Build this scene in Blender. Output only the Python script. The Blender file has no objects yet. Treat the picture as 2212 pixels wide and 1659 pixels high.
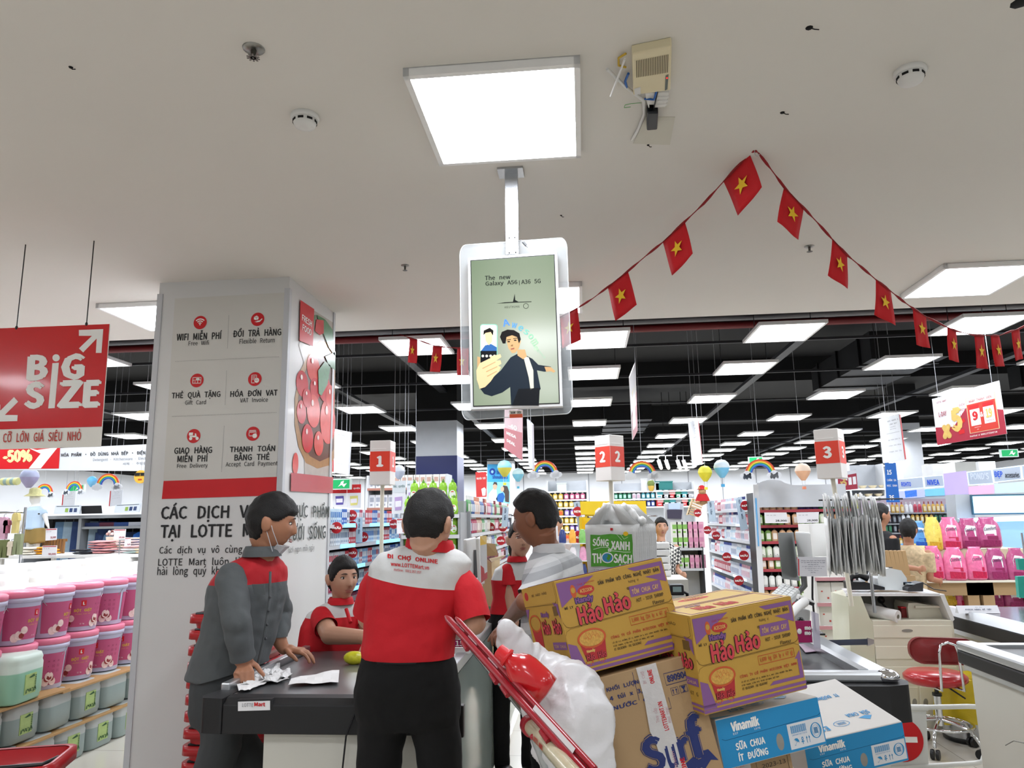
import bpy, bmesh, math, random
import numpy as np
from mathutils import Vector, Matrix, noise
rnd = random.Random(7)
SC = bpy.context.scene
COL = SC.collection
PI = math.pi

# ------------------------------------------------------------------ camera, world, exposure
CX, CY, FP, EYE = 1106.0,829.5,1600.0,1.58
_p, _y, _r = [math.radians(v) for v in (10.4,5.3,-0.96)]
F_ = Vector((-math.sin(_y)*math.cos(_p), math.cos(_y)*math.cos(_p), math.sin(_p)))
_r0 = Vector((math.cos(_y), math.sin(_y),0)); _u0 = _r0.cross(F_)
A_ = _r0*math.cos(_r) + _u0*math.sin(_r); B_ = _u0*math.cos(_r) - _r0*math.sin(_r)
cam_d = bpy.data.cameras.new('camera'); cam = bpy.data.objects.new('camera', cam_d); COL.objects.link(cam)
cam_d.sensor_width = 36; cam_d.lens = FP/2212*36; cam_d.clip_start = .05; cam_d.clip_end = 200
M3 = Matrix((A_, B_,-F_)).transposed()
cam.matrix_world = Matrix.Translation((0,0, EYE)) @ M3.to_4x4()
SC.camera = cam
SC.view_settings.view_transform = 'Standard'; SC.view_settings.look = 'None'
SC.view_settings.gamma = 1; SC.view_settings.use_curve_mapping = False
SC.view_settings.exposure = 0.0
w = bpy.data.worlds.new('world'); SC.world = w; w.use_nodes = True
w.node_tree.nodes['Background'].inputs[0].default_value = (.9,.95,1,1)
w.node_tree.nodes['Background'].inputs[1].default_value = 0.3
SC.cycles.max_bounces = 7; SC.cycles.diffuse_bounces = 4; SC.cycles.glossy_bounces = 3
SC.cycles.transmission_bounces = 5; SC.cycles.transparent_max_bounces = 12
SC.cycles.use_denoising = True; SC.cycles.caustics_reflective = False; SC.cycles.caustics_refractive = False
PANEL = 24.0     # emission of the ceiling LED panels

def ray(px, py): return F_ + A_*((px-CX)/FP) - B_*((py-CY)/FP)
C0 = Vector((0,0, EYE))
def P(px, py, Y): d = ray(px, py); return C0 + d*(Y/d.y)
def PZ(px, py, z): d = ray(px, py); return C0 + d*((z-EYE)/d.z)
def PX(px, py, X): d = ray(px, py); return C0 + d*(X/d.x)

# ------------------------------------------------------------------ materials
def lin(c):
    if isinstance(c, str):
        c = c.lstrip('#'); c = [int(c[i:i+2],16)/255 for i in (0,2,4)]
    return tuple((v/12.92 if v <= .04045 else ((v+.055)/1.055)**2.4) for v in c)
MATS = {}
def mat(name, col, rough=.5, metal=0, var=.06, scale=8, bump=0, bscale=60, emit=0, ecol=None, alpha=1, trans=0, coat=0, sheen=0, spec=.5, ior=1.45):
    if name in MATS: return MATS[name]
    m = bpy.data.materials.new(name); m.use_nodes = True; MATS[name] = m
    nt = m.node_tree; N = nt.nodes; L = nt.links; b = N['Principled BSDF']
    c = lin(col); tc = N.new('ShaderNodeTexCoord')
    if var > 0:
        nz = N.new('ShaderNodeTexNoise'); nz.inputs['Scale'].default_value = scale; nz.inputs['Detail'].default_value = 3
        L.new(tc.outputs['Object'], nz.inputs['Vector'])
        mx = N.new('ShaderNodeMix'); mx.data_type = 'RGBA'
        mx.inputs[6].default_value = (*[v*(1-var) for v in c],1); mx.inputs[7].default_value = (*[min(1, v*(1+var)) for v in c],1)
        L.new(nz.outputs[0], mx.inputs[0]); L.new(mx.outputs[2], b.inputs['Base Color'])
    else: b.inputs['Base Color'].default_value = (*c,1)
    b.inputs['Roughness'].default_value = rough; b.inputs['Metallic'].default_value = metal
    b.inputs['Specular IOR Level'].default_value = spec; b.inputs['IOR'].default_value = ior
    if bump:
        n2 = N.new('ShaderNodeTexNoise'); n2.inputs['Scale'].default_value = bscale; n2.inputs['Detail'].default_value = 4
        L.new(tc.outputs['Object'], n2.inputs['Vector'])
        bp = N.new('ShaderNodeBump'); bp.inputs['Strength'].default_value = bump; bp.inputs['Distance'].default_value = .01
        L.new(n2.outputs[0], bp.inputs['Height']); L.new(bp.outputs[0], b.inputs['Normal'])
    if emit:
        b.inputs['Emission Color'].default_value = (*lin(ecol or col),1); b.inputs['Emission Strength'].default_value = emit
    if alpha < 1: b.inputs['Alpha'].default_value = alpha
    if trans: b.inputs['Transmission Weight'].default_value = trans
    if coat: b.inputs['Coat Weight'].default_value = coat; b.inputs['Coat Roughness'].default_value = .08
    if sheen: b.inputs['Sheen Weight'].default_value = sheen
    return m
def M(col, rough=.5, **k):
    return mat('paint_%s_%g%s' % (str(col).strip('#'), rough, ''.join('_%s%g' % (a, b) for a, b in sorted(k.items()) if not isinstance(b, str))), col, rough, **k)
def emis(name, col, s):
    if name in MATS: return MATS[name]
    m = bpy.data.materials.new(name); m.use_nodes = True; MATS[name] = m; N = m.node_tree.nodes
    N.remove(N['Principled BSDF']); e = N.new('ShaderNodeEmission')
    e.inputs[0].default_value = (*lin(col),1); e.inputs[1].default_value = s
    m.node_tree.links.new(e.outputs[0], N['Material Output'].inputs[0]); return m

# ------------------------------------------------------------------ mesh builder
class MB:
    def __init__(s): s.v = []; s.f = []; s.m = []; s.sm = []
    def add(s, vs, fs, mi=0, smooth=False, T=None):
        o = len(s.v)
        s.v += [tuple(T @ Vector(v)) for v in vs] if T is not None else [tuple(v) for v in vs]
        for f in fs: s.f.append([i+o for i in f]); s.m.append(mi); s.sm.append(smooth)
        return s
    def box(s, x0, y0, z0, x1, y1, z1, mi=0, T=None, taper=None):
        v = [(x0,y0,z0),(x1,y0,z0),(x1,y1,z0),(x0,y1,z0),(x0,y0,z1),(x1,y0,z1),(x1,y1,z1),(x0,y1,z1)]
        return s.add(v, [(0,3,2,1),(4,5,6,7),(0,1,5,4),(1,2,6,5),(2,3,7,6),(3,0,4,7)], mi, False, T)
    def cbox(s, c, sz, mi=0, T=None):
        return s.box(c[0]-sz[0]/2, c[1]-sz[1]/2, c[2]-sz[2]/2, c[0]+sz[0]/2, c[1]+sz[1]/2, c[2]+sz[2]/2, mi, T)
    def quad(s, a, b, c, d, mi=0): return s.add([a, b, c, d],[(0,1,2,3)], mi)
    def slab(s, pts, n, t, mi=0):     # polygon thickened along n
        n = Vector(n).normalized()*t; k = len(pts); a = [Vector(p) for p in pts]; bb = [p+n for p in a]
        return s.add(a+bb, [tuple(range(k))[::-1], tuple(range(k,2*k))]+[(i,(i+1) % k,(i+1) % k+k, i+k) for i in range(k)], mi)
    def prism(s, poly, z0, z1, mi=0, T=None, smooth=False):
        k = len(poly); v = [(x, y, z0) for x, y in poly]+[(x, y, z1) for x, y in poly]
        s.add(v, [tuple(range(k))[::-1], tuple(range(k,2*k))], mi, False, T)
        return s.add(v, [(i,(i+1) % k,(i+1) % k+k, i+k) for i in range(k)], mi, smooth, T)
    def lathe(s, prof, n=16, mi=0, T=None, caps=True, smooth=True, sx=1, sy=1):
        v = []
        for r, z in prof: v += [(r*math.cos(2*PI*i/n)*sx, r*math.sin(2*PI*i/n)*sy, z) for i in range(n)]
        f = [(j*n+i, j*n+(i+1) % n,(j+1)*n+(i+1) % n,(j+1)*n+i) for j in range(len(prof)-1) for i in range(n)]
        s.add(v, f, mi, smooth, T)
        if caps:
            s.add(v[:n],[tuple(range(n))[::-1]], mi, False, T); s.add(v[-n:],[tuple(range(n))], mi, False, T)
        return s
    def tube(s, pts, r, n=8, mi=0, closed=False, rs=None, cap=True):
        pts = [Vector(p) for p in pts]; k = len(pts); v = []; up = None
        for i, p in enumerate(pts):
            a = pts[(i-1) % k] if (closed or i > 0) else p; b = pts[(i+1) % k] if (closed or i < k-1) else p
            d = (b-a).normalized()
            if up is None: up = Vector((0,0,1)) if abs(d.z) < .9 else Vector((1,0,0))
            x = d.cross(up).normalized(); up = x.cross(d).normalized()
            R = rs[i] if rs else r
            v += [p+x*(R*math.cos(2*PI*j/n))+up*(R*math.sin(2*PI*j/n)) for j in range(n)]
        f = [(i*n+j, i*n+(j+1) % n,((i+1) % k)*n+(j+1) % n,((i+1) % k)*n+j) for i in range(k if closed else k-1) for j in range(n)]
        s.add(v, f, mi, True)
        if cap and not closed: s.add(v[:n],[tuple(range(n))[::-1]], mi); s.add(v[-n:],[tuple(range(n))], mi)
        return s
    def sphere(s, c, r, n=12, m=8, mi=0, T=None):
        if not hasattr(r, '__len__'): r = (r, r, r)
        prof = [(math.sin(PI*j/m),-math.cos(PI*j/m)) for j in range(m+1)]
        v = []; 
        for R, z in prof: v += [(c[0]+R*r[0]*math.cos(2*PI*i/n), c[1]+R*r[1]*math.sin(2*PI*i/n), c[2]+z*r[2]) for i in range(n)]
        f = [(j*n+i, j*n+(i+1) % n,(j+1)*n+(i+1) % n,(j+1)*n+i) for j in range(m) for i in range(n)]
        return s.add(v, f, mi, True, T)
    def mesh(s, name, mats, loc=None):
        me = bpy.data.meshes.new(name); v = s.v
        if loc is not None: v = [(a[0]-loc[0], a[1]-loc[1], a[2]-loc[2]) for a in v]
        me.from_pydata(v, [], s.f)
        for m_ in (mats if isinstance(mats,(list, tuple)) else [mats]): me.materials.append(m_)
        me.polygons.foreach_set('material_index', s.m); me.polygons.foreach_set('use_smooth', s.sm)
        me.update(); return me
def mk(name, mesh, parent=None, loc=None, rot=None, mw=None, bevel=0, **tags):
    o = bpy.data.objects.new(name, mesh); COL.objects.link(o)
    if parent is not None: o.parent = parent
    if loc is not None: o.location = loc
    if rot is not None: o.rotation_euler = rot
    if mw is not None: o.matrix_local = mw
    if bevel:
        b = o.modifiers.new('bevel', 'BEVEL'); b.width = bevel; b.segments = 2; b.limit_method = 'ANGLE'; b.harden_normals = False
    for k, v in tags.items():
        if v is not None: o[k] = v
    return o
def ob(name, mb, mats, parent=None, loc=None, rot=None, mw=None, bevel=0, **t):
    return mk(name, mb.mesh(name, mats), parent, loc, rot, mw, bevel, **t)
def thing(name, label, cat, loc=(0,0,0), rot=(0,0,0), group=None, mw=None):
    o = bpy.data.objects.new(name, None); COL.objects.link(o); o.location = loc; o.rotation_euler = rot
    o.empty_display_size = .1
    if mw is not None: o.matrix_local = mw
    o['label'] = label; o['category'] = cat
    if group: o['group'] = group
    return o
def wob(name, mb, mats, label, cat, group=None, loc=None, bevel=0):   # mesh given in world coordinates, origin moved to loc
    v = np.array(mb.v)
    if loc is None: loc = ((v[:, 0].min()+v[:, 0].max())/2,(v[:, 1].min()+v[:, 1].max())/2, v[:, 2].min())
    o = mk(name, mb.mesh(name, mats, loc), loc=loc, bevel=bevel, label=label, category=cat, group=group); return o
def kids(name, mb, mats, parent, bevel=0, **t):     # child given in world coordinates, parent an unrotated empty
    return mk(name, mb.mesh(name, mats, parent.location), parent, bevel=bevel, **t)
def struct(name, mb, mats, parent=None, **t):
    o = ob(name, mb, mats, parent, **t)
    if parent is None: o['kind'] = 'structure'
    return o
def copy_tree(o, parent=None, label=None, loc=None, rot=None):
    c = o.copy(); COL.objects.link(c)
    if parent is not None: c.parent = parent
    if label: c['label'] = label
    if loc is not None: c.location = loc
    if rot is not None: c.rotation_euler = rot
    for ch in list(o.children): copy_tree(ch, c)
    return c
def frame(o, x, z_or_up, n=None):
    """matrix with origin o, local x along x, local y along the up direction, local z = x cross y"""
    x = Vector(x).normalized(); y = Vector(z_or_up); y = (y-x*y.dot(x)).normalized(); z = x.cross(y)
    m = Matrix((x, y, z)).transposed().to_4x4(); m.translation = Vector(o); return m
_tc = {}
try: FONT = bpy.data.fonts.load(bpy.utils.system_resource('DATAFILES')+'/fonts/Noto Sans CJK Regular.woff2')   # Blender's own interface font
except Exception: FONT = None
def _curve(body, fill=True):
    cu = bpy.data.curves.new('t', 'FONT'); cu.body = body; cu.size = 1; cu.resolution_u = 2; cu.space_line = 3; cu.align_x = 'LEFT'
    if not fill: cu.fill_mode = 'NONE'
    if FONT: cu.font = FONT
    o = bpy.data.objects.new('t', cu); me = bpy.data.meshes.new_from_object(o); n = len(me.vertices); a = np.empty(n*3); me.vertices.foreach_get('co', a); a = a.reshape(-1,3)[:, :2].copy()
    f = [list(p.vertices) for p in me.polygons]; bpy.data.objects.remove(o); bpy.data.curves.remove(cu); bpy.data.meshes.remove(me); return a, f
GLY = {}; ADV = {}; _CAL = []; BATCH = 50
def need(chars):
    chars = [c for c in dict.fromkeys(chars) if c not in ADV and not c.isspace()]
    if not _CAL:
        b, _ = _curve('|\n|', False); ys = np.sort(b[:, 1]); _CAL.extend([ys[len(ys)//2]-ys[0],(ys[len(ys)//2]+ys[-1])/2, b[:, 0].max()]); ADV[' '] = .23
    L, mid, bw = _CAL; li = lambda y: np.round((mid-y)/L).astype(int)
    for c0_ in range(0, len(chars), BATCH):
        part = chars[c0_:c0_+BATCH]; ad, _ = _curve('\n'.join(c+'|' for c in part), False); k = li(ad[:, 1])
        for i, c in enumerate(part): q = ad[k == i,0]; ADV[c] = q.max()-bw if len(q) else .3
        gl, f = _curve('\n'.join(part)); k = li(gl[:, 1])
        for i, c in enumerate(part):
            ix = np.where(k == i)[0]; mp = {int(v): j for j, v in enumerate(ix)}
            GLY[c] = (gl[ix]+np.array((0, L*i)),[[mp[v] for v in q] for q in f if q[0] in mp and all(v in mp for v in q)])
need('ABCDEFGHIKLMNOPQRSTUVWXYZ' 'abcdefghiklmnopqrstuvwxyz' '0123456789' '.,-&:()%|@®·' 'ÀÁÂÊÌÍÓÔÙÚÝàáâêìíòóôùú' 'ĂăĐđŨƠơƯư' 'ẠạẢảẦẨẬậẰẶẺẾếỂỄỆệỊịỌỎỐỒỔỘỚỜờỞỠỢỤụỨỮỰ')
def text_mesh(s, bold=0, shear=0, align='CENTER', **k):
    need(s); V = []; Fc = []; lines = s.split('\n'); W = [sum(ADV.get(c, .3) for c in l) for l in lines]
    for j, l in enumerate(lines):
        x = {'CENTER': -W[j]/2, 'LEFT': 0}[align]; y = -.72*j
        for c in l:
            if c in GLY and c != ' ':
                v, f = GLY[c]; o = len(V); V += [(p[0]+x+p[1]*shear, p[1]+y,0) for p in v]; Fc += [[i+o for i in q] for q in f]
            x += ADV.get(c, .3)
    if bold > 0:
        n = len(V); b = bold*.6; a = V; fs = Fc; V = []; Fc = []
        offs = [(b,0),(-b,0),(0,b*.7),(0,-b*.7)]+([(b*.5,b*.4),(-b*.5,-b*.4)] if bold > .03 else [])
        if bold > .07: offs = [(b*r*math.cos(i*PI/8),b*r*math.sin(i*PI/8)) for r in (1,.5) for i in range(16)]
        for q, (dx, dy) in enumerate(offs):
            V += [(v[0]+dx, v[1]+dy, q) for v in a]; Fc += [[i+q*n for i in f] for f in fs]
    me = bpy.data.meshes.new('lettering'); me.from_pydata(V, [], Fc); return me
def text(s, mw, w, h, m, parent=None, bold=.0, name='lettering', lift=.0006, anchor='c', **k):
    """flat lettering stretched to w x h metres in the plane of mw (x right, y up, z out)"""
    key = (s, bold, tuple(sorted(k.items())))
    if key not in _tc:
        me = text_mesh(s, bold, **k); n = len(me.vertices); a = np.empty(n*3); me.vertices.foreach_get('co', a); a = a.reshape(-1,3)
        _tc[key] = (me, a.min(0), a.max(0))
    me0, lo, hi = _tc[key]; me = me0.copy(); n = len(me.vertices); a = np.empty(n*3); me.vertices.foreach_get('co', a); a = a.reshape(-1,3)
    sy = (h/(hi[1]-lo[1])) if h else None; sx = (w/(hi[0]-lo[0])) if w else sy
    if sy is None: sy = sx
    ox = {'c': (lo[0]+hi[0])/2, 'l': lo[0], 'r': hi[0]}[anchor]
    a[:, 0] = (a[:, 0]-ox)*sx; a[:, 1] = (a[:, 1]-(lo[1]+hi[1])/2)*sy; a[:, 2] = lift+a[:, 2]*(.00012 if a[:, 2].max() < 9 else .00003)
    me.vertices.foreach_set('co', a.ravel()); me.materials.clear(); me.materials.append(m); me.update()
    o = mk(name, me, parent)
    if parent is not None: o.matrix_local = mw
    else: o.matrix_world = mw
    return o
def poly2(pts, mw, m, parent, name='print_panel', lift=.0004, smooth=False):
    """flat printed shape from 2-D points (metres) in the plane of mw"""
    mb = MB()
    for pp in (pts if isinstance(pts[0][0],(list, tuple)) else [pts]):
        mb.add([(x, y, lift) for x, y in pp],[tuple(range(len(pp)))])
    return ob(name, mb, m, parent, mw=mw)
def circ(cx, cy, r, n=20, ry=None, a0=0, a1=2*PI):
    full = abs(a1-a0-2*PI) < 1e-6
    return [(cx+r*math.cos(a0+(a1-a0)*i/(n if full else n-1)), cy+(ry or r)*math.sin(a0+(a1-a0)*i/(n if full else n-1))) for i in range(n)]
def arc(cx, cy, r, t, a0, a1, n=12):
    return circ(cx, cy, r, n, a0=a0, a1=a1)+circ(cx, cy, r-t, n, a0=a0, a1=a1)[::-1]
def rrect(w, h, r, n=5, cx=0, cy=0):
    o = []
    for sx, sy, a in ((1,1,0),(-1,1, PI/2),(-1,-1, PI),(1,-1,1.5*PI)):
        o += [(cx+sx*(w/2-r)+r*math.cos(a+PI/2*i/n), cy+sy*(h/2-r)+r*math.sin(a+PI/2*i/n)) for i in range(n+1)]
    return o
def rect(x0, y0, x1, y1): return [(x0, y0),(x1, y0),(x1, y1),(x0, y1)]
def quadmap(c):    # bilinear map from (u,v) in 0..1 (v down) to a 3-D quad tl,tr,br,bl
    tl, tr, br, bl = [Vector(v) for v in c]
    return lambda u, v: (tl*(1-u)+tr*u)*(1-v)+(bl*(1-u)+br*u)*v

YZN = Matrix(((1,0,0,0),(0,0,-1,0),(0,1,0,0),(0,0,0,1))); YZP = Matrix(((1,0,0,0),(0,0,1,0),(0,1,0,0),(0,0,0,1)))
# common materials
WHITE = mat('white_paint', '#dcdcda', .45, var=.02)
WALLW = mat('white_wall', '#d2d5da', .6, var=.03, scale=2)
CEILM = mat('white_ceiling_paint', '#dbd8d2', .75, var=.025, scale=1.3, bump=.05, bscale=6)
BLK = mat('black_paint','#050506',.8,var=.2)
BLKP = mat('black_plastic', '#151517', .38, var=.1)
RED = mat('sign_red', '#c8161e', .4, var=.05)
DRED = mat('flag_red', '#c4101a', .75, var=.08, bump=.1, bscale=200)
YEL = mat('star_yellow', '#f2c522', .6, var=.05)
INK = mat('ink_black', '#1a1a1c', .5, var=0)
INKG = mat('ink_grey', '#77797c', .5, var=0)
INKW = mat('ink_white', '#efeeea', .5, var=0)
STEEL = mat('brushed_steel', '#b9bcc0', .28, metal=1, var=.08, scale=30, bump=.05, bscale=150)
CHROME = mat('chrome', '#d8dade', .1, metal=1, var=.02)
ALU = mat('aluminium_rail', '#c6c9cc', .35, metal=.85, var=.05)
DGREY = mat('dark_grey_metal', '#3a3b3e', .45, metal=.2, var=.1)
CREAM = mat('cream_laminate', '#d9d5c4', .4, var=.03)
LAMP = emis('led_panel_glow', '#f4f8ff', PANEL)
# ------------------------------------------------------------------ structure
fl = bpy.data.materials.new('floor_tiles'); fl.use_nodes = True; nt = fl.node_tree; b = nt.nodes['Principled BSDF']
tc = nt.nodes.new('ShaderNodeTexCoord'); br = nt.nodes.new('ShaderNodeTexBrick'); br.offset = 0
br.inputs['Scale'].default_value = 1; br.inputs['Brick Width'].default_value = .6; br.inputs['Row Height'].default_value = .6
br.inputs['Mortar Size'].default_value = .0025
br.inputs['Color1'].default_value = (*lin('#c9c4b8'),1); br.inputs['Color2'].default_value = (*lin('#cfcabf'),1); br.inputs['Mortar'].default_value = (*lin('#8d897f'),1)
nt.links.new(tc.outputs['Object'], br.inputs['Vector']); nt.links.new(br.outputs[0], b.inputs['Base Color']); b.inputs['Roughness'].default_value = .12
X0, X1, Y0, Y1 = -15.0,14.0,-5.0,28.0
struct('floor', MB().box(X0, Y0,-.1, X1, Y1,0), fl)
CE = 6.02   # far edge of the white plasterboard ceiling
cl = struct('ceiling', MB().box(X0, Y0,3.2, X1, CE, 3.3), CEILM)
struct('ceiling', MB().box(X0, CE, 3.3, X1, CE+.12,4.5).box(X0, CE, 4.5, X1, Y1,4.6), BLK)
struct('wall_back', MB().box(X0, Y1,0, X1, Y1+.1,3.32), WALLW)
struct('wall_back', MB().box(X0, Y1,3.32, X1, Y1+.1,4.5), BLK)
struct('wall_left', MB().box(X0-.1, Y0,0, X0, Y1,3.25), WALLW)
struct('wall_left', MB().box(X0-.1, CE, 3.25, X0, Y1,4.5), BLK)
struct('wall_right', MB().box(X1, Y0,0, X1+.1, Y1,3.25), WALLW)
struct('wall_right', MB().box(X1, CE, 3.25, X1+.1, Y1,4.5), BLK)
struct('wall_front', MB().box(X0, Y0-.1,0, X1, Y0,3.3), WALLW)
# joints in the back wall panelling
for i in range(20):
    x = -12+i*1.22
    struct('trim_%d' % (i+1), MB().box(x, Y1-.012,.1, x+.03, Y1,3.3), M('#8e9298'))
# pipes and black beams under the dark roof
PIPE = mat('red_pipe', '#6d1a1e', .4, var=.1); TRAY = mat('cable_tray', '#232428', .5, var=.1)
def rod(name, a, b_, r, m, label, cat, group=None, n=8): 
    return wob(name, MB().tube([a, b_], r, n), m, label, cat, group, loc=a)
rod('sprinkler_pipe', (X0,6.75,3.52),(X1,6.75,3.52), .05, PIPE, 'red sprinkler pipe running right beside the edge of the white ceiling, upper one', 'pipe')
rod('sprinkler_pipe', (X0,7.35,3.46),(X1,7.35,3.46), .04, PIPE, 'red sprinkler pipe behind the first row of hanging panels, lower one', 'pipe')
rod('conduit_pipe', (X0,7.22,3.5),(X1,7.22,3.5), .03, mat('grey_pipe', '#77787c', .4), 'grey conduit beside the lower red sprinkler pipe', 'pipe')
LROWS = [6.72,8.35,10.5,12.85,15.3,17.3,18.95,20.5,22.0,23.6,25.2,26.8]
LCOLS = [.17+1.68*k for k in range(-8,8)]
for i, y in enumerate(LROWS):
    wob('cable_tray', MB().box(X0, y+.45,3.235, X1, y+.475,3.26), TRAY, 'thin grey ceiling rail running across behind one row of hanging panels', 'ceiling rail', 'thin grey rails between the rows of hanging panels')
for x in (-9.2,-4.1,-2.4,2.75,6.1):
    wob('cable_tray_run', MB().box(x, CE+.4,3.75, x+.12, Y1-.2,3.8), TRAY, 'dark cable tray running away into the store under the black roof', 'cable tray', 'dark cable trays under the black roof')
for y in (9.4,14.0,19.7,24.4):
    struct('beam', MB().box(X0, y,4.05, X1, y+.35,4.5), BLK)
for x, y in ((-4.6,11.4),(4.4,11.4),(7.8,11.9),(1.0,17.0)):
    t = thing('air_duct', 'black rectangular air duct hung under the black roof', 'duct', (x,y,3.62), group='black air ducts under the roof')
    ob('duct_body', MB().box(-.5,-1.3,0,.5,1.3,.38), mat('duct_black','#0a0a0c',.5), t)
    for k in (-1,0,1): ob('flange', MB().box(-.53, k*.9-.02,-.02,.53, k*.9+.02,.4), mat('duct_black','#0a0a0c',.5), t)

# ceiling LED panels
GREY = mat('lamp_frame','#ececec',.4)
def lamp_meshes(wx, wy, d):
    fr = MB()
    for a in ((-wx/2,-wy/2, wx/2,-wy/2+.022),(-wx/2, wy/2-.022, wx/2, wy/2),(-wx/2,-wy/2,-wx/2+.022, wy/2),(wx/2-.022,-wy/2, wx/2, wy/2)):
        fr.box(a[0], a[1],0, a[2], a[3], d)
    fr.box(-wx/2,-wy/2, d-.004, wx/2, wy/2, d)
    df = MB().quad((-wx/2+.02, wy/2-.02,.004),(wx/2-.02, wy/2-.02,.004),(wx/2-.02,-wy/2+.02,.004),(-wx/2+.02,-wy/2+.02,.004))
    return fr.mesh('lamp_frame', GREY), df.mesh('diffuser', LAMP)
fm, dm = lamp_meshes(.58,.68,.03); rm = MB()
for sx in (-1,1):
    rm.tube([(sx*.25,0,.03),(sx*.25,0,1.29)], .004,4)
rm = rm.mesh('wire', DGREY)
for y in LROWS:
    for k, x in enumerate(LCOLS):
        xx = x - (y-6.7)*.004
        t = thing('ceiling_lamp', 'square white LED panel hung on wires under the black roof', 'lamp', (xx, y,3.2), group='LED panels hung in rows under the black roof')
        mk('lamp_frame', fm, t); mk('diffuser', dm, t)
        if y < 9: mk('suspension_wire', rm, t)
fm2, dm2 = lamp_meshes(.64,.7,.035)
for x, y, lb in ((-.28,2.74, 'large square LED panel surface-mounted on the white ceiling above the hanging screen'),
              (2.74,5.27, 'square LED panel on the white ceiling right of the flag garland'),
              (-.28,5.3, 'square LED panel on the white ceiling half hidden behind the hanging screen'),
              (-3.21,5.3, 'square LED panel on the white ceiling left of the tall white pillar')):
    t = thing('ceiling_lamp', lb, 'lamp', (x, y,3.165)); mk('lamp_frame', fm2, t); mk('diffuser', dm2, t)
for x in (-6.2,-3.2,2.75,5.7):
    for y in (2.74,.1,-2.5):
        if abs(x) < 3.5 and y == 2.74: continue
        t = thing('ceiling_lamp', 'square LED panel on the white ceiling over the tills', 'lamp', (x, y,3.165), group='LED panels on the white ceiling outside the view'); mk('lamp_frame', fm2, t); mk('diffuser', dm2, t)
for x, y in ((-.28,.0),(-.28,-2.5),(5.7,5.27),(-6.2,5.3)):
    t = thing('ceiling_lamp', 'square LED panel on the white ceiling over the tills', 'lamp', (x, y,3.165), group='LED panels on the white ceiling outside the view'); mk('lamp_frame', fm2, t); mk('diffuser', dm2, t)

# smoke detectors, sprinklers, holes on the white ceiling
def detector(px, py, label):
    p = PZ(px, py,3.2); t = thing('smoke_detector', label, 'smoke detector', p)
    ob('base', MB().lathe([(.055,0),(.058,-.012),(.05,-.018)],20), WHITE, t)
    ob('sensor_housing', MB().lathe([(.046,-.018),(.046,-.034),(.04,-.048),(.02,-.054),(.001,-.055)],20), WHITE, t)
    for k in range(8):
        a = 2*PI*k/8; ob('vent_slot', MB().cbox((0,-.0455,-.029),(.022,.004,.009)), BLK, t, rot=(0,0, a))
detector(659,250, 'round white smoke detector left of the large LED panel')
detector(1965,152, 'round white smoke detector at the right, near the ceiling holes')
def sprinkler(px, py, label, s=1):
    p = PZ(px, py,3.2); t = thing('fire_sprinkler', label, 'sprinkler', p)
    ob('escutcheon', MB().lathe([(.038*s,0),(.036*s,-.004),(.014*s,-.008)],18), mat('tarnished_chrome', '#8d8c88', .3, metal=.9), t)
    ob('nozzle', MB().lathe([(.01*s,-.006),(.008*s,-.03),(.004*s,-.034)],10), mat('dark_brass', '#4c4a44', .4, metal=.8), t)
    df = MB()
    for k in range(10):
        a = 2*PI*k/10; T = Matrix.Rotation(a,4, 'Z'); df.box(.004*s,-.003*s,-.036,.022*s, .003*s,-.034, T=T)
    df.lathe([(.01*s,-.036),(.01*s,-.033)],10); ob('deflector', df, mat('tarnished_chrome', '#8d8c88', .3, metal=.9), t)
sprinkler(548,105, 'fire sprinkler head upper left on the white ceiling')
sprinkler(875,573, 'dark sprinkler head left of the hanging screen', .7)
sprinkler(1748,532, 'dark sprinkler head beside the right branch of the flag garland', .8)
def hole(px, py, label, r=.012):
    p = PZ(px, py,3.2); t = thing('anchor_hole', label, 'ceiling anchor', p)
    ob('plug', MB().lathe([(r, .0),(r*.8,-.003),(r*.2,-.004)],8), BLK, t)
    ob('bent_wire', MB().tube([(0,0,0),(r*1.2,-r*.5,-.012),(r*2.4,0,-.01)], .002,5), BLK, t)
for px, py, r, lb in ((1748,60,.013, 'black broken ceiling anchor near the top right, above the router'),(1690,243,.01, 'small dark ceiling anchor above the top of the flag garland'),
                      (2204,6,.03, 'dark bracket stub in the very top right corner'),(153,145,.008, 'small grey ceiling anchor at the far upper left'),(1212,465,.006, 'tiny dark hook right of the screen pole'),
                      (1400,313,.006, 'tiny dark screw below the router sticker')):
    hole(px, py, lb, r)

# router box with cables on the ceiling
def Z2(px, py, dz=0): q = PZ(px, py,3.2); return Vector((q.x, q.y,3.2-dz))
rt = thing('ceiling_router', 'cream ventilated network box screwed to the ceiling right of the large LED panel', 'router', PZ(1405,135,3.2))
CRM = mat('cream_plastic', '#ddd2b0', .45); 
q = [Z2(1364,97), Z2(1450,79), Z2(1447,177), Z2(1367,188)]
kids('housing', MB().slab(q,(0,0,-1), .035), CRM, rt, bevel=.004)
qm = quadmap([v-Vector((0,0,.036)) for v in q]); sl = MB()
for i in range(19):
    u = .1+.8*i/18; sl.quad(qm(u, .16), qm(u+.018,.16), qm(u+.018,.56), qm(u, .56))
kids('vent_slots', sl, mat('slot_brown', '#4a4026', .6), rt)
kids('badge', MB().quad(qm(.86,.62), qm(.94,.6), qm(.92,.96), qm(.85,.98)), mat('badge_grey', '#5c6660', .4), rt)
kids('indicator', MB().sphere(qm(.9,.68), .003,8,6), mat('led_red', '#ff2020', .4, emit=3), rt)
kids('spec_sticker', MB().quad(qm(.03,.83), qm(.2,.8), qm(.2,.98), qm(.04,1)), M('#d9d9d6'), rt)
lc = lambda *a: [Z2(x, y, d) for x, y, d in a]
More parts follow.
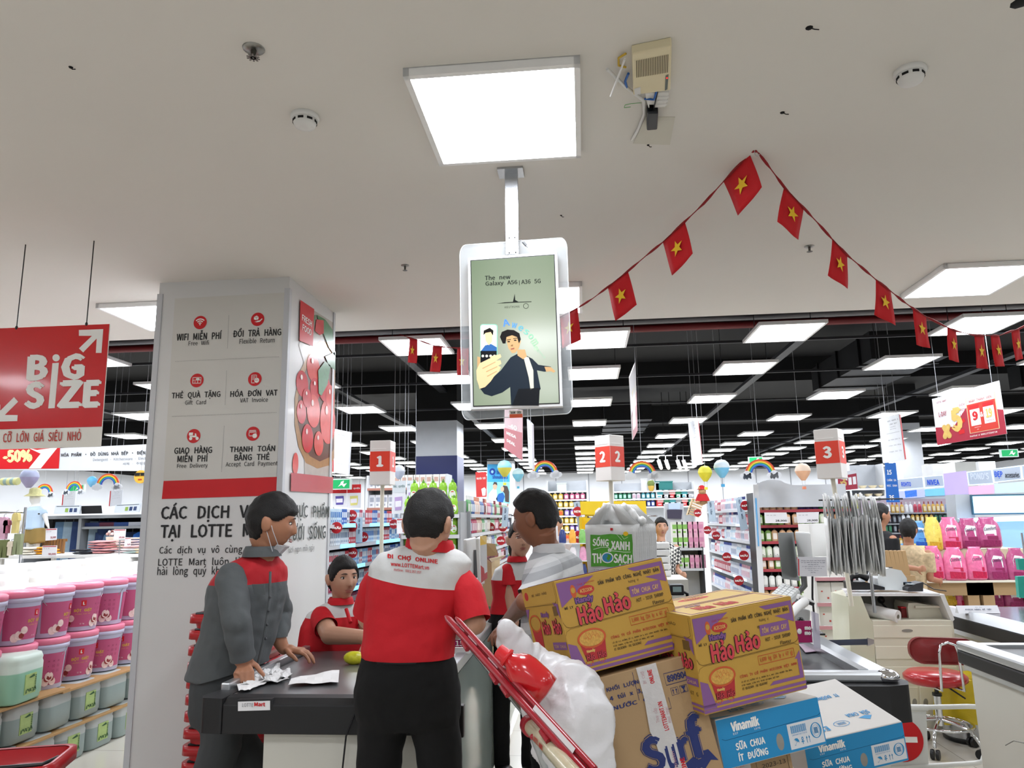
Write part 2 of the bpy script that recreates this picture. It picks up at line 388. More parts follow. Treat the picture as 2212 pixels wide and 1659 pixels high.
for pts, r, m_, nm, lb in (
    (((1311,138,.02),(1345,172,.02),(1390,210,.015),(1392,240,.01),(1378,275,.01),(1365,300,.004)), .006, WHITE, 'cable_sleeve', 'white plastic cable sleeve bent across the ceiling below the router box'),
    (((1349,110,.03),(1333,148,.04),(1318,182,.05)), .004, WHITE, 'antenna', 'white rod antenna beside the router box'),
    (((1357,148,.02),(1350,165,.02),(1353,178,.02)), .005, mat('blue_cable', '#1f5fae', .4), 'network_cable', 'blue network cable loop left of the router box'),
    (((1418,185,.02),(1412,200,.03),(1392,206,.015)), .004, mat('blue_cable', '#1f5fae', .4), 'network_cable', 'blue network cable under the router box'),
    (((1420,187,.02),(1414,208,.03),(1411,226,.02)), .003, BLKP, 'power_cable', 'black power cable from router box to black adapter'),
    (((1385,217,.01),(1362,219,.01),(1350,222,.01),(1348,228,.01),(1362,226,.01)), .0012, mat('green_fibre', '#4f9a4c', .5), 'fibre_cable', 'thin green fibre cable coiled left of the white sleeve'),
    (((1352,110,.01),(1336,120,.01),(1336,136,.01),(1352,140,.01)), .004, mat('yellow_fibre', '#c9a83a', .5), 'fibre_cable', 'coiled yellow fibre cable behind the router box')):
    pp = lc(*pts); fine = []
    for i in range(len(pp)-1): fine += [pp[i].lerp(pp[i+1], t/4) for t in range(4)]
    fine.append(pp[-1]); wob(nm, MB().tube(fine, r,8), m_, lb, 'cable' if nm != 'antenna' else 'antenna', loc=pp[0])
ad = thing('power_adapter', 'black plug-in power adapter hanging under the router box', 'adapter', Z2(1408,243))
ap = [Z2(1397,224), Z2(1421,224), Z2(1419,262), Z2(1396,264)]
kids('adapter_body', MB().slab(ap,(0,0,-1), .04), mat('adapter_black', '#0d1218', .3), ad, bevel=.006)
kids('adapter_plug', MB().slab([Z2(1402,216), Z2(1414,216), Z2(1414,225), Z2(1402,225)],(0,0,-1), .02), BLKP, ad)
wob('ceiling_patch', MB().slab([Z2(1394,252), Z2(1458,252), Z2(1447,312), Z2(1368,309)],(0,0,-1), .003), mat('patch_cream', '#cfccc0', .7), 'pale cream rectangular patch on the ceiling below the router', 'cover plate')
sk = thing('junction_box', 'small white louvred junction box half behind the black adapter', 'junction box', Z2(1425,205))
kids('box_body', MB().slab([Z2(1392,191), Z2(1445,190), Z2(1437,222), Z2(1400,224)],(0,0,-1), .02), WHITE, sk, bevel=.003)
for i in range(3):
    kids('louvre', MB().slab([Z2(1420,198+i*8), Z2(1444-i*2,197+i*8), Z2(1444-i*2,200+i*8), Z2(1420,201+i*8)],(0,0,-1), .024), WHITE, sk)

# ------------------------------------------------------------------ printed pillar
PX0, PX1, PYF, PYB = -2.81,-1.9,4.57,5.47
pil = struct('pillar', MB().box(PX0, PYF, 0, PX1, PYB, 3.2), mat('pillar_white', '#d3d4d4', .35, var=.02, scale=3, coat=.2))
CORN = M('#c3c6cb', .35)
struct('trim_30', MB().box(PX1-.03, PYF-.008,0, PX1+.008, PYF, 3.12).box(PX1, PYF, 0, PX1+.008, PYF+.03,3.12), CORN, pil)
struct('trim_31', MB().box(PX0-.008, PYF-.008,0, PX0+.03, PYF, 3.12), CORN, pil)
struct('trim_32', MB().box(PX1, PYB-.03,0, PX1+.008, PYB+.008,3.2), CORN, pil)
struct('baseboard_pillar', MB().box(PX0-.012, PYF-.012,0, PX1+.012, PYF, .1).box(PX1, PYF, 0, PX1+.012, PYB, .1), M('#b9bcc0'), pil)
ff = frame((0, PYF-.001,0),(1,0,0),(0,0,1))      # local x = world X, y = world Z, facing the camera
def fp(px, py): q = P(px, py, PYF); return (q.x, q.z)
pg = poly2([fp(*c) for c in ((378,645),(617,632),(598,1030),(353,1040))], ff, mat('poster_grey', '#cdccc7', .35, var=.01), pil, 'poster_panel', lift=.001)
poly2([fp(*c) for c in ((354,1039),(604,1030),(602,1070),(350,1078))], ff, RED, pil, 'red_band', lift=.002)
def ft(s, px, py, wpx, hpx, m_=INK, bold=.012, **k):
    a = fp(px, py); l = fp(px-wpx/2, py); r = fp(px+wpx/2, py); u = fp(px, py-hpx/2); d = fp(px, py+hpx/2)
    return text(s, ff @ Matrix.Translation((a[0], a[1],0)), r[0]-l[0], u[1]-d[1], m_, pil, bold=bold, lift=.003, **k)
for s, x, y, w_, h_, b_ in (('WIFI MIỄN PHÍ', 431,724,97,21,.02),('Free Wifi', 430,741,44,10,.004),('ĐỔI TRẢ HÀNG', 556,717,104,20,.02),('Flexible Return', 556,736,76,11,.004),
    ('THẺ QUÀ TẶNG', 424,853,105,20,.02),('Gift Card', 423,869,45,10,.004),('HÓA ĐƠN VAT', 549,848,102,17,.02),('VAT Invoice', 549,864,60,10,.004),
    ('GIAO HÀNG', 418,971,82,18,.02),('MIỄN PHÍ', 417,988,66,20,.02),('Free Delivery', 416,1007,66,12,.004),('THANH TOÁN', 546,968,98,16,.02),('BẰNG THẺ', 545,985,76,19,.02),
    ('Accept Card Payment', 544,1003,112,13,.004),('CÁC DỊCH VỤ', 452,1106,208,44,.018),('TẠI LOTTE MART', 474,1150,256,37,.018),
    ('Các dịch vụ vô cùng tiện ích', 471,1188,254,22,.006),('LOTTE Mart luôn làm', 440,1212,196,18,.006),('hài lòng quý khách hàng', 446,1234,212,25,.006)):
    ft(s, x, y, w_, h_, bold=b_)
def icon(px, py, shapes, txt=None):
    a = fp(px, py); mw = ff @ Matrix.Translation((a[0], a[1],0)) @ Matrix.Scale(.046,4)
    poly2(circ(0,0,1,28), mw, RED, pil, 'icon_disc', lift=.06)
    poly2(shapes, mw, INKW, pil, 'icon_symbol', lift=.09)
    if txt: text(txt, mw @ Matrix.Translation((.3,-.2,0)), .5,.2, RED, pil, lift=.12)
R_ = lambda a: a*PI/180
icon(433,697, [arc(0,-.35,.95,.16, R_(45), R_(135)), arc(0,-.35,.65,.16, R_(45), R_(135)), arc(0,-.35,.36,.16, R_(45), R_(135)), circ(0,-.32,.1,10)])
icon(557,690, [[(-.55,0),(-.2,-.15),(-.2,.25),(-.55,.35)],[(-.17,-.15),(.15,0),(.15,.35),(-.17,.25)],[(-.5,.4),(-.15,.55),(.1,.4),(-.2,.3)],[(-.45,-.35),(-.1,-.45),(.35,-.4),(.75,0),(.65,.1),(.3,-.2),(.05,-.2),(-.1,-.3)]])
icon(426,822, [rect(-.65,.38,.65,.46), rect(-.65,-.46,.65,-.38), rect(-.65,-.46,-.57,.46), rect(.57,-.46,.65,.46), rect(.1,-.46,.18,.46), rect(-.65,0,.65,.08), circ(0,.2,.13,10), circ(.28,.2,.13,10), rect(-.45,-.25,-.1,-.19)])
icon(551,819, [rect(-.5,-.6,-.42,.6), rect(-.5,.52,.3,.6), rect(.22,0,.3,.6), rect(-.5,-.6,0,-.52), rect(-.35,.3,.1,.37), rect(-.35,.1,.1,.17), rect(-.35,-.1,.0,-.03), circ(.3,-.2,.36,16)], 'VAT')
icon(419,942, [circ(-.4,-.35,.24,14), circ(.55,-.35,.24,14), rect(-.7,.1,-.1,.5),[(-.6,-.1),(.1,-.2),(.5,-.2),(.35,.35),(.15,.35),(.2,.05),(-.6,.05)]])
icon(547,937, [rect(-.6,.4,.5,.5), rect(-.6,-.35,0,-.25), rect(-.6,-.35,-.52,.5), rect(.42,0,.5,.5), rect(-.6,.18,.5,.3), circ(.28,-.3,.34,16)])
dots = []
def dline(x0, y0, x1, y1, n):
    for i in range(n):
        t_ = i/(n-1); a = fp(x0+(x1-x0)*t_, y0+(y1-y0)*t_); dots.append(circ(a[0], a[1], .0022,6))
dline(495,682,492,752,26); dline(490,802,487,874,26); dline(485,921,479,1018,34)
dline(380,781,602,771,70); dline(373,900,597,891,70)
mb = MB(); [mb.add([(x, y, .003) for x, y in d],[tuple(range(len(d)))]) for d in dots]
ob('dotted_rule', mb, INKG, pil, mw=ff, kind='stuff')
# side face: fresh food picture
sf = frame((PX1+.001,0,0),(0,1,0),(0,0,1))
def sp(px, py): q = PX(px, py, PX1); return (q.y, q.z)
poly2([sp(*c) for c in ((677,670),(724,700),(717,1032),(657,1024),(655,780),(645,745))], sf, mat('poster_wood', '#b5b0a8', .25, var=.12, scale=14), pil, 'food_photo', lift=.001)
bowl = [sp(*c) for c in ((690,735),(668,760),(648,800),(636,860),(636,920),(644,965),(660,1000),(685,1012),(712,1005),(721,990),(724,760),(710,740))]
poly2(bowl, sf, mat('bowl_tan', '#a37c4d', .3, var=.2, scale=25), pil, 'bowl_print', lift=.0016)
bowl2 = [sp(*c) for c in ((692,750),(672,772),(655,810),(643,860),(643,915),(652,955),(668,985),(690,997),(710,988),(720,970),(722,780),(708,752))]
poly2(bowl2, sf, mat('bowl_brown', '#5a3a28', .3, var=.25, scale=25), pil, 'bowl_inside_print', lift=.002)
TOM = mat('tomato_print', '#c22a30', .22, var=.25, scale=12); TOM2 = mat('tomato_print_light', '#d4524a', .22, var=.25, scale=12)
toms = []
for (x, y, rx, ry, k) in ((652,829,13,30,0),(676,795,14,32,1),(680,840,11,25,0),(650,890,10,27,0),(676,888,14,38,1),(707,910,16,52,1),(663,947,12,33,0),(687,958,10,28,1),(662,860,10,22,0),(700,840,14,30,0),(712,860,9,30,1)):
    a = sp(x, y); b1 = sp(x+rx, y); b2 = sp(x, y-ry*.95)
    poly2(circ(a[0], a[1], abs(b1[0]-a[0]),20, ry=abs(b2[1]-a[1])), sf,(TOM, TOM2)[k], pil, 'tomato_print', lift=.003+.0003*len(toms)); toms.append(1)
    poly2(circ(a[0]-.25*abs(b1[0]-a[0]), a[1]+.45*abs(b2[1]-a[1]), abs(b1[0]-a[0])*.18,10, ry=abs(b2[1]-a[1])*.2), sf, M('#f0d8d4', .3), pil, 'tomato_shine_print', lift=.0075)
LEAF = mat('leaf_print', '#3f7a4a', .3, var=.35, scale=30)
for pts in (((686,850),(685,800),(700,780),(712,790),(705,830),(692,855)),((682,680),(700,690),(716,712),(722,770),(708,750),(690,705)),((700,770),(722,760),(722,800),(708,790)),((648,690),(680,680),(676,700))):
    poly2([sp(*c) for c in pts], sf, LEAF, pil, 'leaf_print', lift=.0078)
poly2([sp(*c) for c in ((681,690),(697,692),(697,720),(688,724),(678,715))], sf, TOM, pil, 'tomato_print', lift=.0079)
a = sp(637,1002); poly2([c for c in circ(a[0], a[1], .05,20, ry=.075)], sf, TOM2, pil, 'tomato_print', lift=.0035)
poly2([sp(*c) for c in ((646,648),(676,668),(673,748),(644,736))], sf, RED, pil, 'red_panel', lift=.009)
poly2([sp(*c) for c in ((626,1021),(717,1031),(716,1066),(625,1061))], sf, mat('faded_red', '#b8474f', .3), pil, 'red_band', lift=.009)
def st(s, x, y, w_, h_, m_=INK, bold=.01, **k):
    a = sp(x, y); l = sp(x-w_/2, y); r = sp(x+w_/2, y); u = sp(x, y-h_/2); d = sp(x, y+h_/2)
    text(s, sf @ Matrix.Translation((a[0], a[1],0)), r[0]-l[0], u[1]-d[1], m_, pil, bold=bold, lift=.0105, **k)
st('FRESH', 660,693,22,14, INKW, .02); st('FOOD', 660,713,20,14, INKW, .02)
DG = M('#2b3538', .4)
st('THỰC PHẨM', 667,1104,88,42, DG, .015); st('TƯƠI SỐNG', 662,1146,82,40, DG, .015); st('Tươi ngon mỗi ngày', 648,1186,58,18, DG, .0)

# ------------------------------------------------------------------ hanging screen
SY = 3.25
sc = thing('hanging_screen', 'lit advertising screen with phone advert on a steel pole from the ceiling', 'screen', (-.29, SY, 3.2))
def sv(px, py, dy=0): return P(px, py, SY+dy)
kids('mounting_plate', MB().box(-.35, SY-.05,3.19,-.23, SY+.05,3.2), STEEL, sc)
kids('pole', MB().slab([P(1090,362, SY), P(1118,361, SY), P(1121,549, SY), P(1092,550, SY)],(0,1,0), .025), STEEL, sc, bevel=.002)
for c in ((1100,514),(1112,513),(1100,546),(1114,545)): kids('bolt', MB().sphere(P(c[0], c[1], SY-.001), .0035,8,6), DGREY, sc)
ACR = mat('clear_acrylic', '#dfe6ea', .12, trans=0, alpha=.2, var=0)
cc = [sv(993,530,.03), sv(1224,513,.03), sv(1238,893,.03), sv(998,908,.03)]; qm = quadmap(cc)
outl = []
for x, y in rrect(1,1,.06,6): outl.append(qm(x+.5,.5-y))
kids('acrylic_sheet', MB().slab(outl,(0,1,0), .008), ACR, sc)
rim = MB().tube(outl, .0022,5, closed=True); kids('polished_edge', rim, mat('acrylic_edge', '#eef2f4', .1, alpha=.75), sc)
fr = [sv(1011,559), sv(1204,545), sv(1216,879), sv(1017,886)]; fm_ = quadmap([v-Vector((0,.0,0)) for v in fr])
kids('bezel', MB().slab([v-Vector((0,.012,0)) for v in fr],(0,1,0), .04), mat('screen_white', '#e9eaec', .3), sc, bevel=.003)
in_ = [fm_(.03,.018), fm_(.97,.018), fm_(.97,.982), fm_(.03,.982)]; sh = Vector((0,-.0135,0))
kids('screen_border', MB().quad(*[v+sh for v in in_]), BLKP, sc)
sg = bpy.data.materials.new('advert_backlit'); sg.use_nodes = True; nt = sg.node_tree; bb = nt.nodes['Principled BSDF']
tc = nt.nodes.new('ShaderNodeTexCoord'); gr = nt.nodes.new('ShaderNodeTexGradient'); mp = nt.nodes.new('ShaderNodeMapping'); gr.gradient_type = 'SPHERICAL'
mp.inputs['Location'].default_value = (-.15,0,1.6); mp.inputs['Scale'].default_value = (2.2,0,1.8)
cr = nt.nodes.new('ShaderNodeValToRGB'); cr.color_ramp.elements[0].color = (*lin('#8fa981'),1); cr.color_ramp.elements[1].color = (*lin('#e6f0d8'),1)
nt.links.new(tc.outputs['Object'], mp.inputs['Vector']); nt.links.new(mp.outputs[0], gr.inputs[0]); nt.links.new(gr.outputs[0], cr.inputs[0])
nt.links.new(cr.outputs[0], bb.inputs['Emission Color']); bb.inputs['Emission Strength'].default_value = .72; bb.inputs['Base Color'].default_value = (.02,.02,.02,1); bb.inputs['Roughness'].default_value = .15
sm_ = quadmap([v+Vector((0,-.0145,0)) for v in [fm_(.04,.024), fm_(.96,.024), fm_(.96,.976), fm_(.04,.976)]])
kids('display', MB().quad(sm_(0,0), sm_(1,0), sm_(1,1), sm_(0,1)), sg, sc)
def glow(name, c, e=.55): return mat(name, c, .3, var=0, emit=e, spec=.2)
# advert in display coordinates: pixel box of the advert is x 1017..1208, y 560..876
def dsp(px, py, lift=0):
    q = P(px, py, SY); t = Vector(q); t.y = SY-.0155-lift; d = (t-C0); return C0+ray(px, py)*((SY-.0155-lift)/ray(px, py).y)
def dpoly(pts, m_, name, lift=.0004): return kids(name, MB().add([dsp(x, y, lift) for x, y in pts],[tuple(range(len(pts)))[::-1]]), m_, sc)
def dtext(s, x, y, w_, h_, m_, bold=0, lift=.0012, rot=0, **k):
    o = dsp(x, y, lift); e = 8; mw = frame(o, dsp(x+e, y-e*.055, lift)-o, dsp(x, y-e, lift)-o)
    if rot: mw = mw @ Matrix.Rotation(math.radians(rot),4, 'Z')
    t = text(s, Matrix.Translation(-sc.location) @ mw, w_*SY/FP*1.02, h_*SY/FP*1.02, m_, sc, bold=bold, lift=0, **k); return t
gi = glow('advert_ink', '#101412', .0)
dtext('The new', 1075,599,57,11, gi, .015); dtext('Galaxy A56', 1083,612,71,13, gi, .015); dtext('|', 1122,611,1.2,11, gi); dtext('A36 5G', 1147,608,43,10, gi, .015)
dpoly([(1072,656),(1090,653),(1108,652),(1112,634),(1113,648),(1120,652),(1148,651),(1148,652.5),(1120,653.5),(1108,654),(1090,655)], gi, 'signature_print')
dtext('HIEUTHUHAI', 1106,663,33,5, gi,0); 
dpoly(arc(1136,661,6,1,0,6.2,16), gi, 'emblem_print')
for i,(ch, x, y, r_, sz, c) in enumerate((('A', 1093,697,10,16, '#4a78c8'),('w', 1111,703,-15,12, '#4d84b8'),('e', 1125,709,-28,12, '#5a98a8'),('s', 1137,717,-35,12, '#6fae9e'),('o', 1147,727,-45,12, '#84bd98'),('m', 1155,739,-60,14, '#95c69a'),('e', 1158,752,-75,11, '#a2cda0'))):
    dtext(ch, x, y, sz*.95, sz, glow('advert_'+c, c, .5), .02, rot=r_)
dtext('Intelligence', 1162,756,48,8, glow('advert_teal', '#8fb59a', .5),0, rot=-52)
SKN = glow('advert_skin', '#b89468', .55); SK2 = glow('advert_skin_light', '#d8b88c', .6); NAVY = glow('advert_jacket', '#1b2632', .25); JK = glow('advert_jacket_dark', '#0f1218', .12)
HR = glow('advert_hair', '#120f0e', .05); SH = glow('advert_shirt', '#c9c7b4', .6)
dpoly([(1103,772),(1118,764),(1133,766),(1150,775),(1163,788),(1190,792),(1192,801),(1176,803),(1160,800),(1168,840),(1164,846),(1158,876),(1104,876),(1102,836),(1085,848),(1062,856),(1046,851),(1036,838),(1060,820),(1082,800)], NAVY, 'jacket_print', .0008)
dpoly([(1130,768),(1142,772),(1152,800),(1153,838),(1146,842),(1142,815)], SH, 'undershirt_print', .001)
dpoly([(1120,840),(1166,838),(1164,876),(1106,876)], JK, 'trousers_print', .001)
dpoly([(1117,755),(1134,755),(1138,770),(1130,776),(1118,768)], SKN, 'neck_print', .0011)
dpoly([(1092,728),(1096,718),(1112,716),(1122,722),(1125,738),(1121,752),(1113,762),(1106,763),(1098,752)], SKN, 'face_print', .0012)
dpoly([(1086,742),(1080,728),(1084,717),(1096,712),(1110,713),(1122,720),(1125,733),(1121,742),(1117,728),(1106,724),(1094,728),(1092,742)], HR, 'hair_print', .0014)
for ex, ey in ((1099,738),(1113,735)): dpoly(circ(ex, ey,3.2,8, ry=1.3), HR, 'eye_print', .0016); dpoly([(ex-4.5, ey-4),(ex+4.5, ey-5.5),(ex+4.5, ey-4),(ex-4.5, ey-2.8)], HR, 'brow_print', .0016)
dpoly([(1104,745),(1108,744),(1108,748),(1103,748)], glow('advert_skin_dark', '#8a6844', .4), 'nose_print', .0016); dpoly([(1103,753),(1111,751),(1111,754),(1104,755.5)], glow('advert_lip', '#9a5a4a', .4), 'mouth_print', .0016)
dpoly([(1176,792),(1190,793),(1200,802),(1196,805),(1190,802),(1180,803)], SKN, 'hand_print', .0011)
dpoly(rrect(38,88,6,4,1056,744), glow('phone_green', '#7fb6a0', .3), 'phone_print', .0012); dpoly(rrect(35,84,5,4,1055.5,744), glow('phone_bg', '#dfe9d6', .7), 'phone_display_print', .0014)
dpoly([(1039,758),(1048,746),(1061,743),(1073,750),(1073,758)], glow('advert_denim', '#2f5f9a', .35), 'jacket_print', .0016)
dpoly([(1038,758),(1073,758),(1073,784),(1038,784)], JK, 'phone_menu_print', .0016); 
for i in range(4): dpoly(circ(1043+i*8.4,769,3,10), SH, 'phone_button_print', .0018)
dpoly([(1047,718),(1060,714),(1064,722),(1063,738),(1056,746),(1049,736)], SK2, 'face_print', .0018); dpoly([(1044,724),(1045,714),(1058,708),(1066,714),(1065,725),(1060,717),(1049,719)], HR, 'hair_print', .002)
dpoly([(1030,820),(1029,800),(1036,785),(1056,775),(1078,766),(1082,772),(1072,779),(1081,778),(1083,786),(1076,790),(1082,793),(1078,802),(1068,812),(1060,824),(1048,836),(1036,840),(1034,832)], SK2, 'hand_print', .002)
for a0, a1 in (((1042,795),(1070,781)),((1050,802),(1074,791)),((1052,812),(1073,801))):
    dpoly([a0, a1,(a1[0]+.5, a1[1]+1.6),(a0[0]+.5, a0[1]+2)], SKN, 'finger_line_print', .0022)
dpoly([(1058,770),(1081,765),(1083,771),(1062,778)], SK2, 'thumb_print', .0022)
dpoly([(1031,770),(1038,772),(1037,792),(1031,800)], SKN, 'finger_print', .0019)
# sticker on acrylic and usb plug
st_ = thing('price_sticker', 'small white and orange sticker on the lower edge of the acrylic sheet', 'sticker', P(1114,893, SY+.02))
kids('sticker_sheet', MB().slab([P(*c, SY+.022) for c in ((1100,887),(1128,887),(1129,902),(1101,903))],(0,-1,0), .001), M('#e8e4da'), st_)
kids('orange_strip', MB().slab([P(*c, SY+.0205) for c in ((1100.5,895),(1128.5,894),(1129,902),(1101,903))],(0,-1,0), .001), M('#d8572c'), st_)
text('NAM ƠƠI', Matrix.Translation(-st_.location) @ frame(P(1114,891, SY+.0195),(1,0,0),(0,0,1)), .045,.011, INK, st_, bold=.02)
ul = thing('usb_plug', 'grey cable plug poking out above the acrylic sheet right of the pole', 'plug', P(1130,524, SY-.01))
kids('cord', MB().tube([P(1120,520, SY), P(1127,519, SY-.01), P(1131,524, SY-.012)], .002,6), M('#8a8a8a'), ul)
kids('plug_body', MB().tube([P(1130,523, SY-.012), P(1137,531, SY-.012)], .006,8), M('#5c5e60'), ul)
kids('plug_tip', MB().tube([P(1137,531, SY-.012), P(1141,534, SY-.012)], .004,8), STEEL, ul)
# ------------------------------------------------------------------ flag garlands
HK = PZ(1630,325,3.2); LE = PZ(863,722,3.2)
def ydep(px, side):
    if side == 'L': return LE.y+(HK.y-LE.y)*(px-863)/(1630-863)
    return HK.y+(px-1630)/(2212-1630)*1.6
def star(qm, cx, cy, r, tilt=0):
    pts = []
    for k in range(10):
        a = PI/2+k*PI/5; rr = r if k % 2 == 0 else r*.4
        pts.append(qm(cx+rr*math.cos(a)*.8, cy-rr*math.sin(a)*.62))
    return pts
def flag(c, side, label, grp):
    yl, yr = ydep(c[0][0], side), ydep(c[1][0], side)
    q = [P(*c[0], yl), P(*c[1], yr), P(*c[2], yr+.03), P(*c[3], yl+.03)]
    qm = quadmap(q); n = (q[1]-q[0]).cross(q[3]-q[0]).normalized()
    if n.y > 0: n = -n
    t = thing('flag', label, 'flag', (q[0]+q[1])/2, group=grp)
    mb = MB(); NX, NY = 5,7; h = lambda u, v: math.sin(u*5+v*3+c[0][0])*.006*v
    vs = [qm(u/NX, v/NY)+n*h(u/NX, v/NY) for v in range(NY+1) for u in range(NX+1)]
    fs = [(j*(NX+1)+i, j*(NX+1)+i+1,(j+1)*(NX+1)+i+1,(j+1)*(NX+1)+i) for j in range(NY) for i in range(NX)]
    mb.add(vs, fs,0, True); o = kids('cloth', mb, DRED, t)
    sd = o.modifiers.new('thickness', 'SOLIDIFY'); sd.thickness = .0015; sd.offset = 0
    sp_ = star(qm, .5,.48,.34); ctr = qm(.5,.48)
    m2 = MB()
    for s_ in (1,-1):
        vv = [ctr+n*(.0085*s_)]+[p+n*(.0085*s_) for p in sp_]
        m2.add(vv, [(0,1+k,1+(k+1) % 10) for k in range(10)])
    kids('star', m2, YEL, t)
    hem = MB().tube([q[0],(q[0]+q[1])/2, q[1]], .0035,6); kids('hem', hem, mat('flag_hem', '#7a0d14', .8), t)
GL, GR = 'flags on the left branch of the garland', 'flags on the right branch of the garland'
lf = [((1563,392),(1619,332),(1646,404),(1596,465),'largest red flag with yellow star, first left of the ceiling hook'),
 ((1432,523),(1479,479),(1498,547),(1453,595),'red flag with yellow star, second left of the ceiling hook'),
 ((1313,620),(1356,586),(1377,658),(1330,693),'red flag with yellow star, third left of the ceiling hook'),
 ((1210,685),(1248,665),(1254,734),(1215,753),'red flag half behind the right acrylic edge of the screen'),
 ((988,752),(1012,752),(1012,811),(986,811),'red flag with yellow star just left of the hanging screen'),
 ((935,746),(955,749),(951,804),(930,803),'small red flag in front of a LED panel, middle of the three left of the screen'),
 ((885,730),(902,734),(901,785),(882,783),'small red flag farthest left, near the ceiling edge')]
for *c, lb in lf: flag(c, 'L', lb, GL)
rf = [((1694,404),(1736,449),(1726,518),(1678,479),'red flag with yellow star, first right of the ceiling hook'),
 ((1798,517),(1830,551),(1830,624),(1790,595),'red flag with yellow star, second right of the ceiling hook'),
 ((1892,604),(1924,629),(1933,703),(1890,680),'red flag third right of the ceiling hook, crossing the white ceiling edge'),
 ((1972,666),(2000,684),(2008,752),(1978,745),'red flag with yellow star, fourth right of the hook, against the black roof'),
 ((2046,707),(2065,715),(2073,783),(2049,777),'red flag with yellow star, left of the pair that hangs lowest'),
 ((2105,724),(2125,726),(2133,797),(2109,795),'red flag at the lowest point of the garland, left one of the pair'),
 ((2140,725),(2158,725),(2172,791),(2149,792),'red flag at the lowest point of the garland, right one of the pair'),
 ((2185,715),(2202,710),(2210,775),(2192,780),'red flag with yellow star at the right edge of the photo')]
for *c, lb in rf: flag(c, 'R', lb, GR)
def ribbon(pts, side, label, r=.0045):
    pp = [P(x, y, ydep(x, side)) for x, y in pts]; rs = []
    fine = []
    for i in range(len(pp)-1):
        for t_ in range(3): fine.append(pp[i].lerp(pp[i+1], t_/3)); rs.append(r*(1.6 if (i*3+t_) % 4 < 2 else .6))
    fine.append(pp[-1]); rs.append(r*.5)
    mb = MB().tube(fine, r,6, rs=rs); return wob('garland_ribbon', mb, mat('ribbon_red', '#8e1018', .7), label, 'ribbon', loc=fine[0])
ribbon([(1630,325),(1619,332),(1563,392),(1520,440),(1479,479),(1432,523),(1395,553),(1356,586),(1313,620),(1280,645),(1248,665),(1210,685),(1120,735),(1050,753),(1012,752),(988,752),(955,749),(935,746),(902,734),(885,730),(863,722)], 'L', 'dark red ribbon of the garland running left from the ceiling hook behind the screen')
ribbon([(1630,325),(1638,330),(1665,365),(1694,404),(1736,449),(1765,480),(1798,517),(1830,551),(1862,578),(1892,604),(1924,629),(1950,650),(1972,666),(2000,684),(2046,707),(2065,715),(2105,724),(2140,725),(2158,725),(2185,715),(2202,710),(2240,692)], 'R', 'dark red ribbon of the garland running right from the ceiling hook')
wob('ceiling_hook', MB().tube([HK+Vector((0,0,0)), HK+Vector((0,0,-.02)), HK+Vector((.01,0,-.03)), HK+Vector((.02,0,-.02))], .002,6), STEEL, 'small steel hook on the ceiling at the peak of the flag garland', 'hook', loc=HK)

# ------------------------------------------------------------------ hanging signs
def board_thing(name, label, c, Y, m_, th=.006, group=None, cat='sign', edge=None):
    """c: four image corners tl tr br bl with their depth (x, y, Y)"""
    q = [P(a, b_, yy) for a, b_, yy in c]; n = (q[1]-q[0]).cross(q[3]-q[0]).normalized()
    if n.dot(q[0]-C0) < 0: n = -n
    o = (q[0]+q[1]+q[2]+q[3])/4; t = thing(name, label, cat, o, group=group)
    kids('board', MB().slab(q, n, th), m_, t)
    qm = quadmap([v-n*.0012 for v in q]); return t, qm, n
def bpoly(t, qm, n, uv, m_, name='print_area', k=0): return kids(name, MB().add([qm(u, v)-n*(.0006*k) for u, v in uv],[tuple(range(len(uv)))]), m_, t)
def btext(t, qm, n, s, u0, v0, u1, v1, m_, bold=0, k=1, name='lettering', **kw):
    """lettering mapped bilinearly into the board's uv box"""
    me0 = text_mesh(s, bold, **kw); c_ = np.empty(len(me0.vertices)*3); me0.vertices.foreach_get('co', c_); c_ = c_.reshape(-1,3)
    lo, hi = c_.min(0), c_.max(0)
    for i, v in enumerate(me0.vertices):
        a = (c_[i][0]-lo[0])/(hi[0]-lo[0]); b_ = (c_[i][1]-lo[1])/(hi[1]-lo[1])
        v.co = qm(u0+(u1-u0)*a, v1+(v0-v1)*b_)-n*(.0008*k+.00012*c_[i][2])-t.location
    me0.materials.clear(); me0.materials.append(m_); return mk(name, me0, t)
BY = 3.8
t, qm, n = board_thing('big_size_sign', 'large red hanging sign with white arrows and big white words', [(-40,711, BY),(237,700, BY),(217,965, BY),(-55,972, BY)], BY, M('#e9e6de', .3, coat=.3))
sgx = lambda x, y: ((x+48+(y-835)*.06)/279+.0,(y-705.5-(100-x)*.03)/267)
def g(*pts):    # pixel points on the sign to uv by inverting the quad roughly
    out = []
    for x, y in pts:
        v = (y-(706-(x-98)*.04))/266.; u0 = -40-15*v; u1 = 237-20*v; out.append(((x-u0)/(u1-u0), v))
    return out
bpoly(t, qm, n, [(0,0),(1,0),(1,.84),(0,.84)], mat('sign_red_gloss', '#cf151d', .22, var=.06, coat=.4), 'red_field', 1)
bpoly(t, qm, n, g((172,714),(224,712),(220,765),(208,765),(210,733),(181,764),(172,755),(200,727),(172,727)), INKW, 'arrow', 3)
bpoly(t, qm, n, g((-15,880),(2,880),(2,893),(32,863),(41,873),(12,902),(40,902),(39,915),(-15,917)), INKW, 'arrow', 3)
def bt(s, x0, y0, x1, y1, m_=INKW, bold=.03, **k):
    a, = g((x0, y0)); b_, = g((x1, y1)); btext(t, qm, n, s, a[0], a[1], b_[0], b_[1], m_, bold,4, **k)
bt('B', 62,770,105,826, bold=.045); bt('G', 136,767,183,824, bold=.045)
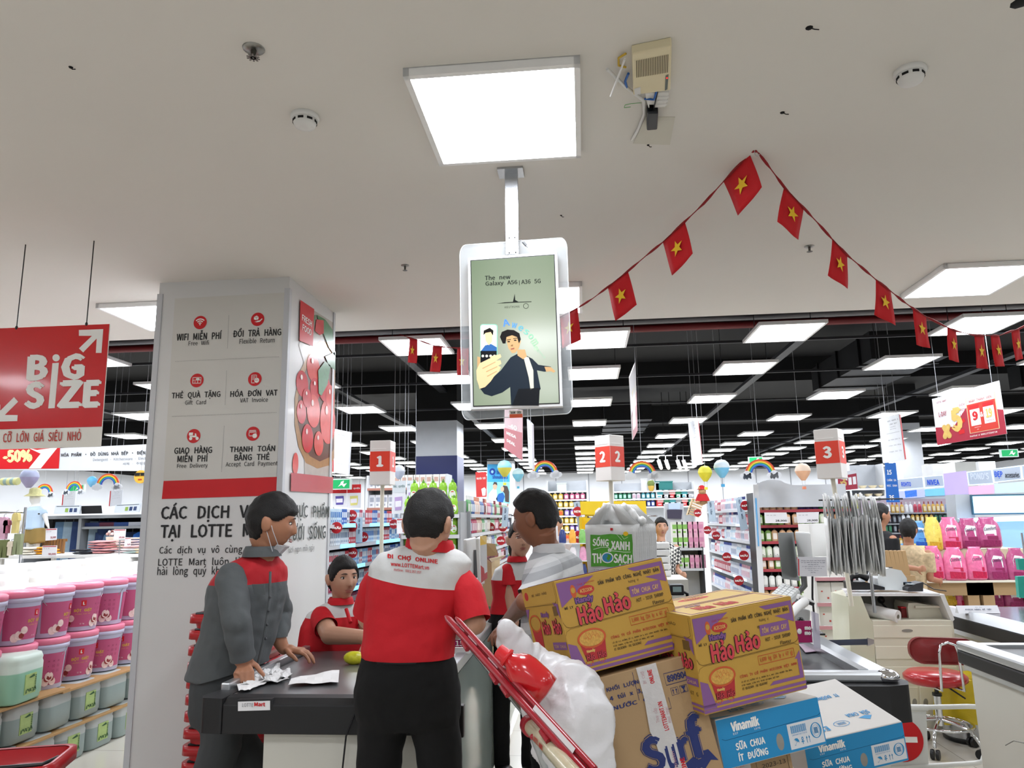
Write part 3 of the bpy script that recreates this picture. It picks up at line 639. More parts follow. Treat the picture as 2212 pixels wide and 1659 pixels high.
bpoly(t, qm, n, g((115,788),(129,787),(120,886),(106,887)), INKW, 'letter_i', 3); bpoly(t, qm, n, g(*circ(123,776,8,16)), INKW, 'letter_dot', 3)
bt('S', 57,829,97,888, bold=.045); bt('Z', 129,826,178,885, bold=.045); bt('E', 183,825,217,884, bold=.045)
bt('HÀNG CỠ LỚN GIÁ SIÊU NHỎ', -38,938,176,955, M('#c03a30'), .012)
for a, b_ in (((45,648),(36,708)),((191,642),(187,700))):
    q0 = PZ(*a,3.2); q1 = P(*b_, BY)
    kids('hanging_wire', MB().tube([(q1.x, BY, 3.2), q1], .003,6), BLKP, t); kids('wire_tie', MB().sphere(q1,(.008,.008,.012),8,6), BLKP, t)
# department fascia behind it
FY = 7.55
t, qm, n = board_thing('department_fascia', 'long white department sign board with black Vietnamese words and a red half-price panel', [(-90,978, FY),(420,955, FY),(418,1018, FY),(-90,1014, FY)], FY, M('#d3d8de', .4), th=.05)
def g2(x, y): return ((x+90)/510,(y-(978-(x+90)*.045))/(36+(x+90)*.0))
qm2 = lambda u, v: P(-90+510*u, v, FY-.003)
def pt(s, x0, y0, x1, y1, m_, bold=0, **k): btext(t, lambda a, b_: P(x0+(x1-x0)*a, y0+(y1-y0)*b_-a*(x1-x0)*.03, FY-.004), Vector((0,1,0)), s,0,0,1,1, m_, bold,0, **k)
kids('red_panel', MB().add([P(*c, FY-.003) for c in ((-60,968),(130,965),(127,1012),(-60,1014))],[(0,1,2,3)]), RED, t)
kids('white_stripe', MB().add([P(*c, FY-.004) for c in ((62,968),(80,1012-40),(125,966),(88,1012),(62,1012),(88,980))],[(0,1,2,3,4,5)]), INKW, t)
pt('-50%', 6,972,70,1000, mat('gold_letter', '#e9d9a0', .3), .05)
pt('HÓA PHẨM · ĐỒ DÙNG NHÀ BẾP · ĐIỆN GIA DỤNG', 132,977,360,989, INK, .02)
pt('Detergent - Kitchenware - Electronic Appliances', 201,990,372,998, INKG, 0)
pt('세제 - 주방용품 - 가전', 265,999,352,1005, INKG, 0)
kids('hanging_rod', MB().tube([P(100,960, FY),(P(100,960, FY).x, FY, 4.5)], .004,5), DGREY, t); kids('hanging_rod', MB().tube([P(330,955, FY),(P(330,955, FY).x, FY, 4.5)], .004,5), DGREY, t)

# lane number boxes on poles
def lane_box(num, c, yaw, w_, label, base, pole_pts, H_=.36, z0=1.87):
    t = thing('lane_number_sign', label, 'sign', c, rot=(0,0, yaw))
    s = w_/2; pl = mat('box_white', '#dfdcd8', .35, var=.03, trans=0); rd = mat('lane_red', '#e0432f', .35, var=.04)
    ob('sign_box', MB().box(-s,-s,0, s, s, H_), pl, t, bevel=.004)
    for k in range(4):
        T = Matrix.Rotation(k*PI/2,4, 'Z')
        ob('red_face', MB().box(-s*.97,-s-.0015, H_*.3, s*.97,-s+.001, H_*.75), rd, t, mw=T)
        mw = T @ frame((0,-s-.002, H_*.525),(1,0,0),(0,0,1)); text(num, mw, None, H_*.25, INKW, t, bold=.04, name='number')
        ob('seam_lip', MB().box(-s*.8,-s-.002, H_*.8, s*.6,-s, H_*.815), M('#f2f1ee'), t, mw=T)
    ps = [Vector(p)-Vector(c) for p in pole_pts]; Ri = Matrix.Rotation(-yaw,4, 'Z')
    ob('pole', MB().tube([Ri @ p for p in ps], .017,8), CREAM, t)
    return t
c1 = P(826,1048,6.0); lane_box('1', c1,.0,.17, 'lane sign box reading one on a cream pole beside the pillar', 0, [c1, Vector((c1.x,6,.9))])
c2 = P(1319,1039,6.0); lane_box('2', c2,.80,.165, 'lane sign box reading two, turned cornerwise above the white carrier bags', 0, [c2, Vector((c2.x+.0,6,.9))])
c3 = P(1799,1034,6.0); lane_box('3',c3,-.56,.18,'lane sign box reading three on a cream pole at the cash desk', 0, [c3, Vector((c3.x+.05,6,.9))], H_=.38)

# hanging aisle signs in the store
def wires(t, pts):
    for q, top in pts: kids('hanging_wire', MB().tube([q,(q.x, q.y,4.5)], .003,4), M('#9a9ca0'), t)
def aisle(c, label, red_side, lines=3, grp='white aisle signs with a red edge'):
    t, qm, n = board_thing('aisle_sign', label, c,0, M('#dadde2', .4), th=.02)
    if red_side: bpoly(t, qm, n, [(red_side-.035,.02),(red_side+.035,.02),(red_side+.035,.98),(red_side-.035,.98)], RED, 'red_edge', 2)
    btext(t, qm, n, 'SỨC KHỎE &\nLÀM ĐẸP', .3,.08,.86,.2, M('#4a4c50'),0,2); btext(t, qm, n, 'Health\nBeauty', .4,.23,.7,.3, INKG, 0,2)
    bpoly(t, qm, n, [(.2,.37),(.85,.37),(.85,.375),(.2,.375)], INKG, 'rule', 2)
    for i in range(lines): btext(t, qm, n, ['Sản Phẩm Chăm Sóc', 'Chăm Sóc Răng', 'Chăm Sóc Tóc'][i], .25,.5+.13*i, .85,.53+.13*i, INKG, 0,2)
    wires(t, [(qm(.25,0),0),(qm(.8,0),0)]); return t
aisle([(719,926,9),(757,934,8.6),(752,1025,8.6),(718,1021,9)], 'white hanging aisle sign with red edge right beside the pillar', .04)
aisle([(1902,905,9),(1944,893,9.6),(1957,994,9.6),(1911,1000,9)], 'white hanging aisle sign with red stripe left of the member day board', .98)
aisle([(1490,913,9),(1508,903,11),(1518,1002,11),(1499,1008,9)], 'narrow white aisle sign seen almost edge on between sign 2 and sign 3', .98,1)
aisle([(1138,905,9),(1149,917,8.2),(1151,1015,8.2),(1142,1005,9)], 'thin white aisle sign seen edge on below the hanging screen', None,1)
t, qm, n = board_thing('promo_board', 'thin promotional hanging board seen almost edge on right of the screen', [(1360,815,6.2),(1373,781,7.4),(1377,930,7.4),(1367,950,6.2)],0, mat('promo_white', '#dcd9da', .4))
bpoly(t, qm, n, [(0,.62),(1,.42),(1,1),(0,1)], mat('promo_red', '#a93644', .4), 'red_area', 1); bpoly(t, qm, n, [(.2,.3),(.8,.25),(.8,.6),(.3,.62)], mat('gold_letter', '#e9d9a0', .3), 'gold_print', 2)
wires(t, [(qm(.9,0),0)])
t, qm, n = board_thing('promo_board', 'pink red promotional hanging board directly below the hanging screen', [(1090,880,8.2),(1128,886,7.2),(1128,995,7.2),(1089,968,8.2)],0, mat('promo_pink', '#c9a5aa', .4))
bpoly(t, qm, n, [(0,.5),(1,.45),(1,1),(0,1)], mat('promo_red', '#a93644', .4), 'red_area', 1); btext(t, qm, n, '-25\n-40', .25,.08,.75,.46, INKW, .03,2); btext(t, qm, n, 'MEGA\nDEAL', .15,.56,.7,.8, INKW, .03,2)
wires(t, [(qm(.1,0),0),(qm(.9,0),0)])
t, qm, n = board_thing('member_day_board', 'hanging white and dark red member day board with x5 and calendar pages', [(2013,862,7.4),(2158,822,6.9),(2175,937,6.9),(2025,962,7.4)],0, mat('board_white', '#dfe0e4', .4))
DR = mat('board_dark_red', '#a5283c', .4); GOLD = mat('gold_print', '#d9b866', .35, var=.2, scale=30)
bpoly(t, qm, n, [(0,.62),(.28,.68),(.5,.35),(1,.55),(1,1),(0,1)], DR, 'red_area', 1); bpoly(t, qm, n, [(.5,.18),(.92,.18),(.92,.88),(.5,.88)], mat('gold_line', '#d8c69a', .4), 'frame_line', 2); bpoly(t, qm, n, [(.51,.28),(.91,.28),(.91,.87),(.51,.87)], mat('orange_red', '#c8382a', .4), 'calendar_panel', 3)
bpoly(t, qm, n, [(.51,.19),(.91,.19),(.91,.31),(.51,.31)], M('#efe9e4'), 'title_strip', 4)
btext(t, qm, n, 'NGÀY THÀNH VIÊN', .55,.215,.87,.28, DR, .01,6); btext(t, qm, n, '5', .25,.3,.42,.8, GOLD, .06,4); btext(t, qm, n, 'x', .1,.6,.24,.9, GOLD, .08,4); btext(t, qm, n, 'L-DAY', .08,.32,.2,.42, DR, .01,4)
for i, s in enumerate(('ĐIỂM', 'TÍCH', 'LŨY')): btext(t, qm, n, s, .4,.24+.1*i, .48,.3+.1*i, DR, 0,4)
for u0, u1, s, m_ in ((.54,.68, '9', RED),(.73,.88, '19', GOLD)):
    bpoly(t, qm, n, [(u0,.38),(u1,.38),(u1,.74),(u0,.74)], M('#f0eeee'), 'calendar_page', 4); bpoly(t, qm, n, [(u0,.34),(u1,.34),(u1,.42),(u0,.42)], RED, 'calendar_header', 5); btext(t, qm, n, s, u0+.03,.46, u1-.03,.64, m_, .04,6)
btext(t, qm, n, '&', .685,.5,.725,.6, INKW, .02,5); btext(t, qm, n, 'MEMBERSHIP\nDAY', .58,.77,.67,.83, INKW, 0,5); btext(t, qm, n, 'PLATINUM', .76,.68,.86,.71, DR, 0,6)
btext(t, qm, n, 'LOTTE MART', .07,.09,.22,.13, DR, 0,3); btext(t, qm, n, 'Download at WWW.LOTTEMART.VN', .5,.915,.88,.95, INKW, .01,5)
bpoly(t, qm, n, [(.36,.6),(.45,.55),(.46,.62),(.37,.68)], RED, 'coupon', 5); bpoly(t, qm, n, [(.34,.78),(.43,.76),(.43,.85),(.35,.86)], RED, 'coupon', 5)
wires(t, [(qm(.1,0),0),(qm(.9,0),0)])
t, qm, n = board_thing('member_day_board', 'distant small dark red member day board behind the pole of sign 3', [(1809,1022,15),(1849,1014,15),(1853,1056,15),(1811,1060,15)],0, mat('board_white', '#dfe0e4', .4))
bpoly(t, qm, n, [(0,.3),(.5,.5),(.5,.2),(1,.2),(1,1),(0,1)], DR, 'red_area', 1); btext(t, qm, n, 'x5', .1,.4,.45,.8, GOLD, .04,3)
for u0 in (.55,.78): bpoly(t, qm, n, [(u0,.35),(u0+.17,.35),(u0+.17,.75),(u0,.75)], M('#f0eeee'), 'calendar_page', 3)

# rainbows with clouds, balloons
CLD = mat('cloud_card', '#d9dde2', .6)
RB = [mat('rainbow_%d' % i, c, .4, var=0, coat=.3) for i, c in enumerate(('#d03a22', '#e8822a', '#ecd33a', '#3f9a4a', '#2b8bd0', '#3c4bb0'))]
rb_meshes = []
for i in range(6):
    ro = 1-.075*i; mb = MB(); n_ = 20; a = arc(0,0, ro, .075,0, PI, n_)
    k = n_; vs = [(x,-.05, y) for x, y in a]+[(x, .05, y) for x, y in a]; N_ = len(a)
    fs = [(j, j+1, N_-2-j, N_-1-j) for j in range(n_-1)]; fs += [tuple(N_+v for v in f[::-1]) for f in fs[:n_-1]]; fs += [(j,(j+1) % N_,(j+1) % N_+N_, j+N_) for j in range(N_)]
    mb.add(vs, fs); rb_meshes.append(mb.mesh('rainbow_stripe', RB[i]))
cm = MB(); 
for x, z, r in ((-.22,-.02,.17),(0,.08,.2),(.2,0,.17),(.05,-.08,.16),(-.1,-.09,.14)): cm.prism(circ(x, z, r,12),-.03,.03, T=YZP)
cloud_me = cm.mesh('cloud', CLD)
def rainbow(px, py, wpx, Y, label):
    """px,py: centre of the arch foot line"""
    c = P(px, py, Y); R = wpx/2*Y/FP; t = thing('rainbow_decoration', label, 'decoration', c, rot=(0,0, rnd.uniform(-.15,.15)))
    for i in range(6): mk('rainbow_stripe', rb_meshes[i], t, mw=Matrix.Scale(R, 4))
    for s in (-1,1): mk('cloud', cloud_me, t, mw=Matrix.Translation((s*R*.88,-.012,-.02)) @ Matrix.Scale(R*1.25,4))
    ob('hanging_thread', MB().tube([(0,0, R*.95),(0,0,4.5-c.z)], .002,4), M('#b8babd'), t)
for a in ((95,1066,44,8.5, 'rainbow with two white clouds above the child mannequin'),(160,1060,43,9.5, 'rainbow with two white clouds, middle of the three left of the pillar'),(233,1048,52,8, 'rainbow with two white clouds nearest the pillar at the left'),
          (1177,1023,56,10.5, 'rainbow with two clouds above the head of the man in the striped shirt'),(1387,1025,58,10.5, 'rainbow with two clouds right of lane sign 2'),(1643,1024,62,10, 'rainbow with two clouds left of lane sign 3')): rainbow(*a)
def balloon(px, py, rpx, Y, label, cols, basket):
    c = P(px, py, Y); r = rpx*Y/FP; t = thing('balloon_decoration', label, 'decoration', c)
    top = MB().lathe([(.02*r, r),(.5*r, .88*r),(.85*r, .55*r),(r, .1*r),(.98*r,-.05*r)],14); bot = MB().lathe([(.98*r,-.05*r),(.8*r,-.5*r),(.45*r,-1.0*r),(.25*r,-1.25*r)],14)
    ob('balloon_top', top, mat('balloon_'+cols[0], cols[0], .5, var=.12, scale=12), t); ob('balloon_bottom', bot, mat('balloon_'+cols[1], cols[1], .5, var=.12, scale=12), t)
    if basket:
        ob('basket', MB().cbox((0,0,-2.2*r),(.4*r, .4*r, .35*r)), M(basket), t)
        for s in (-1,1): ob('basket_string', MB().tube([(s*.2*r,0,-1.25*r),(s*.15*r,0,-2.1*r)], .003,4), M('#c8cacc'), t)
    ob('hanging_thread', MB().tube([(0,0, r),(0,0,4.5-c.z)], .002,4), M('#b8babd'), t)
balloon(1559,1010,17,10, 'pale blue hot air balloon lantern with blue basket', ('#d5e2ea', '#7cc6ee'), '#4aa8dc')
balloon(1523,1021,15,10, 'yellow hot air balloon lantern left of the pale blue one', ('#e9e04a', '#e2d63a'), '#e6de4a')
balloon(1734,1017,16,10, 'peach hot air balloon lantern beside lane sign 3', ('#e9d2bd', '#e6b491'), '#e08a6a')
balloon(1090,1010,16,11, 'light blue hot air balloon in front of the shampoo poster', ('#8fd0ea', '#e6dc5a'), '#e8e04a')
balloon(1119,1024,13,12, 'turquoise and white balloon right of the shampoo poster', ('#c8e2e2', '#86cfe6'), '#5ab4d0')
balloon(862,1018,14,10, 'white striped hot air balloon right of lane sign 1', ('#dbe0e8', '#cfd6e6'), None)
balloon(64,1030,20,7.9, 'lilac blue balloon lantern upper left below the department sign', ('#aeb4cf', '#a49ec2'), None)
balloon(199,1039,11,9.4, 'blue balloon lantern behind the rainbow nearest the pillar', ('#5aa6d8', '#7cc0e6'), None)
# sun face, oblong lantern
t = thing('sun_decoration', 'yellow paper sun with dark sunglasses hanging beside the pillar', 'decoration', P(304,1030,7.5))
ob('sun_disc', MB().prism(circ(0,0,.07,14),-.01,.01, T=Matrix.Rotation(PI/2,4, 'X')), mat('sun_yellow', '#d9a93a', .5), t)
ob('sunglasses', MB().box(-.06,-.016,.01,-.005,-.01,.04).box(.005,-.016,.01,.06,-.01,.04).box(-.06,-.015,.035,.06,-.01,.042), BLKP, t)
ob('mouth', MB().box(-.02,-.014,-.035,.02,-.01,-.022), M('#a83a2a'), t); ob('thread', MB().tube([(0,0,.07),(0,0,2.4)], .002,4), M('#b8babd'), t)
t = thing('paper_lantern', 'oblong green and yellow striped paper lantern at the far left', 'lantern', P(22,1040,8))
for i in range(5): ob('lantern_band', MB().lathe([(.042,-.02),(.045,0),(.042,.02)],12, T=Matrix.Translation((-.08+.04*i,0,0)) @ Matrix.Rotation(PI/2,4, 'Y')), mat('lantern_%d' % (i % 2),('#c9c98a', '#8fa6a0')[i % 2], .6), t)
ob('thread', MB().tube([(0,0,.04),(0,0,2.4)], .002,4), M('#b8babd'), t)

# columns in the store
def column(x0, x1, y, label_n, ztop=2.98, low='#cfd3d8', base=None):
    w_ = x1-x0; o = struct('column_%d' % label_n, MB().box(x0, y,0, x1, y+w_, ztop), M(low), None); struct('column_%d' % label_n, MB().box(x0, y, ztop, x1, y+w_,4.5), BLK, None); return o
q0 = P(898,1000,12.4); q1 = P(987,1000,12.4); col1 = column(q0.x, q1.x,12.4,1,3.27)
z1 = P(940,985,12.4).z
struct('cladding', MB().box(q0.x-.006,12.39,0, q1.x+.006,12.4+.7, z1), mat('navy_blue', '#14215f', .3), col1)
q0 = P(1052,1000,21); q1 = P(1107,1000,21); col2 = column(q0.x, q1.x,21,2,3.3)
cf = quadmap([P(1053,1003,20.98), P(1101,1003,20.98), P(1101,1088,20.98), P(1053,1088,20.98)])
def cpoly(uv, m_, nm, k=0): o = MB().add([cf(u, v)-Vector((0,.003*k,0)) for u, v in uv],[tuple(range(len(uv)))]); return ob(nm, o, m_, col2)
cpoly(rect(0,0,1,1), mat('poster_cyan', '#3f9fd6', .4, var=.15, scale=1), 'poster'); cpoly(rect(0,.45,1,1), mat('poster_sky', '#86cbe8', .4, var=.1), 'poster_lower', 1)
cpoly(circ(.22,.19,.14,14, ry=.09), M('#1b3f96'), 'emblem', 2); cpoly(circ(.22,.19,.06,10, ry=.04), M('#8ac0e6'), 'emblem_center', 3)
cpoly([(.02,1),(.05,.75),(.25,.62),(.42,.65),(.45,1)], M('#c4d3e0'), 'man_print', 2); cpoly(circ(.34,.56,.1,12, ry=.09), M('#cfa78c'), 'face_print', 3); cpoly([(.24,.53),(.3,.45),(.42,.46),(.45,.54),(.34,.5)], M('#3a3432'), 'hair_print', 4)
cpoly([(.38,.88),(.5,.75),(.7,.72),(.78,.82),(.7,.97),(.5,.98)], M('#1f5ea8'), 'denim_print', 2); cpoly([(.6,.62),(.72,.54),(.9,.56),(.98,.7),(.97,.97),(.8,.95),(.78,.75)], M('#453a36'), 'long_hair_print', 3); cpoly(circ(.67,.63,.08,10, ry=.07), M('#d2ab90'), 'face_print', 4)
class _Q: pass
def ctext(s, u0, v0, u1, v1, m_, b_=.01):
    d = thing; me0 = text_mesh(s, b_); c_ = np.empty(len(me0.vertices)*3); me0.vertices.foreach_get('co', c_); c_ = c_.reshape(-1,3); lo, hi = c_.min(0), c_.max(0)
    for i, v in enumerate(me0.vertices): v.co = cf(u0+(u1-u0)*(c_[i][0]-lo[0])/(hi[0]-lo[0]), v1+(v0-v1)*(c_[i][1]-lo[1])/(hi[1]-lo[1]))-Vector((0,.01+.001*c_[i][2],0))
    me0.materials.clear(); me0.materials.append(m_); mk('lettering', me0, col2)
ctext('head &', .42,.14,.9,.26, M('#1b3f96'), .02); ctext('shoulders', .22,.27,.92,.37, M('#1b3f96'), .02)
q0 = P(1948,1000,17.5); q1 = P(1996,1000,17.5); col3 = column(q0.x, q1.x,17.5,3,3.6)
t, qm, n = board_thing('blue_banner', 'tall blue banner with white Vietnamese words on the column at the right', [(1911,1000,12),(1935,1000,12),(1944,1085,12),(1915,1085,12)],0, mat('banner_blue', '#1f62b4', .4))
btext(t, qm, n, '15', .15,.18,.55,.3, INKW, .02,1); btext(t, qm, n, 'CHĂM DA\nHỌC SINH', .1,.4,.9,.62, INKW, .01,1); btext(t, qm, n, '36', .2,.82,.6,.95, INKW, .02,1)
wires(t, [(qm(.1,0),0),(qm(.9,0),0)])
# ------------------------------------------------------------------ tills (checkout counters)
RUB = mat('black_rubber_edge', '#1b1b1d', .5, var=.08); TOPM = mat('counter_steel_top', '#8e9093', .28, metal=.75, var=.1, scale=3, bump=.03, bscale=200)
BELT = mat('conveyor_belt', '#26272b', .35, var=.1, bump=.05, bscale=300); BODY = mat('counter_body', '#cfcdc3', .4, var=.03, scale=2)
# till 1 in front of the cashier
cx0, cx1, cyf, cyb, cz = -1.5,-.62,3.02,5.1,.9
t = thing('checkout_counter', 'steel topped till with black front edge under the hands of the man in grey', 'counter', (-1.05,3.02,0))
kids('counter_top', MB().box(cx0+.02, cyf+.05, cz-.03, cx1-.02,4.08, cz).box(-.98,4.08, cz-.03, cx1-.02, cyb, cz), TOPM, t)
pr = [(-.03,-.13),(-.03,-.02),(.0,.0),(.05,.005),(.05,-.13)]
kids('front_edge', MB().add([(x, cyf+y, cz+z) for x in (cx0+.05, cx1) for y, z in pr],[(0,1,6,5),(1,2,7,6),(2,3,8,7),(3,4,9,8),(4,0,5,9),(0,4,3,2,1),(5,6,7,8,9)]), RUB, t, bevel=.006)
kids('corner_cap', MB().prism([(cx0-.06, cyf+.02),(cx0-.04, cyf-.02),(cx0+.05, cyf-.032),(cx0+.05, cyf+.16),(cx0-.03, cyf+.16)], cz-.13, cz+.002), RUB, t, bevel=.012)
kids('side_edge', MB().box(cx0-.04, cyf+.16, cz-.12, cx0+.02,4.08, cz-.01), RUB, t)
kids('side_rail', MB().box(cx0-.035, cyf+.12, cz-.01, cx0+.005,4.15, cz+.03), ALU, t, bevel=.006)
kids('side_rail_right', MB().box(cx1-.03, cyf+.05, cz-.01, cx1+.02, cyb+2, cz+.04), ALU, t, bevel=.006)
kids('body_panel', MB().box(cx0+.2, cyf+.03,.05, cx1-.005,4.06, cz-.03).box(-.96,4.06,.05, cx1-.005, cyb, cz-.03), BODY, t)
kids('glass_side_panel', MB().box(cx1-.004, cyf+.25,.08, cx1+.012, cyb+1.9, cz-.02), mat('side_panel_gloss', '#a9b5b0', .12, var=.12, scale=2, coat=.3), t)
kids('kick_plate', MB().box(cx0+.24, cyf+.06,0, cx1-.04,4.0,.05), DGREY, t)
pr0 = P(513,1513, cyf-.034)
kids('brand_plate', MB().slab([P(x, y, cyf-.034) for x, y in ((514,1516),(583,1514),(583,1534),(514,1536))],(0,1,0), .006), M('#e4e4e6', .3), t)
kids('plate_frame', MB().slab([P(x, y, cyf-.031) for x, y in ((512,1512),(587,1510),(590,1537),(512,1541))],(0,1,0), .03), RUB, t)
def wtext(par, s, px0, py0, px1, py1, Y, m_, bold=0, slope=None, **k):
    a, b_, c_ = P(px0, py1, Y), P(px1, py1, Y), P(px0, py0, Y); sl = 0 if slope is None else slope
    mw = frame((a+b_)/2+(c_-a)/2, Vector((b_.x-a.x,0,(b_.x-a.x)*sl)),(0,0,1)); return text(s, Matrix.Translation(-par.location) @ mw,(b_-a).length,(c_-a).length, m_, par, bold=bold, lift=0, **k)
wtext(t, 'LOTTE', 523,1519,547,1527, cyf-.036, M('#6c6c70')); wtext(t, 'Mart', 549,1517,573,1526, cyf-.036, RED, .03)
# end post and gate clamp at the right front of till 1
tp = thing('gate_post', 'steel post with black clamps at the right front corner of the first till', 'post', (-.56,3.1,0))
ob('post', MB().tube([(0,0,0),(0,0,.88)], .02,12), STEEL, tp); ob('post_cap', MB().lathe([(.042,.86),(.046,.885),(.04,.895),(.001,.897)],16), RUB, tp)
ob('clamp', MB().box(-.03,-.035,.68,.0,.03,.86), BLKP, tp, bevel=.005); ob('clamp', MB().box(.035,-.02,.74,.06,.02,.86), BLKP, tp, bevel=.005); ob('base_flange', MB().lathe([(.05,0),(.05,.01),(.025,.02)],16), STEEL, tp)
for k,(x0, x1) in enumerate(((775,740),(768,779))):
    wob('dangling_cable', MB().tube([P(x0,1520,2.98), P((x0+x1)/2-(10 if k == 0 else 0),1590,2.97), P(x1,1659,2.97), P(x1,1900,2.97)], .0035,6), BLKP, ['thin black cord hanging in front of the counter body, left one', 'thin black cord hanging in front of the counter body, right one beside the trouser leg'][k], 'cord')
# paper on the counter
def sheet(name, pts, m_, label, cat='paper', z=.004, n=6, amp=.01, th=.0008):
    q = [PZ(*c, cz+.012) for c in pts]; qm = quadmap(q); mb = MB()
    vs = [qm(i/n, j/n)+Vector((0,0, amp*(math.sin(i*1.7+j*.9)+math.sin(j*2.3+i*.4)*.6))) for j in range(n+1) for i in range(n+1)]
    mb.add(vs, [(j*(n+1)+i, j*(n+1)+i+1,(j+1)*(n+1)+i+1,(j+1)*(n+1)+i) for j in range(n) for i in range(n)],0, False)
    o = wob(name, mb, m_, label, cat); sd = o.modifiers.new('t', 'SOLIDIFY'); sd.thickness = th; return o
PAP = mat('paper_white', '#e3e2e2', .7, var=.02)
sheet('receipt_paper', [(630,1466),(733,1447),(731,1474),(622,1479)], PAP, 'white printed receipt paper curling at its right corner on the steel counter', amp=.003)
for i, c in enumerate((((545,1452),(605,1430),(604,1452),(560,1470)),((530,1470),(570,1455),(625,1470),(520,1480)),((565,1460),(625,1443),(632,1460),(580,1474)))):
    sheet('tissue_bag', c, mat('tissue', '#dcdcdc', .6, bump=.3, bscale=60),('crumpled white plastic bag beside the hand of the man in grey, rear fold', 'crumpled white plastic bag beside the hand of the man in grey, front fold', 'crumpled white plastic bag beside the hand of the man in grey, right fold')[i], 'bag', amp=.008, n=8)
sheet('receipt_paper', [(511,1478),(576,1474),(540,1490),(516,1492)], PAP, 'white paper corner hanging over the black front edge of the counter', amp=.002)
# snack bag and plastic bag at the waist of the man
sn = thing('snack_bag', 'yellow crinkled snack bag beside the waist of the man in black trousers', 'snack bag', PZ(765,1435,.9))
ob('snack_pouch', MB().sphere((0,0,.03),(.055,.03,.032),14,8), mat('snack_yellow', '#c9c52a', .3, var=.3, scale=40, bump=.4, bscale=40), sn)
pb = thing('produce_bag', 'translucent plastic bag lying left of the waist of the man in black trousers', 'bag', PZ(785,1425,.9)+Vector((0,.2,0)))
ob('bag_film', MB().sphere((0,0,.05),(.07,.06,.055),14,8), mat('film_white', '#dfe3e2', .25, alpha=.75, bump=.4, bscale=30), pb)
# things between man and cart
qr = thing('payment_stand', 'magenta payment card stand behind the right arm of the man with the lettered back', 'sign stand', PZ(990,1430,.92))
kids('card', MB().slab([P(x, y,3.8) for x, y in ((978,1366),(1024,1366),(1026,1398),(978,1398))],(0,1,0), .006), mat('magenta_card', '#a2175c', .35), qr); kids('card_print', MB().slab([P(x, y,3.79) for x, y in ((985,1372),(995,1372),(995,1382),(985,1382))],(0,1,0), .002), INKW, qr)
wtext(qr, '15', 984,1384,1002,1396,3.79, INKW, .02); kids('card_foot', MB().slab([P(x, y,3.8) for x, y in ((976,1399),(1026,1399),(1014,1412),(974,1412))],(0,-1,0), .002), M('#e2dfe0', .3), qr); kids('card_back', MB().box(*[v for v in (P(978,1398,3.82).x,3.81,.94, P(1024,1398,3.82).x,3.9,.95)]), M('#e2dfe0', .3), qr)
# monitor pair at till 1
MON = mat('monitor_white', '#dcdedd', .3, var=.02)
mo = thing('till_monitor', 'white till monitor seen from its edge, left one of the pair at the first till', 'monitor', P(1030,1265,4.6))
kids('monitor_shell', MB().slab([P(*c) for c in ((1000,1165,4.5),(1022,1160,4.75),(1033,1190,4.85),(1030,1262,4.85),(1015,1268,4.6),(1001,1240,4.5))],(1,.4,0), .02), MON, mo, bevel=.008)
kids('arm', MB().tube([P(1024,1188,4.7), P(1026,1230,4.7), P(1030,1262,4.7), P(1028,1330,4.75)], .018,8), mat('dark_steel', '#6c6e70', .3, metal=.8), mo); kids('joint', MB().sphere(P(1028,1258,4.66), .03,10,8), mat('dark_steel', '#6c6e70', .3, metal=.8), mo)
m2 = thing('till_monitor', 'till customer display showing an advert, right one of the pair at the first till', 'monitor', P(1040,1265,4.6))
kids('monitor_shell', MB().slab([P(*c) for c in ((1027,1163,4.45),(1037,1157,4.6),(1040,1262,4.6),(1032,1263,4.45))],(1,.2,0), .02), MON, m2, bevel=.006)
dq = [P(*c) for c in ((1037,1158,4.44),(1051,1157,4.3),(1053,1249,4.3),(1039,1260,4.44))]; dm_ = quadmap(dq)
kids('display', MB().quad(*dq), mat('display_light', '#b9bdc0', .3, emit=.25), m2); kids('advert_yellow', MB().quad(dm_(0,0), dm_(1,0), dm_(1,.2), dm_(0,.2)), mat('display_yellow', '#c9a416', .3, emit=.3), m2)
kids('advert_red', MB().add([dm_(0,.62), dm_(.5,.72), dm_(.6,.85), dm_(1,.85), dm_(1,1), dm_(0,1)],[(0,1,2,3,4,5)]), mat('display_red', '#a81420', .3, emit=.2), m2)
pn = thing('divider_screen', 'white side panel of the first till behind the elbow of the lettered shirt', 'panel', P(1035,1340,4.9)); kids('panel_board', MB().slab([P(x, y,4.9) for x, y in ((1000,1262),(1041,1256),(1041,1345),(1000,1352))],(0,1,0), .03), MON, pn)
kids('panel_foot', MB().box(P(1000,1352,4.9).x,4.9,0, P(1041,1345,4.9).x,4.96, P(1000,1352,4.9).z), MON, pn)
# open carton with green print behind the monitors
KR = mat('kraft_board', '#a98a62', .75, var=.06, scale=5); KR2 = mat('kraft_green', '#2c6a45', .7)
cb = thing('open_carton', 'open tall brown carton with green base band and raised flaps beside the till monitors', 'carton', P(1060,1325,5.3))
cqL = [P(1042,1200,5.25), P(1062,1215,5.1), P(1066,1326,5.1), P(1044,1326,5.25)]; cqR = [P(1062,1215,5.1), P(1080,1206,5.5), P(1080,1312,5.5), P(1066,1326,5.1)]
kids('carton_side', MB().slab(cqL, (-.6,1,0), .3), KR, cb); kids('carton_front', MB().slab([v-Vector((0,.006,0)) for v in cqR],(0,1,0), .004), mat('kraft_light', '#bda67e', .75), cb)
for q_ in (cqL, cqR):
    m_ = quadmap([v-Vector((0,.012,0)) for v in q_]); kids('green_band', MB().quad(m_(0,.86), m_(1,.86), m_(1,.99), m_(0,.99)), KR2, cb)
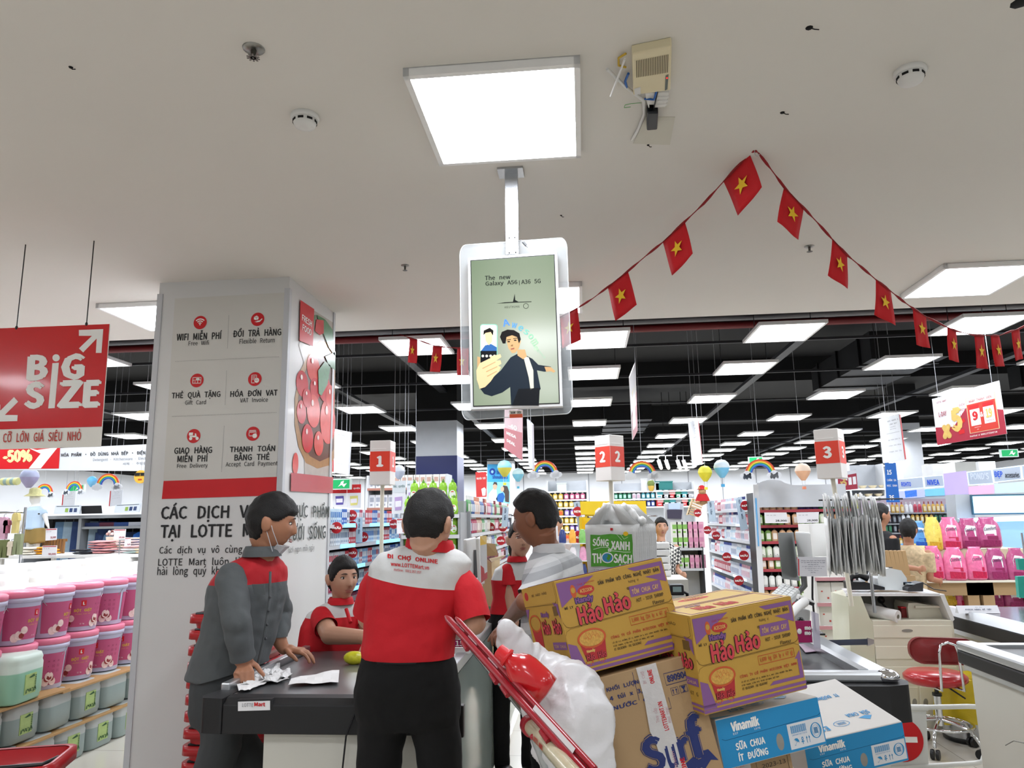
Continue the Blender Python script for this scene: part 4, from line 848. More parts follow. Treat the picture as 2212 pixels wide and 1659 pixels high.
kids('flap', MB().slab([P(1062,1214,5.1), P(1057,1208,5.0), P(1092,1200,5.4), P(1085,1206,5.5)],(0,0,1), .004), mat('kraft_pale', '#d8c9a8', .7), cb); kids('flap', MB().slab([P(1044,1202,5.3), P(1050,1173,5.35), P(1070,1175,5.5), P(1075,1200,5.5)],(0,1,0), .004), mat('kraft_dark', '#7d6238', .75), cb)
wtext(cb, 'NS', 1067,1240,1076,1290,5.08, KR2,.02)
wob('carton_flap', MB().slab([P(975,1195,5.2), P(1002,1192,5.0), P(1003,1215,5.0), P(985,1210,5.2)],(0,1,0), .005), KR, 'brown carton flap sticking up left of the till monitors', 'carton')

# till 2 with conveyor behind the yellow cartons
t = thing('checkout_counter', 'second till with grey belt, aluminium rail and black rounded end behind the yellow cartons', 'counter', (.85,3.4,0))
kids('belt', MB().box(.42,3.45,.86,1.2,5.6,.885), BELT, t)
kids('end_rail', MB().box(.35,3.4,.885,1.24,3.47,.925), ALU, t, bevel=.01); kids('side_rail', MB().prism([(1.2,.86),(1.3,.86),(1.3,.905),(1.27,.925),(1.2,.9)],-6.2,-3.45, T=YZN), ALU, t)
kids('inner_guide', MB().box(1.16,3.5,.885,1.2,6,.92), STEEL, t)
kids('black_end', MB().prism([(.35,-3.5),(1.32,-3.5),(1.335,-3.44),(1.31,-3.37),(1.22,-3.335),(.35,-3.335)], .74,.885, T=Matrix.Scale(-1,4,(0,1,0))), RUB, t, bevel=.012)
kids('corner_joint', MB().sphere((1.25,3.43,.905),(.05,.05,.03),12,8), CHROME, t); kids('side_edge', MB().box(1.26,3.5,.76,1.32,6.2,.87), RUB, t)
kids('body_panel', MB().box(.45,3.55,.05,1.27,6.2,.78), BODY, t); kids('kick_plate', MB().box(.5,3.6,0,1.22,6.1,.05), DGREY, t)
# till 3 at right edge: near section and far section
t = thing('checkout_counter', 'white till body with aluminium and black edge cut by the right edge of the photo', 'counter', (2.2,3.4,0))
kids('belt', MB().box(2.0,2.5,.86,2.8,4.25,.885), BELT, t); kids('side_rail', MB().box(1.93,2.5,.87,2.02,4.3,.915), ALU, t, bevel=.012); kids('black_edge', MB().box(1.935,2.5,.80,1.99,4.31,.87), RUB, t, bevel=.01)
kids('end_rail', MB().box(1.98,4.25,.87,2.8,4.32,.9), ALU, t); kids('lower_trim', MB().box(1.95,2.5,.775,1.99,4.28,.8), ALU, t)
kids('body_panel', MB().box(1.97,2.5,.0,2.8,4.25,.8), BODY, t)
kids('scuff_mark', MB().tube([P(2172,1610,3.2), P(2190,1600,3.1), P(2212,1605,3.0)], .002,4), M('#85837c'), t)
t = thing('checkout_counter', 'farther till section with dark belt behind the red stool at the right edge', 'counter', (3.4,5.3,0))
kids('belt', MB().box(2.96,5.28,.79,3.9,6.6,.82), mat('belt_sheen', '#4a4650', .2, var=.1), t); kids('side_rail', MB().prism([(2.86,.78),(2.98,.78),(2.98,.83),(2.9,.835)],-6.6,-5.2, T=YZN), ALU, t)
kids('black_edge', MB().box(2.86,5.2,.68,2.93,6.6,.78), RUB, t, bevel=.01); kids('black_end', MB().box(2.86,5.14,.68,3.9,5.28,.82), RUB, t, bevel=.01); kids('body_panel', MB().box(2.91,5.3,.0,3.85,6.6,.68), CREAM, t); kids('lower_trim', MB().box(2.89,5.3,.64,2.92,6.6,.68), ALU, t)
kids('socket_box', MB().box(2.9,5.5,.4,2.912,5.62,.54), BLK, t); kids('cable_bundle', MB().tube([(2.89,5.56,.48),(2.87,5.5,.3),(2.88,5.3,.02)], .008,6), BLKP, t)
t = thing('next_customer_bar', 'white triangular divider reading next customer on the far belt', 'divider', P(2110,1310,6.2))
ob('prism_body', MB().prism([(-.03,0),(.03,0),(0,.055)],-.15,.15, T=Matrix.Rotation(PI/2,4, 'Z') @ Matrix.Rotation(PI/2,4, 'X')), M('#dcdde2'), t, loc=(0,0,.0), rot=(0,0,0))
t.location = (P(2110,1310,6.2).x,6.2,.822)
for i,(s_, w_, h_) in enumerate((('Mời Bạn', .05,.008),('KHÁCH HÀNG KẾ TIẾP', .19,.013),('Next Customer Please', .12,.008))):
    text(s_, frame((0,-.022+.0075*i, .042-.015*i+.0),(1,0,0),(0,.48,.88)) @ Matrix.Translation((0,0,.004)), w_, h_, M('#3d4660'), t, bold=.02 if i == 1 else 0)

# cash desk with drawers, till 3
DX0, DX1, DY = 2.03,2.83,6.1
cd = thing('cash_desk', 'cream cash desk with open compartment, drawers and white top, behind the red stool', 'desk', (2.45, DY, 0))
dz = P(1930,1283, DY).z
def dp(px, py, dy=0): return P(px, py, DY+dy)
kids('desk_top', MB().slab([dp(1828,1282), dp(2030,1282), P(1985,1268, DY+.55), P(1818,1271, DY+.55)],(0,0,-1), .02), M('#dedfe0', .2), cd)
zc = dp(1960,1340).z; xl, xr = dp(1885,1350).x, dp(2060,1350).x; zb = dp(1960,1338,-.0).z
kids('cabinet_body', MB().box(xl, DY, .05, xr, DY+.5, zc), CREAM, cd, bevel=.004); kids('compartment_back', MB().box(xl, DY+.42, zc, xr, DY+.5, dz-.02), M('#9b9a94'), cd)
kids('side_panel', MB().slab([dp(1832,1290), dp(1858,1284), dp(1880,1338), dp(1886,1345), P(1905,1640, DY), P(1848,1640, DY)],(0,1,0), .4), mat('side_glossy', '#cfcfb9', .15, var=.05, coat=.4), cd)
kids('side_panel', MB().slab([dp(2030,1284), dp(2040,1284), dp(2062,1338), dp(2056,1345)],(0,1,0), .45), WHITE, cd)
for (ya, yb_, hx) in ((1351,1378,1970),(1396,1424,2000),(1440,1470,2005)):
    dr = kids('drawer', MB().slab([dp(1886+(ya-1351)*.1, ya,-.004), dp(2056+(ya-1351)*.12, ya,-.004), dp(2058+(ya-1351)*.12, yb_,-.004), dp(1888+(ya-1351)*.1, yb_,-.004)],(0,1,0), .02), M('#e0dccb', .35), cd, bevel=.003)
    if hx == 1970: mk('drawer_slot', MB().slab([Vector(v)-cd.location for v in [dp(1960+12*a,1362.5+3.5*b_,-.006) for a, b_ in rrect(2,2,.9,4)]],(0,1,0), .004).mesh('slot', M('#8d8b84')), dr)
for xa, xb_ in ((1899,1983),(1987,2062)):
    do = kids('cabinet_door', MB().slab([dp(xa,1484,-.004), dp(xb_,1484,-.004), dp(xb_+8,1640,-.004), dp(xa+8,1640,-.004)],(0,1,0), .02), M('#dcd8c6', .35), cd, bevel=.003)
    hx = 1976 if xa < 1950 else 2000
    mk('door_slot', MB().slab([Vector(v)-cd.location for v in [dp(hx+5*a,1518+9*b_,-.006) for a, b_ in rrect(2,2,.9,4)]],(0,1,0), .004).mesh('slot', M('#8d8b84')), do)
# items on and in the desk
pz = lambda px, py, z=None: PZ(px, py, dz+.001)
t = thing('receipt_printer', 'white rounded receipt printer on the cash desk', 'printer', P(1918,1272, DY+.25))
ob('printer_body', MB().prism([(-.11,0),(.1,0),(.105,.09),(.07,.15),(-.02,.17),(-.09,.15),(-.115,.09)],-.1,.12, T=Matrix.Rotation(PI/2,4, 'X')), M('#d5dadb', .3), t, bevel=.006)
ob('paper_slot', MB().cbox((0,-.03,.167),(.08,.012,.006)), DGREY, t); ob('power_button', MB().cbox((.08,-.121,.05),(.012,.004,.02)), BLKP, t); ob('blue_sticker', MB().cbox((-.09,-.121,.02),(.02,.003,.02)), M('#5aa7d8'), t)
t = thing('telephone', 'black desk telephone left of the receipt printer', 'telephone', P(1868,1272, DY+.2))
ob('phone_base', MB().prism([(-.13,0),(.12,0),(.12,.02),(-.02,.06),(-.13,.06)],-.09,.09, T=Matrix.Rotation(PI/2,4, 'X')), BLKP, t, bevel=.005); ob('handset', MB().tube([(-.12,-.03,.075),(-.1,-.03,.1),(-.04,-.03,.11),(.02,-.03,.085)], .025,10, rs=[.03,.024,.024,.03]), BLKP, t)
t = thing('card_terminal', 'small black card payment terminal right of the receipt printer', 'card terminal', P(1968,1276, DY+.1))
ob('terminal_body', MB().prism([(-.05,0),(.06,0),(.07,.07),(.02,.06),(-.05,.025)],-.07,.07, T=Matrix.Rotation(PI/2,4, 'X') @ Matrix.Rotation(-PI/2,4, 'Y') if False else Matrix.Rotation(PI/2,4, 'X')), DGREY, t, bevel=.004)
ob('keypad', MB().cbox((-.005,-.03,.052),(.05,.06,.006)), M('#9aa4a8'), t); ob('terminal_screen', MB().cbox((-.01,.035,.06),(.05,.04,.006)), mat('lcd', '#1c3d5a', .2), t)
ob('cable', MB().tube([(.06,.02,.03),(.12,.05,.05),(.17,.0,.01),(.24,-.05,.0)], .004,6), BLKP, t)
t = thing('paper_roll', 'big white paper roll lying in the open compartment of the cash desk', 'roll', dp(1915,1327,.12))
ra, rb_ = dp(1868,1316,.2), dp(1940,1332,.0); ob('roll', MB().tube([ra-t.location, rb_-t.location], .047,20), PAP, t); ob('core', MB().tube([rb_-t.location, rb_+(rb_-ra).normalized()*.002-t.location], .016,14), M('#6b655a'), t)
t = thing('stamp_holder', 'black round-headed webcam stand behind the paper roll', 'stand', dp(1907,1335,.3)); ob('ball_head', MB().sphere((0,0,.14), .03,12,8), BLKP, t); ob('stem', MB().tube([(0,0,.12),(.05,0,.06),(.1,0,.0)], .008,8), BLKP, t)
t = thing('stapler_box', 'small dark red box between paper roll and cash tray', 'box', dp(1955,1337,.15)); ob('box_body', MB().box(-.02,0,0,.04,.06,.08), mat('dark_red_plastic', '#7b1a1a', .4), t, bevel=.003); ob('box_lid', MB().box(-.022,-.002,.08,.042,.062,.09), RED, t)
t = thing('cash_tray', 'cream plastic cash tray with lid in the desk compartment', 'tray', dp(2010,1338,.1))
ob('tray_body', MB().prism([(-.15,0),(.15,0),(.14,.08),(-.08,.12),(-.14,.12),(-.15,.09)],-.28,-.02, T=Matrix.Rotation(PI/2,4, 'X')), CREAM, t, bevel=.004); ob('tray_lid', MB().box(-.1,-.0,.085,.14,.26,.1), M('#e4e0d0'), t)
# blue belt barrier
t = thing('belt_barrier', 'dark blue retractable belt fixed to the cash desk by a metal clip', 'barrier', P(1840,1390,5.6)); kids('belt', MB().slab([P(1775,1383,5.0), P(1874,1380,5.9), P(1875,1393,5.9), P(1777,1395,5.0)],(0,1,0), .002), mat('belt_blue', '#15233c', .7), t); kids('clip', MB().slab([P(x, y,5.9) for x, y in ((1874,1378),(1888,1382),(1888,1391),(1874,1396))],(0,1,0), .015), STEEL, t)

# red stool on castors
SXY = P(2024,1640,5.75); so = Vector((P(2024,1500,5.62).x,5.62,0))
VIN = mat('red_vinyl', '#b01c22', .28, var=.05, coat=.3); VIN2 = mat('dark_red_vinyl', '#7a1418', .35, var=.05)
t = thing('swivel_stool', 'red vinyl swivel stool with low backrest on chrome star base', 'stool', so, rot=(0,0,.0))
zs = P(2020,1462,5.62).z; zbk = P(2025,1408,5.42).z
ob('seat', MB().lathe([(.02, zs-.045),(.17, zs-.04),(.2, zs-.015),(.2, zs+.01),(.17, zs+.035),(.01, zs+.04)],28), VIN, t)
bk = rrect(.42,.17,.075,6); nb = len(bk); mb = MB()
ar = lambda x, z, dy: (x,-.2+dy+x*x*.9, zbk+z+x*(-.03))
mb.add([ar(x, z,0) for x, z in bk]+[ar(x, z, .035) for x, z in bk]+[ar(x*.9, z*.85,-.012) for x, z in bk],[(i,(i+1) % nb,(i+1) % nb+nb, i+nb) for i in range(nb)]+[(i,(i+1) % nb,(i+1) % nb+2*nb, i+2*nb) for i in range(nb)]+[tuple(range(2*nb,3*nb)), tuple(range(nb,2*nb))],0, True)
bko = ob('backrest', mb, VIN2, t)
ob('back_frame', MB().tube([(-.06,-.0, zs-.05),(-.065,-.235, zs-.04),(-.06,-.245, zbk),(-.045,-.245, zbk+.05),(0,-.245, zbk+.065),(.045,-.245, zbk+.05),(.06,-.245, zbk),(.075,-.235, zs-.04),(.07,0, zs-.05)], .009,8), CHROME, t)
ob('column_upper', MB().tube([(0,0,.33),(0,0, zs-.03)], .014,12), BLKP, t); ob('column', MB().tube([(0,0,.16),(0,0,.36)], .024,14), CHROME, t); ob('column_collar', MB().lathe([(.03,.35),(.03,.37)],14), BLKP, t)
ob('foot_ring', MB().tube([(.2*math.cos(a*PI/12), .2*math.sin(a*PI/12), .17) for a in range(24)], .01,8, closed=True), CHROME, t)
ob('lever', MB().tube([(.05,-.02, zs-.05),(.16,-.05, zs-.13)], .006,6), BLKP, t)
for k in range(5):
    a = 2*PI*k/5+.35; c_, s_ = math.cos(a), math.sin(a)
    lg = ob('leg', MB().tube([(0,0,.2),(.1*c_, .1*s_, .19),(.2*c_, .2*s_, .16),(.25*c_, .25*s_, .09),(.25*c_, .25*s_, .07)], .012,8), CHROME, t)
    w_ = MB()
    for d_ in (-1,1): w_.lathe([(.03,-.01),(.033,0),(.03,.01)],16, T=Matrix.Translation((.25*c_+.016*d_*s_, .25*s_-.016*d_*c_, .033)) @ Matrix.Rotation(a,4, 'Z') @ Matrix.Rotation(PI/2,4, 'X'))
    ob('castor', w_, BLKP, lg)
# bin with yellow bag
bq = P(2095,1560,6.0); t = thing('waste_bin', 'steel waste bin lined with a crumpled yellow bag behind the red stool', 'bin', (2.66,5.89,0))
ob('bin_body', MB().lathe([(.15,0),(.16,.02),(.17,.4)],24, caps=False), STEEL, t); ob('bin_base', MB().lathe([(.001,.005),(.16,.005),(.165,.03),(.16,.035)],24), BLKP, t)
mb = MB(); n_ = 40; vs = []
for j,(r, z) in enumerate(((.125,.32),(.15,.4),(.168,.44),(.176,.43),(.185,.38),(.19,.3),(.195,.22),(.2,.13))):
    for i in range(n_):
        a = 2*PI*i/n_; rr = r+.008*math.sin(a*7+j)*(j > 2)*j/4+.004*math.sin(a*17+j*2); zz = z+(.02*math.sin(a*3+1) if j == 7 else .008*math.sin(a*4))
        vs.append((rr*math.cos(a), rr*math.sin(a), zz))
mb.add(vs, [(j*n_+i, j*n_+(i+1) % n_,(j+1)*n_+(i+1) % n_,(j+1)*n_+i) for j in range(7) for i in range(n_)],0, True); ob('bin_liner', mb, mat('yellow_bag', '#c9b010', .35, var=.15, scale=12, bump=.5, bscale=14, alpha=.95), t)
# barrier gate
WT = mat('white_enamel', '#d4d5d2', .35, var=.04); GYp = 4.5
t = thing('barrier_gate', 'white tubular swing gate with a red no entry disc between the tills', 'gate', P(1990,1659, GYp))
gp = [P(1870,1527, GYp), P(1950,1529, GYp), P(2090,1526, GYp)]+[P(2107+10*math.sin(a*PI/8),1536-10*math.cos(a*PI/8), GYp) for a in range(1,4)]+[P(2119,1560, GYp), P(2128,1625, GYp), P(2122,1645, GYp), P(2105,1649, GYp), P(1990,1656, GYp), P(1870,1662, GYp)]
kids('tube_frame', MB().tube(gp, .013,10), WT, t); kids('sleeve', MB().tube([P(1860,1527, GYp), P(2003,1529, GYp)], .017,10), WT, t)
kids('sign_plate', MB().slab([P(1870,1537, GYp), P(2001,1537, GYp), P(2006,1655, GYp), P(1870,1662, GYp)],(0,1,0), .004), WT, t)
ctr = P(1948,1598, GYp-.004); dd = kids('red_disc', MB().prism(circ(0,0,.112,40),0,.002, T=Matrix.Translation(ctr) @ Matrix.Rotation(PI/2,4, 'X')), RED, t); kids('white_bar', MB().box(ctr.x-.08, ctr.y-.004, ctr.z-.013, ctr.x+.08, ctr.y-.002, ctr.z+.016), INKW, t)
kids('hinge_post', MB().tube([(P(1700,1527, GYp).x, GYp,0),(P(1700,1527, GYp).x, GYp, .6)], .02,10), WT, t); kids('frame_rail', MB().tube([(P(1700,1527, GYp).x, GYp, P(1870,1527, GYp).z), P(1870,1527, GYp)], .013,8), WT, t)
# cable on the floor by the till
wob('floor_cable', MB().tube([(2.86,5.5,.2),(2.84,5.4,.05),(2.78,5.2,.006),(2.7,4.9,.006),(2.75,4.6,.006)], .005,6), BLKP, 'black cable lying on the floor beside the right till', 'cable')
# ------------------------------------------------------------------ cartons stacked on the trolley
KY = mat('carton_yellow', '#b9913c', .6, var=.06, scale=6, bump=.04, bscale=150); PUR = mat('carton_purple', '#80548a', .6, var=.05)
RDI = mat('carton_red', '#b8322c', .6, var=.05); PNK = mat('logo_pink_red', '#c9414a', .6, var=.04); ORG = mat('carton_orange', '#c2562a', .6, var=0)
KRT = mat('carton_kraft', '#a58863', .7, var=.06, scale=6, bump=.05, bscale=120); NVY = mat('carton_navy', '#1d2b66', .6, var=.05)
VB = mat('milk_blue', '#1c86bd', .5, var=.04); VW = mat('milk_grey_white', '#c9c6c2', .6, var=.04)
def Rm(rows, o): m = Matrix(rows).to_4x4(); m.translation = Vector(o); return m
def carton(name, label, mw, w_, h_, d_, m_, group=None, bevel=.003):
    t = thing(name, label, 'carton', mw=mw, group=group)
    ob('board_body', MB().box(-w_/2,0,-h_/2, w_/2, d_, h_/2), m_, t, bevel=bevel); return t
def face(t, w_, h_, d_, side):   # returns matrix whose xy plane spans the face, origin at its top-left, x right, y down negative
    if side == 'front': return frame((-w_/2,-.0008, h_/2),(1,0,0),(0,0,1)), w_, h_
    if side == 'left': return frame((-w_/2-.0008, d_, h_/2),(0,-1,0),(0,0,1)), d_, h_
    if side == 'top': return frame((-w_/2, d_, h_/2+.0008),(1,0,0),(0,1,0)), w_, d_
class Face:
    def __init__(s, t, w_, h_, d_, side): s.t = t; s.mw, s.w, s.h = face(t, w_, h_, d_, side)
    def poly(s, uv, m_, name='print', k=0): return poly2([(u*s.w,-v*s.h) for u, v in uv], s.mw, m_, s.t, name, lift=.0002+.0002*k)
    def text(s, st, u0, v0, u1, v1, m_, bold=0, k=3, rot=0, **kw):
        mw = s.mw @ Matrix.Translation(((u0+u1)/2*s.w,-(v0+v1)/2*s.h,0)) @ Matrix.Rotation(math.radians(rot),4, 'Z')
        return text(st, mw, abs(u1-u0)*s.w, abs(v1-v0)*s.h, m_, s.t, bold=bold, lift=.0002+.0002*k, **kw)
    def line(s, uv, m_, r=.0007, name='crease', closed=False):
        return ob(name, MB().tube([(u*s.w,-v*s.h, .0002) for u, v in uv], r,5, closed=closed), m_, s.t, mw=s.mw)
LN = mat('crease_dark', '#6d5222', .8, var=0)
def noodle(label, mw, w_=.36, h_=.267, d_=.32):
    t = carton('noodle_carton', label, mw, w_, h_, d_, KY, 'yellow noodle cartons on the trolley'); f = Face(t, w_, h_, d_, 'front')
    f.poly([(.015,.03),(.35,.03),(.02,.29)], PUR, 'purple_corner'); f.poly([(.66,.04),(.985,.04),(.985,.27),(.8,.17),(.955,.17),(.955,.085),(.72,.085)], PUR, 'purple_corner')
    f.poly([(.0,.66),(.07,.7),(.12,.95),(0,.95)], PUR, 'purple_corner'); f.poly([(.985,.58),(.985,.87),(.64,.87),(.68,.835),(.95,.835),(.95,.66),(.925,.66)], PUR, 'purple_corner')
    for v in (.905,.955): f.poly(rect(.0, v,1, v+.03), PUR, 'purple_stripe')
    f.poly([(.255+.075*math.cos(a*PI/12), .165+.05*math.sin(a*PI/12)) for a in range(24)], RDI, 'logo_oval', 1); f.text('ACECOOK', .2,.145,.312,.185, mat('carton_cream', '#e0b868', .6), .02)
    f.text('Cook happiness', .19,.075,.345,.105, RDI, 0, rot=3); f.poly([(.145+.025*math.cos(a*PI/8), .15+.07*math.sin(a*PI/8)) for a in range(16)], ORG, 'chef_print', 1); f.poly([(.145+.018*math.cos(a*PI/8), .14+.03*math.sin(a*PI/8)) for a in range(16)], KY, 'chef_print', 2)
    f.text('SẢN PHẨM VỚI CÔNG NGHỆ NHẬT BẢN', .37,.09,.94,.155, INK, .02); f.text('MÌ LY', .04,.285,.115,.32, INK, .02)
    f.text('Handy', .138,.215,.305,.305, NVY, .085,3); f.text('Handy', .142,.22,.301,.3, PUR, .045,8)
    for a0 in ((.13,.28,.36,.52),(.37,.25,.62,.475)):
        f.text('Hảo', *a0, mat('logo_outline','#1f1216',.6),.06,4); f.text('Hảo', a0[0]+.006, a0[1]+.008, a0[2]-.004, a0[3]-.008,PNK,.03,9)
    f.text('hương vị', .64,.165,.735,.205, INK, .0); f.poly(rect(.63,.235,.925,.35), PUR, 'flavour_box', 1); f.text('TÔM CHUA CAY', .65,.26,.9,.325, mat('carton_cream', '#e0b868', .6), .015,4, shear=.2)
    f.text('HOT - SOUR SHRIMP', .67,.375,.925,.415, INK, .01); f.text('Flavour', .81,.44,.92,.48, INK, .01); f.text('®', .61,.235,.635,.265, INK, 0)
    f.line([(.0,.44),(.02,.49),(.05,.51),(.4,.502),(.96,.488),(.985,.47),(1,.44)], LN); f.line([(0,.58),(.015,.54),(.05,.522),(.94,.498),(.985,.52),(1,.56)], LN, .0004)
    f.poly(arc2(.21,.66,.125,.1,.018), ORG, 'cup_rim_print', 1)
    f.poly([(.21+.107*math.cos(a*PI/12), .66+.08*math.sin(a*PI/12)) for a in range(24)], mat('noodle_print', '#c89a48', .6, var=.4, scale=160), 'noodle_print', 1)
    for i in range(9): f.line([(.14+.015*i, .64+.03*math.sin(i*2)),(.15+.015*i, .62+.03*math.cos(i*3)),(.17+.014*i, .65+.03*math.sin(i))], ORG, .0006, 'noodle_line')
    f.poly([(.1,.7),(.14,.745),(.21,.765),(.28,.745),(.32,.7),(.3,.88),(.13,.88)], mat('cup_red_print', '#b02a2e', .6), 'cup_print', 1)
    f.text('Handy', .14,.765,.215,.805, mat('carton_cream', '#e0b868', .6), .06,4); f.text('Hảo Hảo', .125,.8,.305,.88, mat('logo_outline', '#1f1216', .6), .06,3); f.text('Hảo Hảo', .13,.805,.302,.875, PNK, .02,7)
    for i in range(12): f.poly([(.11+.018*i, .885+.02*(i % 3)),(.125+.018*i, .88+.02*(i % 3)),(.12+.018*i, .9+.02*(i % 2))], ORG, 'crumb_print', 1)
    f.line(rect(.57,.545,.93,.635), ORG, .0009, 'weight_frame', True); f.text('1,608 kg (24 ly x 67 g)', .585,.56,.915,.62, ORG, .02)
    f.text('CÔNG TY CỔ PHẦN ACECOOK VIỆT NAM', .37,.685,.935,.73, RDI, .015)
    for i,(s_, u1) in enumerate((('LÔ SỐ II-3, ĐƯỜNG SỐ 11, NHÓM CN II, KHU CÔNG NGHIỆP TÂN BÌNH,', .88),('P.TÂY THẠNH, Q.TÂN PHÚ, TP.HỒ CHÍ MINH, VIỆT NAM', .74),('ĐT: 028.38154064 - FAX: 028.38154067', .62))): f.text(s_, .375,.75+.035*i, u1,.775+.035*i, INK, .01)
    g_ = Face(t, w_, h_, d_, 'left')
    g_.poly(rect(.0,.0,1,.22), mat('carton_yellow_flap', '#bd9640', .6, var=.05), 'side_flap'); g_.line([(0,.22),(.9,.24),(.97,.2),(.97,.02)], LN); g_.poly([(.12+.06*math.cos(a*PI/8), .1+.05*math.sin(a*PI/8)) for a in range(16)], RDI, 'seal_print', 1); g_.text('MÌ HẢO HẢO', .3,.08,.75,.12, INK)
    g_.poly([(.0,.25),(.12,.25),(.02,.38)], PUR, 'purple_corner'); g_.poly([(.85,.22),(.98,.24),(.98,.4)], PUR, 'purple_corner')
    g_.poly(arc2(.22,.42,.17,.1,.02), ORG, 'cup_rim_print', 1); g_.poly([(.08,.48),(.22,.53),(.37,.48),(.35,.72),(.14,.72)], mat('cup_red_print', '#b02a2e', .6), 'cup_print', 1)
    g_.text('Hảo Hảo', .42,.38,.95,.56, mat('logo_outline', '#1f1216', .6), .06,3); g_.text('Hảo Hảo', .43,.385,.94,.555, PNK, .03,6); g_.text('Handy', .45,.3,.68,.38, PUR, .05)
    g_.poly(rect(.62,.64,.98,.72), PUR, 'flavour_box', 1); g_.text('TÔM CHUA', .65,.66,.95,.7, mat('carton_cream', '#e0b868', .6)); g_.poly(rect(.82,.26,.93,.36), LN, 'barcode', 1); g_.text('24 LY x 67 G', .6,.78,.95,.82, INK)
    for v in (.9,.95): g_.poly(rect(0, v,1, v+.025), PUR, 'purple_stripe')
    h = Face(t, w_, h_, d_, 'top')
    KP = mat('carton_top', '#c9a85a', .55, var=.05)
    h.poly(rect(.005,.005,.995,.995), KP, 'top_face'); h.line([(0,.5),(1,.5)], LN)
    for a0, a1 in ((.05,.47),(.53,.95)): h.line(rect(.05, a0,.95, a1), PUR, .0013, 'top_frame', True)
    h.poly([(.5+.16*math.cos(a*PI/12), .22+.07*math.sin(a*PI/12)) for a in range(24)], RDI, 'logo_oval', 1); h.text('ACECOOK', .4,.19,.6,.25, KP, .03); h.text('Cook happiness', .32,.08,.72,.13, PUR, .01)
    h.text('Hảo Hảo', .2,.62,.6,.85, RDI, .06); h.text('Handy', .2,.56,.35,.62, PUR, .05)
    return t
def arc2(cx, cy, rx, ry, th, n=28):
    o = [(cx+rx*math.cos(2*PI*i/n), cy+ry*math.sin(2*PI*i/n)) for i in range(n+1)]; i_ = [(cx+(rx-th)*math.cos(2*PI*i/n), cy+(ry-th)*math.sin(2*PI*i/n)) for i in range(n+1)]
    return o+i_[::-1]
H1 = noodle('nearest top yellow noodle carton with purple corners, leaning over the plastic bag', Rm(((.9065,-.3689,-.2053),(.391,.917,.0786),(.1593,-.1515,.9755)),(.096,2.275,1.302)))
H2 = noodle('right yellow noodle carton whose top face shows, resting on the blue yogurt carton', Rm(((.8964,-.4313,-.1026),(.4302,.9021,-.0342),(.1073,-.0135,.9941)),(.463,2.299,1.189)))
# detergent carton under the left noodle carton
RS = Matrix(((.9365,-.28,-.211),(.3045,.948,.0915),(.1744,-.15,.9731)))
TR = P(1495,1411,2.3); ws, hs, ds = .31,.42,.27
mwS = RS.to_4x4(); mwS.translation = TR-RS @ Vector((ws/2,0, hs/2))
S = carton('detergent_carton', 'tall kraft laundry liquid carton with navy logo, sealed by a white printed tape', mwS, ws, hs, ds, KRT)
f = Face(S, ws, hs, ds, 'front')
f.text('KHỐI LƯỢNG TỊNH', .1,.065,.62,.105, NVY, .02); f.text('4 túi x 3,5 kg', .11,.125,.58,.165, NVY, .02); f.text('NƯỚC GIẶT', .12,.185,.6,.225, NVY, .02)
f.text('8909047', .69,.095,.93,.14, NVY, .03); f.line(rect(.67,.08,.95,.155), NVY, .0008, 'code_frame', True)
for i in range(3): f.line(rect(.7+.09*i, .18,.77+.09*i, .225), NVY, .0006, 'pictogram_frame', True)
f.text('↑↑', .71,.187,.76,.22, NVY, .03); f.poly([(.8,.185),(.85,.185),(.83,.205),(.83,.215),(.845,.222),(.805,.222),(.82,.215),(.82,.205)], NVY, 'glass_pictogram'); f.poly([(.885,.207),(.89,.19),(.91,.183),(.935,.19),(.945,.207)], NVY, 'umbrella_pictogram')
CRK = mat('carton_kraft_light', '#b0936c', .7)
for s_, u0, u1, v0, v1 in (('S', .27,.5,.42,.66),('u', .48,.6,.5,.66),('r', .6,.74,.48,.64),('f', .72,.9,.36,.64)):
    f.text(s_, u0-.006,v0-.006,u1+.006,v1+.006,NVY,.065,3); f.text(s_,u0,v0,u1,v1,CRK,.05,10); f.text(s_, u0+.005,v0+.004,u1-.005,v1-.004,NVY,.04,17)
f.poly([(.27,.68),(.4,.7),(.6,.66),(.8,.6),(.9,.6),(.97,.68),(.9,.665),(.8,.72),(.6,.79),(.42,.8),(.33,.76)], NVY, 'logo_swoosh', 2); f.text('NƯỚC GIẶT', .42,.69,.8,.745, mat('carton_cream2', '#c9b48c', .6), .03,5, rot=3); f.text('®', .89,.325,.93,.35, NVY); f.text('Hương Thiên Nhiên', .45,.84,.95,.88, NVY, .02)
f.line([(.38,.02),(.38,.2)], NVY, .0006, 'dashed_line'); f.line([(.66,.23),(.66,.3),(.45,.3)], NVY, .0006, 'dashed_line')
TP = mat('tape_white', '#cfcccb', .25, alpha=.9, var=.1, scale=30, bump=.3, bscale=50)
tp = f.poly([(.42,-.002),(.62,-.002),(.625,.3),(.63,.55),(.68,.75),(.72,1),(.46,1),(.45,.7),(.425,.45),(.4,.4),(.425,.2)], TP, 'printed_tape', 19)
